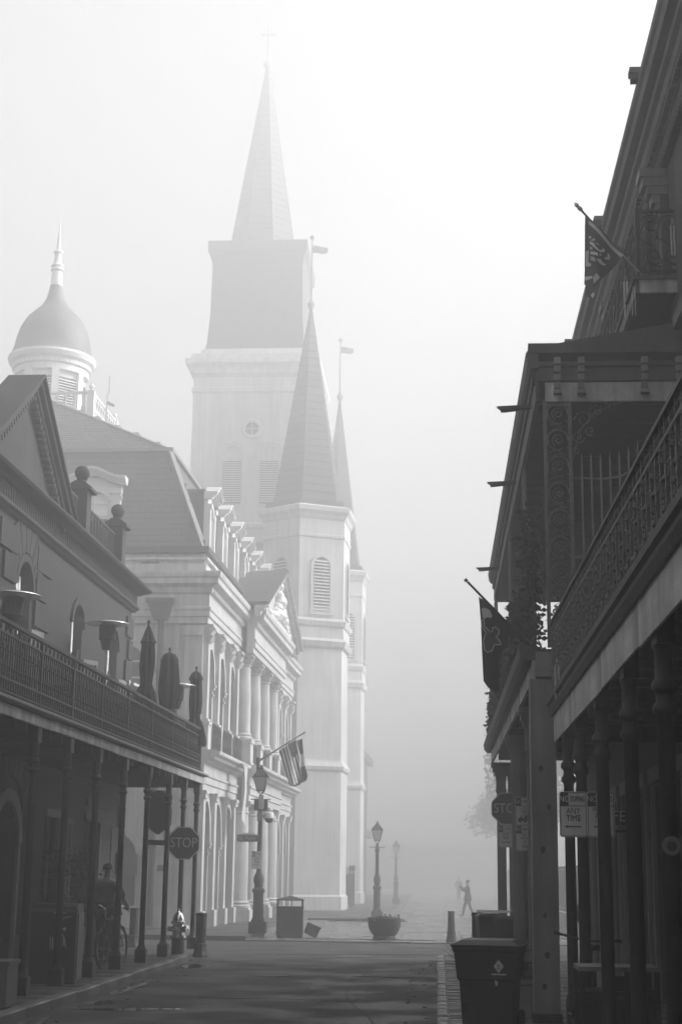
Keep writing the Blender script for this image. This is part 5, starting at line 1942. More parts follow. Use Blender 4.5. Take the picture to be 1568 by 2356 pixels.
# overgrown railing along the second tier
rl = MB()
for z0, z1 in ((5.42, 5.48), (5.2, 5.23), (4.62, 4.65)):
    rl.box(1.2, 1.24, Y0 + .3, Y1, z0, z1)
ro = rp(rl, 'gallery_railing', 'iron_grey')
bb_ = MB().box(1.21, 1.23, -.01, .01, 4.46, 5.44).mesh('baluster', 'iron_grey')
for k in range(118):
    put(bb_, 'baluster', ro, (0, Y0 + .35 + .121 * k, 0))
iv = thing('railing_ivy', 'dense leafy climber smothering the railing of the upper right gallery', 'plant', (1.2, 19, 4.45))
rnd = random.Random(21)
def ivf(r):
    y = r.uniform(0, 13.9)
    top_ = 1.02 + .22 * math.sin(y * 1.7) + (.9 * max(0, 1 - abs(y - .7) / 1.1)) + .45 * max(0, 1 - abs(y - 3.6) / 1.0)
    return Vector((r.gauss(0, .05) + (.12 if r.random() < .2 else 0), y, r.uniform(0, 1) ** .8 * top_))
leaves(9000, ivf, rnd, .06, .1).build('foliage', 'leaf', iv)
stm = MB()
for k in range(16):
    y = rnd.uniform(.2, 13.5)
    stm.tube([(0, y, 0), (.03, y + rnd.uniform(-.2, .2), .5), (0, y + rnd.uniform(-.4, .4), rnd.uniform(.9, 1.5))], .012, 5)
stm.build('stem', 'bark', iv)

# third floor: balcony, capitals, deep eave
rp(MB().box(2.62, 3.1, Y0 + .12, Y1, 9.08, 9.22), 'balcony_slab', 'soffit')
rp(MB().box(2.62, 3.1, Y0 + .06, Y0 + .12, 9.06, 9.24), 'balcony_end_fascia', 'valance')
rp(MB().box(2.57, 2.62, Y0 + .06, Y1, 9.05, 9.2).box(2.54, 3.1, Y0 + .03, Y1, 9.24, 9.28), 'balcony_edge', 'eave_right')
br = MB()
for z in (9.36, 10.2):
    br.box(2.6, 2.63, Y0 + .1, Y1, z - .02, z + .02)
    br.box(2.63, 3.1, Y0 + .085, Y0 + .115, z - .02, z + .02)
br.box(2.59, 2.64, Y0 + .08, Y0 + .13, 9.24, 10.24)
bo = rp(br, 'balcony_railing', 'iron')
sw = MB()
sw.tube(spiral((0, 0, .24), .02, .17, .4, 1.5, 16, 'xz'), .016, 5)
sw.tube(spiral((.03, 0, -.2), .02, .14, 3.4, 1.5, 16, 'xz'), .016, 5)
sw.tube([(-.15, 0, .35), (-.17, 0, .05), (0, 0, -.05), (.14, 0, -.3)], .014, 5)
sw.tube([(-.16, 0, -.38), (-.05, 0, -.3), (.12, 0, -.36)], .014, 5)
sw = sw.mesh('scroll', 'iron')
for x in (2.8, 3.04):
    put(sw, 'scroll', bo, (x, Y0 + .1, 9.78))
for k in range(30):
    put(sw, 'scroll', bo, (2.615, Y0 + .4 + .46 * k, 9.78), (0, 0, R(90)))
ev = MB()
ev.prism_y([(3.12, 10.98), (3.0, 10.98), (3.0, 11.2), (2.97, 11.22), (2.97, 11.34), (2.9, 11.38), (2.88, 11.5), (2.82, 11.54), (2.82, 11.66), (2.72, 11.7), (2.7, 11.82), (2.66, 11.86), (2.66, 11.98), (3.12, 12.06)], 11.0, Y1 + .2)
eo = rp(ev, 'main_eave', 'eave_right')
rp(MB().box(2.9, 12.2, 11.0, Y1 + .2, 12.02, 12.1), 'roof', 'slate')
dm = MB().box(2.9, 2.99, -.04, .04, 11.24, 11.34).mesh('dentil', 'eave_right')
for k in range(135):
    rput(dm, 'dentil', 0, 11.2 + .16 * k, 0)
fl_ = MB().box(2.985, 3.0, -.03, .03, 11.0, 11.18).mesh('flute', 'eave_right')
for k in range(166):
    rput(fl_, 'flute', 0, 11.2 + .13 * k, 0)
cs = MB()
for q, (z0, z1, x) in enumerate(((10.86, 10.98, 2.72), (10.74, 10.86, 2.76), (10.62, 10.74, 2.82), (10.5, 10.62, 2.88), (10.38, 10.5, 2.93), (10.28, 10.38, 2.97))):
    cs.box(x, 3.1, -.17 + .018 * q, .17 - .018 * q, z0, z1)
cs = cs.mesh('console', 'trim_right')
pls = MB().box(2.99, 3.1, -.13, .13, 9.28, 10.98).mesh('pilaster', 'wall_right')
for y in (19.1, 24.0, 28.6, 32.6):
    rput(cs, 'console', 0, y, 0)
    rput(pls, 'pilaster', 0, y, 0)
hb = MB().box(2.57, 2.7, -.07, .07, 11.93, 12.02).box(2.55, 2.7, -.09, .09, 12.02, 12.1).mesh('rain_hopper', 'eave_right')
for y in (18.35, 23.0, 28.8):
    rput(hb, 'rain_hopper', 0, y, 0)
for k, (x, z0, sag) in enumerate(((1.6, 4.05, .1), (2.2, 4.0, .16))):
    p = [(x + .02 * math.sin(i), Y0 + .3 + 14 * i / 14, z0 - sag * abs(math.sin(i * math.pi / 3.5))) for i in range(15)]
    rp(MB().tube(p, .012, 5), 'cable', 'rubber')
# a near neighbour of the same house line, mostly out of the frame
NB = thing('near_house', 'house nearest on the right, only its low iron gallery with pale valance in view', 'building', (3.1, 10.0, 0))
NO = (-3.1, -10.0, 0)
def np_(mb, name, material, parent=NB, kind=None):
    return mb.build(name, material, parent, False, kind, NO if parent is NB else (0, 0, 0))
NY0, NY1 = -6.0, 18.25
np_(MB().box(3.1, 3.5, NY0, NY1 + .2, 0, 8.5).box(3.5, 12, NY1 - .2, NY1 + .2, 0, 8.5).box(3.5, 12, NY0, NY0 + .3, 0, 8.5).box(11.6, 12, NY0 + .3, NY1 - .2, 0, 8.5).box(3.5, 11.6, NY0 + .3, NY1 - .2, 8.2, 8.4).box(3.2, 12, -52, NY0 - .1, 0, 12).box(3.2, 12, NY0, 13.0, 8.8, 12), 'wall', 'wall_right')  # includes unseen high masses over and behind the house, added to darken the street
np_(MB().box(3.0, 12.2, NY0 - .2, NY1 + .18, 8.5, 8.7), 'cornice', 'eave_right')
for k in range(9):
    c = -4 + 2.5 * k
    np_(MB().box(3.06, 3.1, c - .5, c + .5, .12, 2.9), 'door', 'dark_wood')
    np_(MB().box(3.0, 3.1, c - .6, c - .5, .1, 3.0).box(3.0, 3.1, c + .5, c + .6, .1, 3.0).box(3.0, 3.1, c - .6, c + .6, 3.0, 3.12), 'door_frame', 'trim_right')
np_(MB().box(1.44, 3.1, NY0, NY1, 3.6, 3.72), 'gallery_deck', 'soffit')
jm = MB().box(1.46, 3.08, -.05, .05, -.14, 0).mesh('joist', 'trim_right')
for k in range(30):
    put(jm, 'joist', NB, (-3.1, NY1 - .35 - .62 * k - 10.0, 3.6))
vb = MB()
vb.box(1.385, 1.405, -.5, .5, -.33, 0)
vb = vb.mesh('valance_board', 'valance')
y = NY1
i = 0
while y > NY0:
    l = random.uniform(2.3, 3.4)
    put(vb, 'valance_board', NB, (-3.1, y - l / 2 - 10.0, 3.62 + random.uniform(-.012, .008)), (R(random.uniform(-.25, .25)), 0, 0), None, (1, l - .01, 1))
    y -= l
led = MB()
led.prism_y([(1.45, 3.6), (1.36, 3.6), (1.33, 3.66), (1.33, 3.7), (1.3, 3.72), (1.3, 3.78), (1.45, 3.8)], NY0, NY1 + .06)
np_(led, 'ledge', 'eave_right')
np_(MB().box(1.41, 3.1, NY1 - .02, NY1 + .02, 3.3, 3.6), 'end_board', 'dark_wood')
nr = MB()
for z, hw in ((4.66, .03), (4.52, .014), (3.95, .014), (3.86, .014)):
    nr.box(1.38 - hw, 1.38 + hw, NY0, NY1, z - .015, z + .015)
no = np_(nr, 'gallery_railing', 'iron_grey')
_t = .024
no.rotation_euler = (_t, 0, 0)
no.location = (-3.1, -10.0 + 17 - (17 * math.cos(_t) - 4 * math.sin(_t)), 4 - (17 * math.sin(_t) + 4 * math.cos(_t)))
# cast iron vine pattern, repeated panel by panel
vp = MB()
vp.box(-.012, .012, -.012, .012, 3.8, 4.66)
for (yy, z, r_, a, tu) in ((.07, 4.3, .06, 0, 1.4), (-.06, 4.12, .055, 3, 1.4), (.06, 4.0, .045, 1, 1.3), (-.07, 4.42, .05, 2, 1.3)):
    vp.tube(spiral((0, yy, z), .012, r_, a, tu, 9), .011, 4)
rnd = random.Random(8)
for k in range(9):
    yy, z = rnd.uniform(-.1, .1), rnd.uniform(3.95, 4.5)
    vp.lathe([(.001, -.03), (.022, -.01), (.018, .012), (.001, .03)], (rnd.uniform(-.012, .012), yy, z), 5)
for yy in (-.1, -.05, 0, .05, .1):
    vp.lathe([(.001, -.03), (.016, 0), (.001, .03)], (0, yy, 4.59), 5)
    vp.lathe([(.001, -.035), (.018, 0), (.001, .035)], (0, yy, 3.9), 5)
vp = vp.mesh('vine_panel', 'cast_iron')
k = 0
y = NY1 - .1
while y > 6:
    put(vp, 'vine_panel', no, (1.38, y, 0), (0, 0, R(180) if k % 2 else 0))
    y -= .215
    k += 1
np2 = MB().lathe([(.085, .1), (.085, .45), (.06, .52), (.055, 2.75), (.08, 2.78), (.08, 2.82), (.058, 2.85), (.058, 2.9), (.085, 2.93), (.085, 2.97), (.06, 3.0), (.058, 3.15), (.07, 3.22)], n=12).mesh('gallery_post', 'iron', True)
nb2 = MB().box(-.055, .06, -.14, .14, 3.22, 3.6).mesh('post_bracket', 'iron')
for y in (17.35, 15.85, 13.8, 11.75, 9.95, 8.1, 6.2, 4.3):
    o = put(np2, 'gallery_post', NB, (1.47 - 3.1, y - 10.0, 0))
    put(nb2, 'post_bracket', o)
# ------------------------------------------------------------------ street furniture, signs, flags
def ring(r, t, n=20, m=6, c=(0, 0, 0), axis='x'):
    """torus"""
    b = MB()
    for i in range(n):
        a = 2 * math.pi * i / n
        for j in range(m):
            q = 2 * math.pi * j / m
            rr = r + t * math.cos(q)
            u, v, w_ = rr * math.cos(a), rr * math.sin(a), t * math.sin(q)
            if axis == 'x':
                b.v.append((c[0] + w_, c[1] + u, c[2] + v))
            elif axis == 'y':
                b.v.append((c[0] + u, c[1] + w_, c[2] + v))
            else:
                b.v.append((c[0] + u, c[1] + v, c[2] + w_))
    for i in range(n):
        for j in range(m):
            i2, j2 = (i + 1) % n, (j + 1) % m
            b.f.append((i * m + j, i2 * m + j, i2 * m + j2, i * m + j2))
    return b

def octagon(r):
    return [(r * math.cos(math.pi / 8 + k * math.pi / 4), r * math.sin(math.pi / 8 + k * math.pi / 4)) for k in range(8)]

def stop_sign(label, loc, w, rz=0):
    s = thing('stop_sign', label, 'stop sign', loc, rz, 'stop signs')
    r = w / 2 / math.cos(math.pi / 8)
    MB().prism_y(octagon(r), 0, .006).build('plate', 'sign_white', s)
    MB().prism_y(octagon(r * .93), -.004, 0).build('face', 'sign_red', s)
    letter(s, 'STOP', w * .43, 0, -.008, 0, 'sign_white', .82)
    MB().box(-.03, .03, .006, .06, -w * .3, -w * .2).box(-.03, .03, .006, .06, w * .2, w * .3).build('bracket', 'iron', s)
    return s
stop_sign('full stop sign on the left corner in front of the pale town hall', (-5.28, 32.28, 2.33), .67, R(3))
stop_sign('stop sign half hidden behind the posts on the right corner', (1.46, 32.35, 3.1), .66, R(-2))

def rrect(w, h, r, n=4):
    p = []
    for cx, cz, a0 in ((w / 2 - r, h / 2 - r, 0), (-w / 2 + r, h / 2 - r, 90), (-w / 2 + r, -h / 2 + r, 180), (w / 2 - r, -h / 2 + r, 270)):
        for i in range(n + 1):
            a = R(a0 + 90 * i / n)
            p.append((cx + r * math.cos(a), cz + r * math.sin(a)))
    return p

def parking_sign(name, label, loc, w, h, head, lines, arrow=None, truck=False, rz=0, dim=False, group='no parking signs'):
    s = thing(name, label, 'sign', loc, rz, group)
    MB().prism_y(rrect(w, h, w * .09), 0, .004).build('plate', 'sign_white', s)
    b = MB()
    o, i_ = rrect(w * .95, h * .965, w * .08), rrect(w * .91, h * .94, w * .065)
    n = len(o)
    for k in range(n):
        k2 = (k + 1) % n
        b.hexa([(o[k][0], -.003, o[k][1]), (o[k2][0], -.003, o[k2][1]), (i_[k2][0], -.003, i_[k2][1]), (i_[k][0], -.003, i_[k][1]),
                (o[k][0], 0, o[k][1]), (o[k2][0], 0, o[k2][1]), (i_[k2][0], 0, i_[k2][1]), (i_[k][0], 0, i_[k][1])])
    zt = h * .47
    zh = h * .19
    b.box(-w * .455, w * .455, -.003, 0, zh - .006, zh)
    b.build('border', 'sign_ink', s)
    MB().box(-w * .455, -w * .17, -.004, 0, zh, zt).build('no_panel', 'sign_ink', s)
    letter(s, 'NO', h * .2, -w * .31, -.006, (zh + zt) / 2, 'sign_white', .72 * w / h * 1.7)
    letter(s, head, h * .17, w * .145, -.004, (zh + zt) / 2, 'sign_ink', .62 * w / h * 1.2 * (7 / max(7, len(head))))
    for txt, z, sz, sx in lines:
        letter(s, txt, h * sz, 0, -.004, h * z, 'sign_ink', sx)
    if arrow:
        d = 1 if arrow == 'right' else -1
        a = MB()
        za = -h * .27
        a.box(-w * .27, w * .27, -.004, 0, za - h * .014, za + h * .014)
        a.prism_y([(d * w * .33, za), (d * w * .19, za + h * .035), (d * w * .22, za), (d * w * .19, za - h * .035)], -.004, 0)
        a.build('arrow', 'sign_ink', s)
    if truck:
        a = MB()
        z0 = -h * .36
        a.prism_y([(-w * .38, z0 + .03), (-w * .22, z0 + .07), (-w * .05, z0 + .04), (w * .1, z0 + .1), (w * .2, z0 + .1), (w * .34, z0 + .06), (w * .38, z0), (-w * .38, z0)], -.004, 0)
        for x in (-.25, .02, .25):
            a.prism_y([(w * x + w * .07 * math.cos(q), z0 - .005 + w * .07 * math.sin(q)) for q in [math.pi * k / 5 for k in range(10)]], -.0045, 0)
        a.build('tow_truck_mark', 'sign_ink', s)
    bo = MB()
    for z in (h * .44, -h * .44):
        bo.add(MB().lathe([(.008, -.006), (.008, 0)], n=8), Matrix.Translation((0, 0, z)) @ Matrix.Rotation(R(90), 4, 'X'))
    bo.build('bolt', 'steel', s)
    return s
parking_sign('no_stopping_sign', 'large no stopping any time sign with left arrow, left of the paired signs', (1.365, 15.66, 2.355), .275, .45, 'STOPPING',
             [('ANY', .07, .19, .8), ('TIME', -.09, .19, .8)], 'left')
parking_sign('no_parking_sign', 'no parking freight zone sign with right arrow, cut in two by an iron post', (1.64, 15.66, 2.355), .275, .45, 'PARKING',
             [('FREIGHT', .1, .13, .75), ('ZONE', -.03, .13, .75), ('7 AM 6 PM', -.14, .07, .8)], 'right')
sb = thing('sign_bracket', 'flat steel bracket carrying the paired parking signs on the iron post', 'bracket', (1.5, 15.7, 2.35))
MB().box(-.26, .26, -.03, .0, .12, .15).box(-.26, .26, -.03, 0, -.15, -.12).build('strap', 'iron', sb)
MB().lathe([(.075, .1), (.075, .16)], (0, .15, 0), 10).lathe([(.075, -.16), (.075, -.1)], (0, .15, 0), 10).build('clamp', 'iron', sb)
parking_sign('no_stopping_sign', 'upper sign with tow truck mark behind the big timber post', (1.46, 26.03, 2.8), .3, .46, 'STOPPING',
             [('8:00 A.M.', .1, .075, .8), ('THURSDAY', .0, .075, .8), ('STREET', -.09, .075, .8), ('CLEANING', -.18, .075, .8)], None, True)
parking_sign('no_parking_sign', 'lower sidewalk parking sign behind the big timber post', (1.46, 26.03, 2.36), .3, .42, 'PARKING',
             [('ON', .1, .1, .8), ('SIDEWALK', -.02, .1, .7), ('20', -.16, .15, .8), ('FINE', -.34, .15, .8)])
parking_sign('no_stopping_sign', 'small no stopping any time sign below the half hidden stop sign', (1.42, 32.38, 2.54), .3, .45, 'STOPPING',
             [('ANY', .07, .18, .8), ('TIME', -.09, .18, .8)], 'right')

def gas_lamp(label, loc, H, k=1.0):
    l = thing('gas_lamp', label, 'street lamp', loc, 0, 'gas lamps')
    MB().box(-.2 * k, .2 * k, -.2 * k, .2 * k, 0, .3).box(-.15 * k, .15 * k, -.15 * k, .15 * k, .3, .36).build('foot', 'iron', l)
    hz = H - .82
    MB().lathe([(.15 * k, .36), (.13 * k, .42), (.12 * k, 1.05), (.15 * k, 1.1), (.16 * k, 1.16), (.1 * k, 1.22), (.11 * k, 1.3), (.13 * k, 1.4), (.12 * k, 1.5), (.075 * k, 1.6), (.07, 1.7), (.06, hz - .3), (.09, hz - .25), (.09, hz - .2),
                (.055, hz - .15), (.05, hz)], n=14).build('post', 'iron', l, smooth=True)
    MB().tube([(-.28, 0, hz - .12), (.28, 0, hz - .12)], .015, 6).build('ladder_bar', 'iron', l)
    lan = MB()
    r0, r1, z0, z1 = .1, .19, hz + .12, hz + .5
    for s in range(4):
        a, b = math.pi / 4 + s * math.pi / 2, math.pi / 4 + (s + 1) * math.pi / 2
        p0, p1 = (r0 * 1.414 * math.cos(a), r0 * 1.414 * math.sin(a), z0), (r1 * 1.414 * math.cos(a), r1 * 1.414 * math.sin(a), z1)
        lan.tube([p0, p1], .014, 5)
        q0, q1 = (r0 * 1.414 * math.cos(b), r0 * 1.414 * math.sin(b), z0), (r1 * 1.414 * math.cos(b), r1 * 1.414 * math.sin(b), z1)
        lan.tube([p0, q0], .014, 5)
        lan.tube([p1, q1], .016, 5)
        lan.tube([(0, 0, hz), p0], .014, 5)
    lo = lan.build('lantern_frame', 'iron', l)
    MB().lathe([(r0 * 1.36, z0 + .01), (r1 * 1.38, z1 - .01)], n=4, ph=math.pi / 4).build('pane', 'lamp_glass', lo)
    MB().lathe([(r1 * 1.6, z1), (r1 * 1.5, z1 + .03), (.1, z1 + .2), (.06, z1 + .22), (.09, z1 + .25), (.03, z1 + .28), (.035, z1 + .31), (.001, z1 + .34)], n=4, ph=math.pi / 4).build('lantern_roof', 'iron', l)
    return l
gas_lamp('tall gas lamp at the town hall corner carrying signs, camera and flags', (-4.91, 43.0, .13), 4.55, 1.15)
gas_lamp('gas lamp standing beyond the round planter in the middle', (-2.18, 57.0, .12), 3.52)
gas_lamp('faint gas lamp farthest down the foggy street', (-2.3, 88.0, .12), 3.5)

# fittings on the corner lamp
dc = thing('dome_camera', 'white dome camera on the corner gas lamp', 'camera', (-4.66, 42.95, 3.16))
MB().lathe([(.001, .24), (.09, .235), (.13, .2), (.15, .08), (.15, .06), (.12, .05)], n=16).build('housing', 'paint_white', dc, smooth=True)
MB().lathe([(.12, .05), (.1, -.02), (.05, -.06), (.001, -.07)], n=16).build('dome', 'iron', dc, smooth=True)
MB().tube([(-.22, .03, .1), (-.1, .02, .15), (0, 0, .24)], .025, 6).build('arm', 'iron', dc)
eb = thing('equipment_box', 'pair of small boxes strapped under the lantern of the corner lamp', 'box', (-4.9, 42.87, 3.45))
MB().box(-.04, .09, -.04, .04, .02, .4).build('pale_box', 'stucco_trim', eb)
MB().box(-.18, .2, .02, .12, -.02, .28).build('dark_box', 'iron', eb)
MB().box(-.08, .06, -.05, .04, -.32, -.05).build('lower_box', 'concrete', eb)
sn = thing('street_name_sign', 'dark St. Peter street name sign on the corner gas lamp', 'sign', (-5.22, 42.9, 2.68), R(2))
MB().box(-.31, .31, 0, .02, -.11, .09).build('plate', 'sign_ink', sn)
MB().box(-.19, .19, 0, .018, .09, .135).build('top_plate', 'sign_white', sn)
MB().box(-.3, .3, -.003, 0, -.1, -.09).box(-.3, .3, -.003, 0, .07, .08).build('border', 'ink_light', sn)
letter(sn, 'St. Peter', .15, -.01, -.004, -.01, 'ink_light', .95)
parking_sign('no_parking_sign', 'small any time parking sign strapped to the corner gas lamp', (-4.96, 42.84, 2.08), .29, .48, 'STOPPING', [('ANY', .05, .19, .8), ('TIME', -.12, .19, .8)], 'left')

# cloth cut to an outline, rippled
def cloth(poly, wave, off=0.0, cell=.08):
    bm = bmesh.new()
    vs = [bm.verts.new((x, 0, z)) for x, z in poly]
    bm.faces.new(vs)
    xs = [p[0] for p in poly]
    zs = [p[1] for p in poly]
    x = min(xs) + cell
    while x < max(xs):
        bmesh.ops.bisect_plane(bm, geom=bm.verts[:] + bm.edges[:] + bm.faces[:], plane_co=(x, 0, 0), plane_no=(1, 0, 0))
        x += cell
    z = min(zs) + cell
    while z < max(zs):
        bmesh.ops.bisect_plane(bm, geom=bm.verts[:] + bm.edges[:] + bm.faces[:], plane_co=(0, 0, z), plane_no=(0, 0, 1))
        z += cell
    for v in bm.verts:
        v.co.y = wave(v.co.x, v.co.z) + off
    m = MB()
    bm.verts.index_update()
    m.v = [tuple(v.co) for v in bm.verts]
    m.f = [tuple(v.index for v in f.verts) for f in bm.faces]
    bm.free()
    return m
def sc2(poly, ox, oz, kx, kz):
    return [((x - ox) * kx, -(z - oz) * kz) for x, z in poly]

fp = thing('flag_pole', 'slanting flag pole on the corner gas lamp with two flags', 'flag pole', (-4.97, 43.0, 4.78))
MB().tube([(-.05, 0, 0), (1.22, 0, .8)], [.03, .018], 8).build('pole', 'lead', fp)
MB().tube([(-.02, 0, -.35), (-.05, 0, .12)], .05, 8).build('socket', 'iron', fp)
MB().lathe([(.001, -.04), (.04, 0), (.001, .04)], (1.25, 0, .82), 8).build('finial', 'lead', fp)
def wv_us(x, z):
    return .05 * math.sin(x * 16 + z * 2) + .03 * math.sin(x * 7 - z * 3)
KX = .175 * .0123
us = thing('striped_flag', 'stars and stripes flag hanging from the pole on the corner lamp', 'flag', (-4.43, 43.0, 5.1))
US0 = (1110, 1435)
us_k = lambda p: sc2(p, US0[0], US0[1], KX, KX)
cloth(us_k([(1110, 1440), (1330, 1295), (1350, 1400), (1385, 1560), (1400, 1870), (1330, 1900), (1262, 1890)]), wv_us).build('cloth', 'flag_mid', us, smooth=True)
for p in ([(1135, 1420), (1155, 1410), (1300, 1880), (1275, 1890)], [(1175, 1395), (1195, 1385), (1345, 1870), (1320, 1880)], [(1212, 1372), (1230, 1362), (1285, 1540), (1372, 1850), (1350, 1860)],
          [(1300, 1530), (1318, 1520), (1390, 1800), (1388, 1830)], [(1335, 1490), (1350, 1480), (1386, 1620), (1388, 1680)]):
    cloth(us_k(p), wv_us, -.012, .06).build('stripe', 'flag_light', us, smooth=True)
cloth(us_k([(1232, 1362), (1328, 1298), (1348, 1400), (1345, 1470), (1300, 1515), (1275, 1500)]), wv_us, -.014).build('canton', 'flag_dark', us, smooth=True)
st_ = MB()
for i in range(5):
    for j in range(4):
        x, z = us_k([(1258 + 18 * i + 4 * j, 1368 + 28 * j - 10 * i)])[0]
        st_.box(x - .008, x + .008, wv_us(x, z) - .022, wv_us(x, z) - .018, z - .008, z + .008)
st_.build('stars', 'flag_light', us, kind='stuff')
tf = thing('three_band_flag', 'three banded flag hanging beside the striped flag on the corner lamp', 'flag', (-3.95, 43.06, 5.42))
tk = lambda p: sc2(p, 1335, 1300, KX, KX)
cloth(tk([(1340, 1320), (1412, 1290), (1432, 1480), (1392, 1500), (1365, 1420)]), wv_us).build('upper_band', 'flag_mid', tf, smooth=True)
cloth(tk([(1392, 1500), (1432, 1480), (1458, 1645), (1400, 1662)]), wv_us).build('middle_band', 'flag_light', tf, smooth=True)
cloth(tk([(1400, 1662), (1458, 1645), (1494, 1780), (1472, 1840), (1400, 1872)]), wv_us).build('lower_band', 'flag_mid', tf, smooth=True)

# litter bin with open slots under a peaked roof
lb = thing('litter_bin', 'dark square litter bin with a peaked roof on open corner posts', 'litter bin', (-4.03, 43.05, .01), R(4))
MB().box(-.36, .36, -.36, .36, .06, .82).box(-.34, .34, -.34, .34, 0, .06).build('body', 'iron', lb)
MB().box(-.375, .375, -.375, .375, .8, .84).build('rim', 'iron', lb)
cpm = MB().box(-.02, .02, -.02, .02, .82, 1.02).mesh('corner_post', 'iron')
for x in (-.34, .34):
    for y in (-.34, .34):
        put(cpm, 'corner_post', lb, (x, y, 0))
rf_ = MB().box(-.38, .38, -.38, .38, 1.0, 1.03)
rf_.lathe([(.53, 1.03), (.001, 1.13)], n=4, ph=math.pi / 4)
rf_.build('roof', 'iron', lb)
sl_ = MB()
for k in range(9):
    sl_.box(-.34 + .08 * k, -.3 + .08 * k, -.372, -.36, .1, .78)
sl_.build('slat_ribs', 'iron', lb)
tb_ = thing('fallen_box', 'small dark box tipped over beside the litter bin', 'box', (-3.48, 43.15, .03), R(20))
bo = MB().box(-.16, .16, -.14, .14, 0, .26)
bo.build('body', 'iron', tb_, loc=(0, 0, .06), rot=(0, R(24), 0))
MB().box(-.18, .18, -.16, .16, .26, .29).build('lid', 'iron_grey', tb_, loc=(0, 0, .06), rot=(0, R(24), 0))

# planter bowl
pl_ = thing('planter_bowl', 'large dark round planter bowl on the wet paving in mid street', 'planter', (-1.42, 42.4, .03))
MB().lathe([(.3, 0), (.31, .05), (.29, .1), (.36, .18), (.42, .3), (.44, .42), (.44, .56), (.42, .58), (.38, .58), (.38, .5), (.001, .48)], n=28).build('bowl', 'iron', pl_, smooth=True)
leaves(220, lambda r: Vector((r.gauss(0, .16), r.gauss(0, .16), .5 + abs(r.gauss(0, .05)))), random.Random(9)).build('foliage', 'leaf', pl_)

# bollards
def bollard(label, loc, h, taper, w=.11):
    b = thing('bollard', label, 'bollard', loc, 0, 'iron bollards')
    k = w / .11
    MB().lathe([(.17 * k, 0), (.17 * k, .04), (.15 * k, .1), (.13 * k, .22), (.14 * k, .24), (.14 * k, .27), (.12 * k, .29)], n=8, ph=math.pi / 8).build('base', 'iron', b)
    MB().lathe([(.115 * k, .29), (.115 * k * taper, h - .06)], n=12).build('shaft', 'iron', b)
    MB().lathe([(.115 * k * taper, h - .06), (.125 * k * taper, h - .05), (.125 * k * taper, h - .01), (.1 * k * taper, h)], n=12).build('cap', 'iron', b)
bollard('iron bollard on the left kerb corner beside the hydrant', (-4.98, 33.1, .0), .9, 1.0)
bollard('iron bollard under the gallery in front of the pale side wall', (-7.15, 36.9, .0), .9, .92)
bollard('tapered iron bollard standing alone on the wet paving at right', (.37, 41.6, .02), .8, .82, .098)
bollard('iron bollard rising behind the dark bins at right', (.72, 28.3, .1), 1.0, .95, .1)

# hydrant
hy = thing('fire_hydrant', 'weathered fire hydrant with a pale bonnet on the left pavement edge', 'hydrant', (-5.22, 31.6, .12))
MB().lathe([(.13, 0), (.13, .3), (.12, .34)], n=14).build('lower_barrel', 'iron', hy)
MB().lathe([(.17, .33), (.17, .38), (.115, .39), (.115, .6), (.15, .61), (.15, .65), (.12, .66), (.115, .72), (.08, .8), (.03, .84)], n=16).build('upper_barrel', 'steel', hy, smooth=True)
MB().lathe([(.025, .83), (.025, .9)], n=5).build('top_nut', 'steel', hy)
for a, r_ in ((R(-20), .065), (R(160), .05), (R(-110), .05)):
    n_ = MB()
    n_.add(MB().lathe([(r_, .1), (r_, .18), (r_ * 1.25, .18), (r_ * 1.25, .22), (.02, .225), (.02, .25)], n=10), Matrix.Translation((0, 0, .5)) @ Matrix.Rotation(a, 4, 'Z') @ Matrix.Rotation(R(90), 4, 'Y'))
    n_.build('nozzle', 'steel', hy)

# big dark communal waste bin on the left pavement
cbn = thing('street_waste_container', 'big dark waste container with a white litter emblem on the left pavement', 'waste bin', (-5.66, 23.2, .13), R(6))
m = MB()
prof = [(-.4, 0), (.42, 0), (.42, 1.02), (.38, 1.1), (.3, 1.13), (-.36, 1.13), (-.4, 1.09)]
m.prism_x([(y, z) for y, z in prof], -.32, .34)
bodyc = m.build('body', 'plastic_dark', cbn)
MB().box(.34, .362, -.3, .36, .06, 1.0).build('side_panel', 'plastic_grey', cbn)
MB().box(-.34, .36, -.42, -.38, 1.02, 1.07).build('front_lip', 'plastic_grey', cbn)
MB().box(-.33, .35, -.41, .43, -.0, .04).build('skirt', 'iron', cbn)
em = MB()
for k in range(5):
    x = -.02 + .03 * k
    em.bar((x, -.405, .5), (x + .005 * (k - 2), -.405, .66), .008, .006)
for z in (.5, .54, .58, .62, .66):
    em.bar((-.022, -.405, z), (.105, -.405, z), .007, .006)
em.tube([(.03, -.405, .72), (.12, -.405, .73), (.17, -.405, .66), (.16, -.405, .54)], .008, 5)
em.tube([(.17, -.405, .66), (.2, -.405, .52)], .008, 5)
em.add(MB().lathe([(.025, -.004), (.025, .004)], n=10), Matrix.Translation((.17, -.405, .78)) @ Matrix.Rotation(R(90), 4, 'X'))
em.build('litter_emblem', 'ink_light', cbn)
lt = MB()
for k in range(6):
    lt.tube(spiral((.06 + .035 * k, -.405, .9 + .012 * k), .004, .018, k, 1.2, 7, 'xz'), .004, 4)
lt.build('script_mark', 'ink_light', cbn)
MB().box(.0, .2, -.406, -.402, 1.0, 1.012).build('small_print', 'ink_light', cbn)

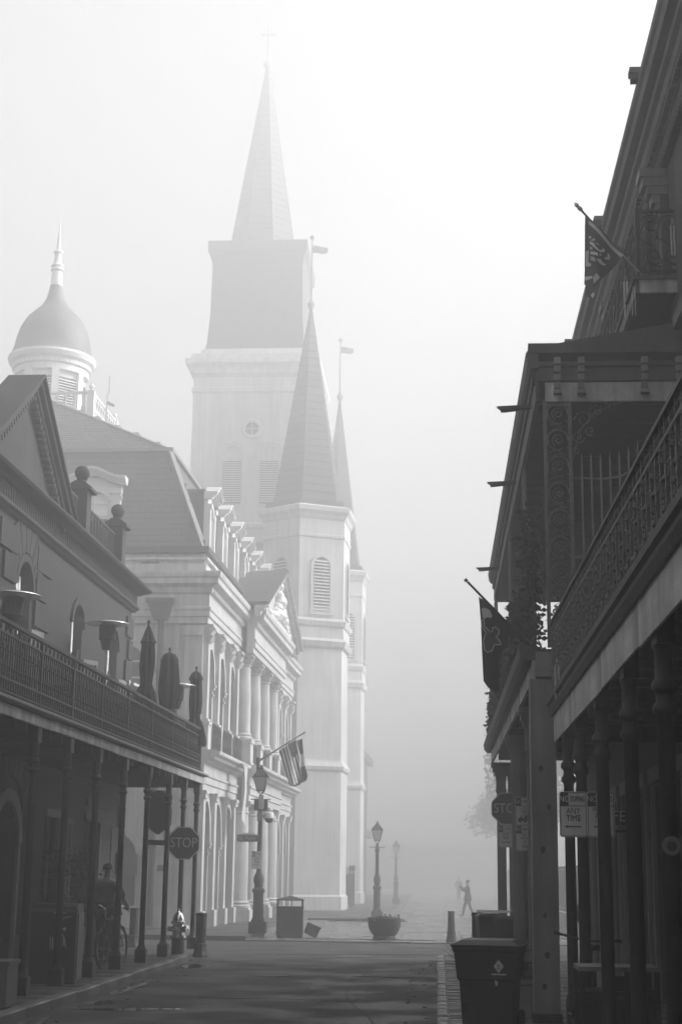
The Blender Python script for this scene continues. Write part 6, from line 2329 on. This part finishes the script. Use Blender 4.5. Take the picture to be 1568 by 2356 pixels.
gb = thing('utility_box', 'low grey utility box with a handle at the lower left edge', 'utility box', (-5.42, 18.9, .13), R(2))
MB().box(-.5, .3, -.28, .28, .03, .5).build('body', 'plastic_grey', gb)
MB().box(-.52, .32, -.3, .3, .5, .55).build('lid', 'plastic_grey', gb)
MB().box(-.46, .26, -.24, .24, 0, .03).build('foot', 'plastic_grey', gb)
MB().tube([(-.05, -.29, .32), (-.05, -.33, .32), (.08, -.33, .32), (.08, -.29, .32)], .014, 6).build('handle', 'iron', gb)
MB().box(.1, .22, -.285, -.28, .3, .42).build('latch_plate', 'steel', gb)

# ---------------- right pavement clutter
def wheelie_bin(label, loc, rz, w, d, h, emblem=False, group='wheeled bins at the kerb'):
    b = thing('wheelie_bin', label, 'wheelie bin', loc, rz, group)
    m = MB()
    # tapering body with a stepped catch bar front
    def lvl(z, k):
        return [(-w / 2 * k, -d / 2 * k, z), (w / 2 * k, -d / 2 * k, z), (w / 2 * k, d / 2 * k, z), (-w / 2 * k, d / 2 * k, z)]
    L = [lvl(.03, .74), lvl(h * .6, .84), lvl(h * .62, .9), lvl(h * .88, .98), lvl(h * .9, 1.03), lvl(h * .93, 1.03)]
    for i in range(len(L) - 1):
        m.hexa(L[i] + L[i + 1])
    body = m.build('body', 'plastic_dark', b)
    q = MB()
    q.hexa(lvl(h * .93, 1.06) + lvl(h * .955, 1.08))
    q.hexa(lvl(h * .955, 1.03) + lvl(h * 1.0, .8))
    q.build('lid', 'plastic_dark', b)
    q = MB()
    q.box(-w * .3, w * .05, -d * .455, -d * .41, h * .5, h * .59)
    q.box(-w * .36, -w * .24, -d * .45, -d * .39, h * .28, h * .4)
    q.build('lift_recess', 'rubber', body)
    MB().tube([(-w * .34, d * .55, h * .9), (-w * .34, d * .62, h * .92), (w * .34, d * .62, h * .92), (w * .34, d * .55, h * .9)], .018, 6).build('handle', 'plastic_dark', b)
    wm = ring(.11, .035, 18, 6).add(MB().add(MB().lathe([(.1, -.02), (.1, .02)], n=12), Matrix.Rotation(R(90), 4, 'Y'))).mesh('wheel', 'rubber')
    for s in (-1, 1):
        put(wm, 'wheel', b, (s * (w * .43), d * .36, .145))
    MB().tube([(-w * .4, d * .36, .145), (w * .4, d * .36, .145)], .012, 6).build('axle', 'steel', b)
    if emblem:
        k = -d * .49
        MB().prism_y([(w * .2 + .05 * math.cos(a), h * .75 + .065 * math.sin(a)) for a in [math.pi / 2 * i for i in range(4)]], k - .006, k + .03).build('diamond_mark', 'ink_light', b)
        mk = MB().bar((w * .185, k - .008, h * .77), (w * .2, k - .008, h * .74), .01, .006).bar((w * .215, k - .008, h * .77), (w * .2, k - .008, h * .74), .01, .006)
        mk.box(w * .175, w * .19, k - .01, k - .006, h * .72, h * .735).box(w * .21, w * .225, k - .01, k - .006, h * .72, h * .735)
        mk.build('diamond_detail', 'sign_ink', b)
        MB().box(w * .09, w * .31, k - .0, k + .035, h * .665, h * .677).build('print_line', 'ink_light', b)
        MB().prism_y([(w * .13, h * .61), (w * .18, h * .6), (w * .17, h * .56), (w * .15, h * .555)], k + .02, k + .05).build('sticker', 'ink_light', b)
    return b
wheelie_bin('large dark wheelie bin with a white diamond emblem on the brick strip', (.55, 16.55, .1), R(-9), .66, .8, 1.0, True)
wheelie_bin('narrow bin on the left of the pair behind the big emblem bin', (.87, 27.6, .1), R(6), .36, .5, 1.0)
wheelie_bin('wider bin on the right of the pair behind the big emblem bin', (1.16, 26.7, .1), R(-4), .42, .5, .98)
cb_ = thing('cardboard_sheet', 'flattened pale cardboard lying across the two far bins', 'cardboard', (1.0, 27.1, 1.13), R(5))
q = MB()
q.hexa([(-.34, -.3, .0), (.36, -.26, .015), (.38, .3, .01), (-.3, .3, .02), (-.34, -.3, .012), (.36, -.26, .03), (.38, .3, .022), (-.3, .3, .035)])
q.build('sheet', 'stucco_trim', cb_)
MB().hexa([(-.2, -.38, -.02), (.2, -.34, .0), (.2, -.2, .03), (-.2, -.2, .03), (-.2, -.38, -.01), (.2, -.34, .01), (.2, -.2, .04), (-.2, -.2, .04)]).build('flap', 'stucco_trim', cb_)
dg_ = thing('dry_grass', 'tuft of dry weeds standing behind the big emblem bin', 'weeds', (.5, 24.0, .1))
q = MB()
rnd = random.Random(17)
for k in range(160):
    a = rnd.uniform(0, 6.28)
    l = rnd.uniform(.35, .85)
    s = rnd.uniform(.1, .45)
    p0 = Vector((rnd.gauss(0, .06), rnd.gauss(0, .06), 0))
    p1 = p0 + Vector((math.cos(a) * s * .35, math.sin(a) * s * .35, l * .65))
    p2 = p0 + Vector((math.cos(a) * s, math.sin(a) * s, l))
    q.tube([p0, p1, p2], [.006, .004, .001], 3, False)
q.build('blades', 'leaf_dry', dg_)
po_ = thing('stone_pot', 'pale square pot with a low plant beside the big timber post', 'plant pot', (1.0, 19.35, .1))
MB().lathe([(.16, 0), (.17, .03), (.2, .36), (.22, .38), (.22, .42), (.18, .42), (.17, .36), (.001, .34)], n=4, ph=math.pi / 4).build('pot', 'concrete', po_)
leaves(260, lambda r: Vector((r.gauss(0, .09), r.gauss(0, .09), .42 + abs(r.gauss(0, .09)))), random.Random(31), .04, .12).build('foliage', 'leaf', po_)
sk = thing('plastic_sack', 'small pale sack slumped behind the stone pot', 'bag', (1.02, 20.4, .1))
q = MB().lathe([(.001, 0), (.2, .02), (.22, .2), (.18, .4), (.1, .55), (.05, .62), (.09, .7), (.001, .68)], n=12)
rnd = random.Random(2)
q.v = [(x + rnd.uniform(-.02, .02), y + rnd.uniform(-.02, .02), z + rnd.uniform(-.015, .015)) for x, y, z in q.v]
q.build('sack', 'concrete', sk, smooth=True)
MB().lathe([(.055, .6), (.06, .62), (.055, .64)], n=10).build('tie', 'rubber', sk)

def bicycle(label, loc, rz, tilt=0, bars='swept'):
    b = thing('bicycle', label, 'bicycle', loc, rz, 'bicycles')
    b.rotation_euler = (0, tilt, rz)
    r = .33
    for y in (-.52, .52):
        t = ring(r, .022, 28, 7, (0, y, r + .01)).build('wheel', 'rubber', b)
        ring(r - .035, .012, 28, 5, (0, y, r + .01)).build('rim', 'iron_grey', t)
        s = MB()
        for k in range(14):
            a = 2 * math.pi * k / 14
            s.tube([(.02 * (-1) ** k, y, r + .01), (0, y + (r - .04) * math.cos(a), r + .01 + (r - .04) * math.sin(a))], .002, 3, False)
        s.build('spokes', 'iron_grey', t)
        MB().tube([(-.05, y, r + .01), (.05, y, r + .01)], .02, 8).build('hub', 'steel', t)
    f = MB()
    BB, SE, HT, HB = (0, -.08, .3), (0, -.22, .78), (0, .33, .82), (0, .38, .66)
    for a, c, w_ in ((BB, SE, .016), (SE, HT, .014), (BB, HB, .018), (HT, HB, .02)):
        f.tube([a, c], w_, 8)
    for s in (-.05, .05):
        f.tube([BB, (s, -.52, r + .01)], .01, 6)
        f.tube([SE, (s, -.52, r + .01)], .009, 6)
        f.tube([(s * .8, .39, .64), (s, .46, .5), (s, .52, r + .01)], .012, 6)
    f.build('frame', 'iron', b)
    h = MB().tube([(0, .33, .82), (0, .31, .98)], .014, 8)
    if bars == 'swept':
        h.tube([(-.3, .08, .96), (-.28, .24, 1.0), (-.1, .33, 1.05), (0, .32, .98), (.1, .33, 1.05), (.28, .24, 1.0), (.3, .08, .96)], .013, 7)
    else:
        h.tube([(-.32, .26, 1.02), (0, .33, .98), (.32, .26, 1.02)], .014, 7)
    ho = h.build('handlebar', 'iron_grey' if bars == 'flat' else 'steel', b)
    for s in (-1, 1):
        MB().tube([(s * .3, .2 if bars == 'swept' else .27, .985 if bars == 'swept' else 1.015), (s * (.3 if bars == 'swept' else .36), .06 if bars == 'swept' else .25, .955 if bars == 'swept' else 1.02)], .02, 8).build('grip', 'rubber', ho)
    sd = MB().hexa([(-.08, -.38, .86), (.08, -.38, .86), (.025, -.1, .87), (-.025, -.1, .87), (-.07, -.37, .92), (.07, -.37, .92), (.02, -.11, .905), (-.02, -.11, .905)])
    sd.build('saddle', 'rubber', b)
    MB().tube([SE, (0, -.24, .87)], .013, 6).build('seat_post', 'steel', b)
    cr_ = MB().tube([(.06, -.08, .3), (.08, .06, .2)], .01, 6).tube([(-.06, -.08, .3), (-.08, -.22, .4)], .01, 6).box(.06, .16, .03, .1, .19, .21).box(-.16, -.06, -.25, -.18, .39, .41)
    cr_.add(ring(.09, .008, 16, 4, (.05, -.08, .3)))
    cr_.build('crank', 'steel', b)
    return b
bicycle('bicycle with swept handlebars wheeled along the left pavement between the posts', (-5.58, 26.95, .13), R(174), R(3))
bicycle('dark bicycle leaning behind the big timber post and the cart', (1.56, 17.35, .1), R(168), R(-6), 'flat')

# dark vendor cart
ct = thing('vendor_cart', 'dark two shelf cart standing behind the iron posts at lower right', 'cart', (1.68, 15.0, .1))
MB().box(-.38, .36, -.3, .3, .8, .84).build('top_board', 'trim_right', ct)
MB().box(-.36, .34, -.28, .28, .58, .62).build('shelf', 'dark_wood', ct)
MB().box(-.34, .32, -.26, .26, .16, .5).build('chest', 'iron', ct)
MB().box(-.35, .33, -.27, .27, .5, .54).build('chest_lid', 'iron', ct)
lg = MB().box(-.025, .025, -.025, .025, 0, .8).mesh('leg', 'dark_wood')
for x in (-.35, .33):
    for y in (-.27, .27):
        put(lg, 'leg', ct, (x, y, 0))
put(lg, 'leg', ct, (.06, -.27, 0))
cw_ = ring(.15, .025, 20, 6).mesh('wheel', 'rubber')
for s in (-.4, .38):
    put(cw_, 'wheel', ct, (s, .1, .18))
cr1 = thing('small_crate', 'small dark crate standing on the lower shelf of the cart', 'crate', (1.74, 14.95, .72))
MB().box(-.09, .09, -.1, .1, 0, .02).box(-.09, .09, -.1, -.09, .02, .12).box(-.09, .09, .09, .1, .02, .12).box(-.09, -.08, -.09, .09, .02, .12).box(.08, .09, -.09, .09, .02, .12).build('sides', 'dark_wood', cr1)
MB().box(-.08, .08, -.08, .08, .03, .09).build('load', 'iron', cr1)

# shop sign under the gallery and a round plaque on a post
fs = thing('shop_sign', 'dark shop sign with large pale letters hanging behind the paired parking signs', 'sign', (2.33, 20.05, 2.44))
MB().box(-.24, .2, 0, .03, -.14, .15).build('board', 'dark_wood', fs)
letter(fs, 'FEI', .2, .02, -.004, .06, 'ink_light', .9)
letter(fs, 'ORLEAN', .075, .02, -.004, -.08, 'ink_light', .9)
MB().tube([(-.2, .015, .15), (-.2, .015, 1.7)], .006, 5).tube([(.16, .015, .15), (.16, .015, 1.7)], .006, 5).build('hanger', 'iron', fs)
rp_ = thing('round_plaque', 'small round pale plaque on the iron post at the right edge', 'plaque', (1.46, 9.82, 1.94))
q = MB()
q.add(MB().lathe([(.055, 0), (.06, .006), (.05, .012), (.045, .008), (.001, .01)], n=24), Matrix.Rotation(R(90), 4, 'X'))
q.build('disc', 'concrete', rp_)
q = MB()
q.add(MB().lathe([(.03, .008), (.032, .014), (.028, .014)], n=20), Matrix.Rotation(R(90), 4, 'X'))
q.build('raised_ring', 'sign_ink', rp_)

# ---------------- flags on the right hand galleries
f1 = thing('balcony_flag', 'dark flag with pale curling marks hung from the third floor balcony', 'flag', (1.749, 17.9, 9.983))
K1x, K1z = .000618, .000677
k1 = lambda p: [(x * K1x, -z * K1z) for x, z in p]
def wv1(x, z):
    return .04 * math.sin(x * 14 + 1) + .03 * math.sin(z * 6 + x * 5) + .12 * x
cloth(k1([(215, 210), (240, 215), (520, 470), (800, 720), (1010, 890), (900, 1060), (640, 1340), (480, 1480), (350, 1600), (355, 1750), (315, 1880), (190, 1770), (200, 1560), (165, 1550), (185, 1250), (190, 900), (200, 500)]), wv1, 0, .05).build('cloth', 'flag_mid', f1, smooth=True)
for p, mt_ in (([(275, 315), (600, 630), (970, 980), (925, 1028), (560, 690), (300, 430), (275, 405)], 'flag_grey'),
               ([(200, 910), (270, 910), (255, 1130), (305, 1160), (305, 1210), (205, 1200)], 'flag_grey'),
               ([(275, 640), (325, 660), (290, 705), (275, 680)], 'flag_light'),
               ([(370, 690), (405, 740), (330, 750), (300, 730)], 'flag_grey'),
               ([(275, 745), (330, 770), (450, 800), (480, 840), (590, 900), (570, 950), (500, 970), (430, 930), (350, 850), (290, 790)], 'flag_light'),
               ([(295, 935), (440, 970), (445, 1030), (300, 990)], 'flag_light'), ([(285, 835), (340, 870), (335, 910), (290, 900)], 'flag_grey'),
               ([(470, 990), (515, 1005), (510, 1025), (470, 1015)], 'flag_light'),
               ([(650, 940), (705, 1000), (690, 1075), (590, 1085), (580, 1045), (640, 1030)], 'flag_grey'),
               ([(300, 1030), (370, 1050), (400, 1150), (340, 1110), (300, 1095)], 'flag_grey'), ([(400, 1080), (500, 1090), (560, 1160), (625, 1165), (570, 1205), (480, 1180)], 'flag_grey'),
               ([(180, 1390), (330, 1400), (325, 1440), (260, 1470), (175, 1475)], 'flag_grey'), ([(405, 1345), (485, 1430), (350, 1560), (340, 1430)], 'flag_grey'),
               ([(275, 1790), (350, 1720), (350, 1800), (315, 1865)], 'flag_grey')):
    cloth(k1(p), wv1, -.014, .04).build('emblem', mt_, f1, smooth=True)
cloth(k1([(350, 780), (400, 800), (470, 840), (540, 880), (530, 920), (470, 925), (390, 850)]), wv1, -.024, .04).build('emblem', 'flag_mid', f1, smooth=True)
p1 = thing('balcony_flag_pole', 'slanting pole with a pale knob holding the third floor balcony flag', 'flag pole', (2.66, 18.62, 9.33))
MB().tube([(0, 0, 0), (-.4, -.32, .3)], .014, 8).build('lower_pole', 'sign_white', p1)
MB().tube([(-.4, -.32, .3), (-.82, -.66, .61)], .014, 8).build('upper_pole', 'dark_wood', p1)
q = MB().lathe([(.014, 0), (.02, .01), (.03, .05), (.018, .08), (.03, .11), (.001, .15)], n=10)
MB().add(q, Matrix.Translation((-.81, -.655, .605)) @ Vector((-.82, -.66, .61)).to_track_quat('Z', 'Y').to_matrix().to_4x4()).build('knob', 'sign_white', p1)
f2 = thing('gallery_flag', 'dark flag with an outlined lily emblem hung from the lower gallery', 'flag', (.411, 19.2, 5.58))
K2x, K2z = .000795, .000816
k2 = lambda p: [(x * K2x, -z * K2z) for x, z in p]
def wv2(x, z):
    return .035 * math.sin(x * 18 + .5) + .03 * math.sin(z * 4 + x * 6)
cloth(k2([(160, 460), (300, 560), (520, 740), (700, 920), (820, 1090), (620, 1085), (605, 1250), (530, 1330), (480, 1480), (470, 1930), (390, 1925), (280, 1860), (225, 1775), (205, 1300), (190, 850), (165, 490)]), wv2, 0, .05).build('cloth', 'flag_dark', f2, smooth=True)
def outline_piece(poly, fill):
    P = k2(poly)
    cloth(P, wv2, -.012, .04).build('emblem', fill, f2, smooth=True)
    pts = []
    n = len(P)
    for i in range(n):
        a, b = P[i], P[(i + 1) % n]
        for t in (0, .5):
            x, z = a[0] + (b[0] - a[0]) * t, a[1] + (b[1] - a[1]) * t
            pts.append((x, wv2(x, z) - .016, z))
    pts.append(pts[0])
    MB().tube(pts, .007, 5).build('emblem_outline', 'flag_grey', f2)
outline_piece([(210, 660), (270, 655), (330, 690), (360, 760), (355, 800), (290, 790), (240, 820), (225, 760)], 'flag_grey')
outline_piece([(195, 850), (240, 830), (245, 940), (300, 990), (345, 1030), (380, 1010), (370, 960), (420, 945), (475, 975), (480, 1040), (430, 1100), (470, 1130), (515, 1210), (400, 1220), (385, 1260), (370, 1310), (290, 1345), (240, 1290), (230, 1150), (270, 1040), (200, 930)], 'flag_mid')
p2 = thing('gallery_flag_pole', 'dark slanting pole holding the lily flag at the lower gallery', 'flag pole', (1.12, 19.2, 4.5))
MB().tube([(.14, 0, -.02), (-.42, 0, .58), (-.72, 0, .9)], [.02, .017, .016], 8).build('pole', 'iron', p2)
MB().lathe([(.001, -.03), (.03, 0), (.001, .03)], (-.74, 0, .92), 10).build('knob', 'iron', p2)
MB().box(.08, .2, -.04, .04, -.1, .06).build('socket', 'iron', p2)

def beads(label, loc, n, r, L, w=.02):
    b = thing('bead_string', label, 'beads', loc, 0, 'bead strings on the balcony')
    bm_ = MB().lathe([(.001, -r), (r * .8, -r * .5), (r, 0), (r * .8, r * .5), (.001, r)], n=6).mesh('bead', 'flag_grey')
    MB().tube([(0, 0, 0), (w, 0, -.1), (w, 0, -L), (-w, 0, -L), (-w, 0, -.1), (0, 0, 0)], .003, 4).build('string', 'flag_grey', b)
    for k in range(n):
        for s in (-1, 1):
            put(bm_, 'bead', b, (s * w, 0, -.1 - (L - .1) * k / n))
beads('short bead string looped on the balcony end rail', (3.06, 18.52, 10.05), 22, .012, .5)
beads('long bead string hanging from the balcony edge beside the flag', (2.56, 19.45, 9.66), 24, .016, .62)
beads('thin bead string below the balcony corner', (2.53, 18.5, 9.12), 14, .01, .4)
beads('bead string dangling from the near gallery railing', (1.33, 16.9, 4.1), 20, .012, .45)
# ------------------------------------------------------------------ people
def skin_mesh(name, material, J, E, root, levels=1):
    me = bpy.data.meshes.new(name)
    names = list(J)
    me.from_pydata([J[n][0] for n in names], [(names.index(a), names.index(b)) for a, b in E], [])
    ob = bpy.data.objects.new(name, me)
    COL.objects.link(ob)
    ob.modifiers.new('skin', 'SKIN').use_smooth_shade = True
    if not me.skin_vertices:
        bpy.context.view_layer.objects.active = ob
    sv = me.skin_vertices[0].data
    for i, n in enumerate(names):
        r = J[n][1]
        sv[i].radius = (r, r) if not isinstance(r, tuple) else r
        sv[i].use_root = (n == root)
    s = ob.modifiers.new('sub', 'SUBSURF')
    s.levels = s.render_levels = levels
    bpy.context.view_layer.update()
    dg = bpy.context.evaluated_depsgraph_get()
    out = bpy.data.meshes.new_from_object(ob.evaluated_get(dg))
    bpy.data.objects.remove(ob)
    out.name = name
    out.materials.clear()
    out.materials.append(M[material])
    for p in out.polygons:
        p.use_smooth = True
    return out

def person(label, loc, rz, H, pose, top, legs, hair, group, coat=0.0, bulk=1.0):
    """facing local +y; pose gives elbow/hand/knee/foot for each side in units of body height"""
    t = thing('person', label, 'person', loc, rz, group)
    def P(x, y, z):
        return (x * H, y * H, z * H)
    lean = pose.get('lean', 0)
    J, E = {}, []
    def add(n, p, r, prev=None):
        J[n] = (P(*p), (r[0] * H, r[1] * H) if isinstance(r, tuple) else r * H)
        if prev:
            E.append((prev, n))
    add('pelvis', (0, 0, .52), (.085, .06))
    add('waist', (0, lean * .3, .6), (.078, .055), 'pelvis')
    add('chest', (0, lean * .7, .72), (.09, .06), 'waist')
    add('collar', (0, lean, .8), (.06, .045), 'chest')
    add('neck', (0, lean + .005, .85), .03, 'collar')
    hd = pose.get('head', 0)
    add('jaw', (0, lean + .012 + hd * .3, .885), (.038, .045), 'neck')
    add('brow', (0, lean + .01 + hd * .6, .935), (.045, .055), 'jaw')
    add('crown', (0, lean + hd, .975), (.036, .042), 'brow')
    add('nose', (0, lean + .066 + hd * .5, .912), .008, 'brow')
    for s, sd in ((-1, 'l'), (1, 'r')):
        sh = (s * .105, lean * .9, .79)
        add('sh' + sd, sh, .038, 'collar')
        add('el' + sd, pose['el' + sd], .029, 'sh' + sd)
        add('wr' + sd, pose['wr' + sd], .02, 'el' + sd)
        el, wr = Vector(pose['el' + sd]), Vector(pose['wr' + sd])
        d = (wr - el).normalized()
        palm = wr + d * .035
        add('pa' + sd, tuple(palm), (.022, .014), 'wr' + sd)
        side = d.cross(Vector((1, 0, 0))) if abs(d.x) < .8 else d.cross(Vector((0, 1, 0)))
        side.normalize()
        for k, ln in enumerate((.03, .036, .038, .034)):
            o = side * (-.015 + .01 * k)
            q1 = palm + d * .022 + o
            q2 = q1 + d * ln * .5 + Vector((-s * .004, 0, -.003))
            q3 = q2 + d * ln * .45 + Vector((-s * .008, 0, -.006))
            add('f%d%s' % (k, sd), tuple(q1), .0052, 'pa' + sd)
            add('g%d%s' % (k, sd), tuple(q2), .005, 'f%d%s' % (k, sd))
            add('h%d%s' % (k, sd), tuple(q3), .004, 'g%d%s' % (k, sd))
        th = wr + d * .02 - side * .024
        add('t1' + sd, tuple(th), .006, 'wr' + sd)
        add('t2' + sd, tuple(th + d * .025 - side * .006), .005, 't1' + sd)
        add('hi' + sd, (s * .05, 0, .5), .056, 'pelvis')
        add('kn' + sd, pose['kn' + sd], .036, 'hi' + sd)
        add('an' + sd, pose['an' + sd], .024, 'kn' + sd)
        an = Vector(pose['an' + sd])
        add('to' + sd, tuple(an + Vector((s * .012, .095, -.02))), (.026, .014), 'an' + sd)
    body = skin_mesh('body', 'skin', J, E, 'pelvis')
    put(body, 'body', t)
    # clothing: the same chains, a little wider
    def sub(names, grow):
        j = {n: (J[n][0], tuple(q + grow * H for q in J[n][1]) if isinstance(J[n][1], tuple) else J[n][1] + grow * H) for n in names}
        e_ = [(a, b) for a, b in E if a in j and b in j]
        return j, e_
    j, e_ = sub(['pelvis', 'waist', 'chest', 'collar', 'shl', 'shr', 'ell', 'elr'] + (['wrl', 'wrr'] if pose.get('long', 1) else []), .012 * bulk)
    if coat:
        j['hem'] = (P(0, 0, .52 - coat), (.1 * H * bulk, .07 * H * bulk))
        e_.append(('pelvis', 'hem'))
    put(skin_mesh('shirt', top, j, e_, 'pelvis'), 'shirt', t)
    j, e_ = sub(['pelvis', 'hil', 'hir', 'knl', 'knr', 'anl', 'anr'], .011)
    put(skin_mesh('trousers', legs, j, e_, 'pelvis'), 'trousers', t)
    for sd, s in (('l', -1), ('r', 1)):
        an = Vector(pose['an' + sd])
        js = {'a': (P(*an), .03 * H), 'b': (P(*(an + Vector((s * .006, .05, -.022)))), (.032 * H, .02 * H)), 'c': (P(*(an + Vector((s * .012, .1, -.024)))), (.028 * H, .016 * H)), 'd': (P(*(an + Vector((0, -.025, -.02)))), (.026 * H, .02 * H))}
        put(skin_mesh('shoe', 'rubber', js, [('a', 'b'), ('b', 'c'), ('a', 'd')], 'a'), 'shoe', t)
    hp = MB()
    c = P(0, lean + hd * .8 - .006, .948)
    prof = []
    for i in range(9):
        a = -.35 + (math.pi / 2 + .35) * i / 8
        prof.append((max(.001, .052 * H * math.cos(a)), .047 * H * math.sin(a)))
    hp.lathe(prof, c, 16, 0, 1.18)
    hp.build('hair', hair, t, smooth=True)
    e3 = MB()
    for s in (-1, 1):
        e3.lathe([(.001, -.018 * H), (.012 * H, 0), (.001, .018 * H)], P(s * .052, lean + hd * .5, .918), 6)
    e3.build('ears', 'skin', t)
    return t
walk_away = dict(lean=.015, ell=(-.16, -.0, .63), wrl=(-.175, .05, .5), elr=(.17, .04, .64), wrr=(.185, .15, .57), knl=(-.05, .06, .28), anl=(-.05, .12, .045), knr=(.06, .0, .28), anr=(.06, -.1, .06), long=0)
person('person in a crumpled grey shirt walking a bicycle along the left pavement, seen from behind', (-5.9, 27.75, .13), R(-2), 1.76, walk_away, 'shirt', 'cloth_dark', 'hair', 'people in the street', .03, 1.25)
photo = dict(lean=.0, ell=(-.14, .12, .7), wrl=(-.07, .2, .82), elr=(.15, .1, .68), wrr=(.06, .2, .83), knl=(-.05, .09, .28), anl=(-.05, .14, .045), knr=(.05, -.05, .28), anr=(.05, -.15, .05))
person('person in fog striding and holding up a camera near the right corner', (1.3, 66.8, .03), R(84), 1.52, photo, 'cloth_dark', 'cloth_dark', 'hair', 'people in the street', .05, 1.8)
stand = dict(lean=-.01, ell=(-.15, .02, .64), wrl=(-.12, .1, .55), elr=(.17, -.02, .64), wrr=(.13, .09, .58), knl=(-.05, .03, .28), anl=(-.06, .02, .045), knr=(.05, .02, .28), anr=(.06, -.02, .045))
person('person with pale hair and dark coat passing behind the cart, seen in silhouette', (3.06, 32.1, .1), R(10), 1.42, stand, 'cloth_dark', 'cloth_dark', 'hair_grey', 'people in the street', .12, 1.6)
person('barely visible person standing deeper in the fog beyond the photographing person', (1.5, 108, .03), R(160), 1.6, stand, 'cloth_dark', 'cloth_dark', 'hair', 'people in the street', .06, 1.3)
hc = thing('hand_camera', 'small camera held up by the person in the fog', 'camera', (1.0, 66.82, 1.25), R(84))
MB().box(-.06, .06, -.02, .03, -.04, .04).build('camera_body', 'iron', hc)
MB().add(MB().lathe([(.025, 0), (.025, .05)], n=10), Matrix.Translation((0, .03, 0)) @ Matrix.Rotation(R(-90), 4, 'X')).build('lens', 'iron', hc)
# ------------------------------------------------------------------ fog
hz = MB().box(-158, 158, -58, 238, -1.6, 51.5).mesh('haze', 'paving')
hm = bpy.data.materials.new('haze')
hm.use_nodes = True
hn = hm.node_tree
hn.nodes.clear()
ho = hn.nodes.new('ShaderNodeOutputMaterial')
hv = hn.nodes.new('ShaderNodeVolumePrincipled')
hv.inputs['Color'].default_value = (0.95, 0.95, 0.95, 1)
hv.inputs['Density'].default_value = HAZE
hv.inputs['Anisotropy'].default_value = 0.4
hn.links.new(hv.outputs[0], ho.inputs['Volume'])
hz.materials.clear()
hz.materials.append(hm)
haze = put(hz, 'haze', kind='stuff')
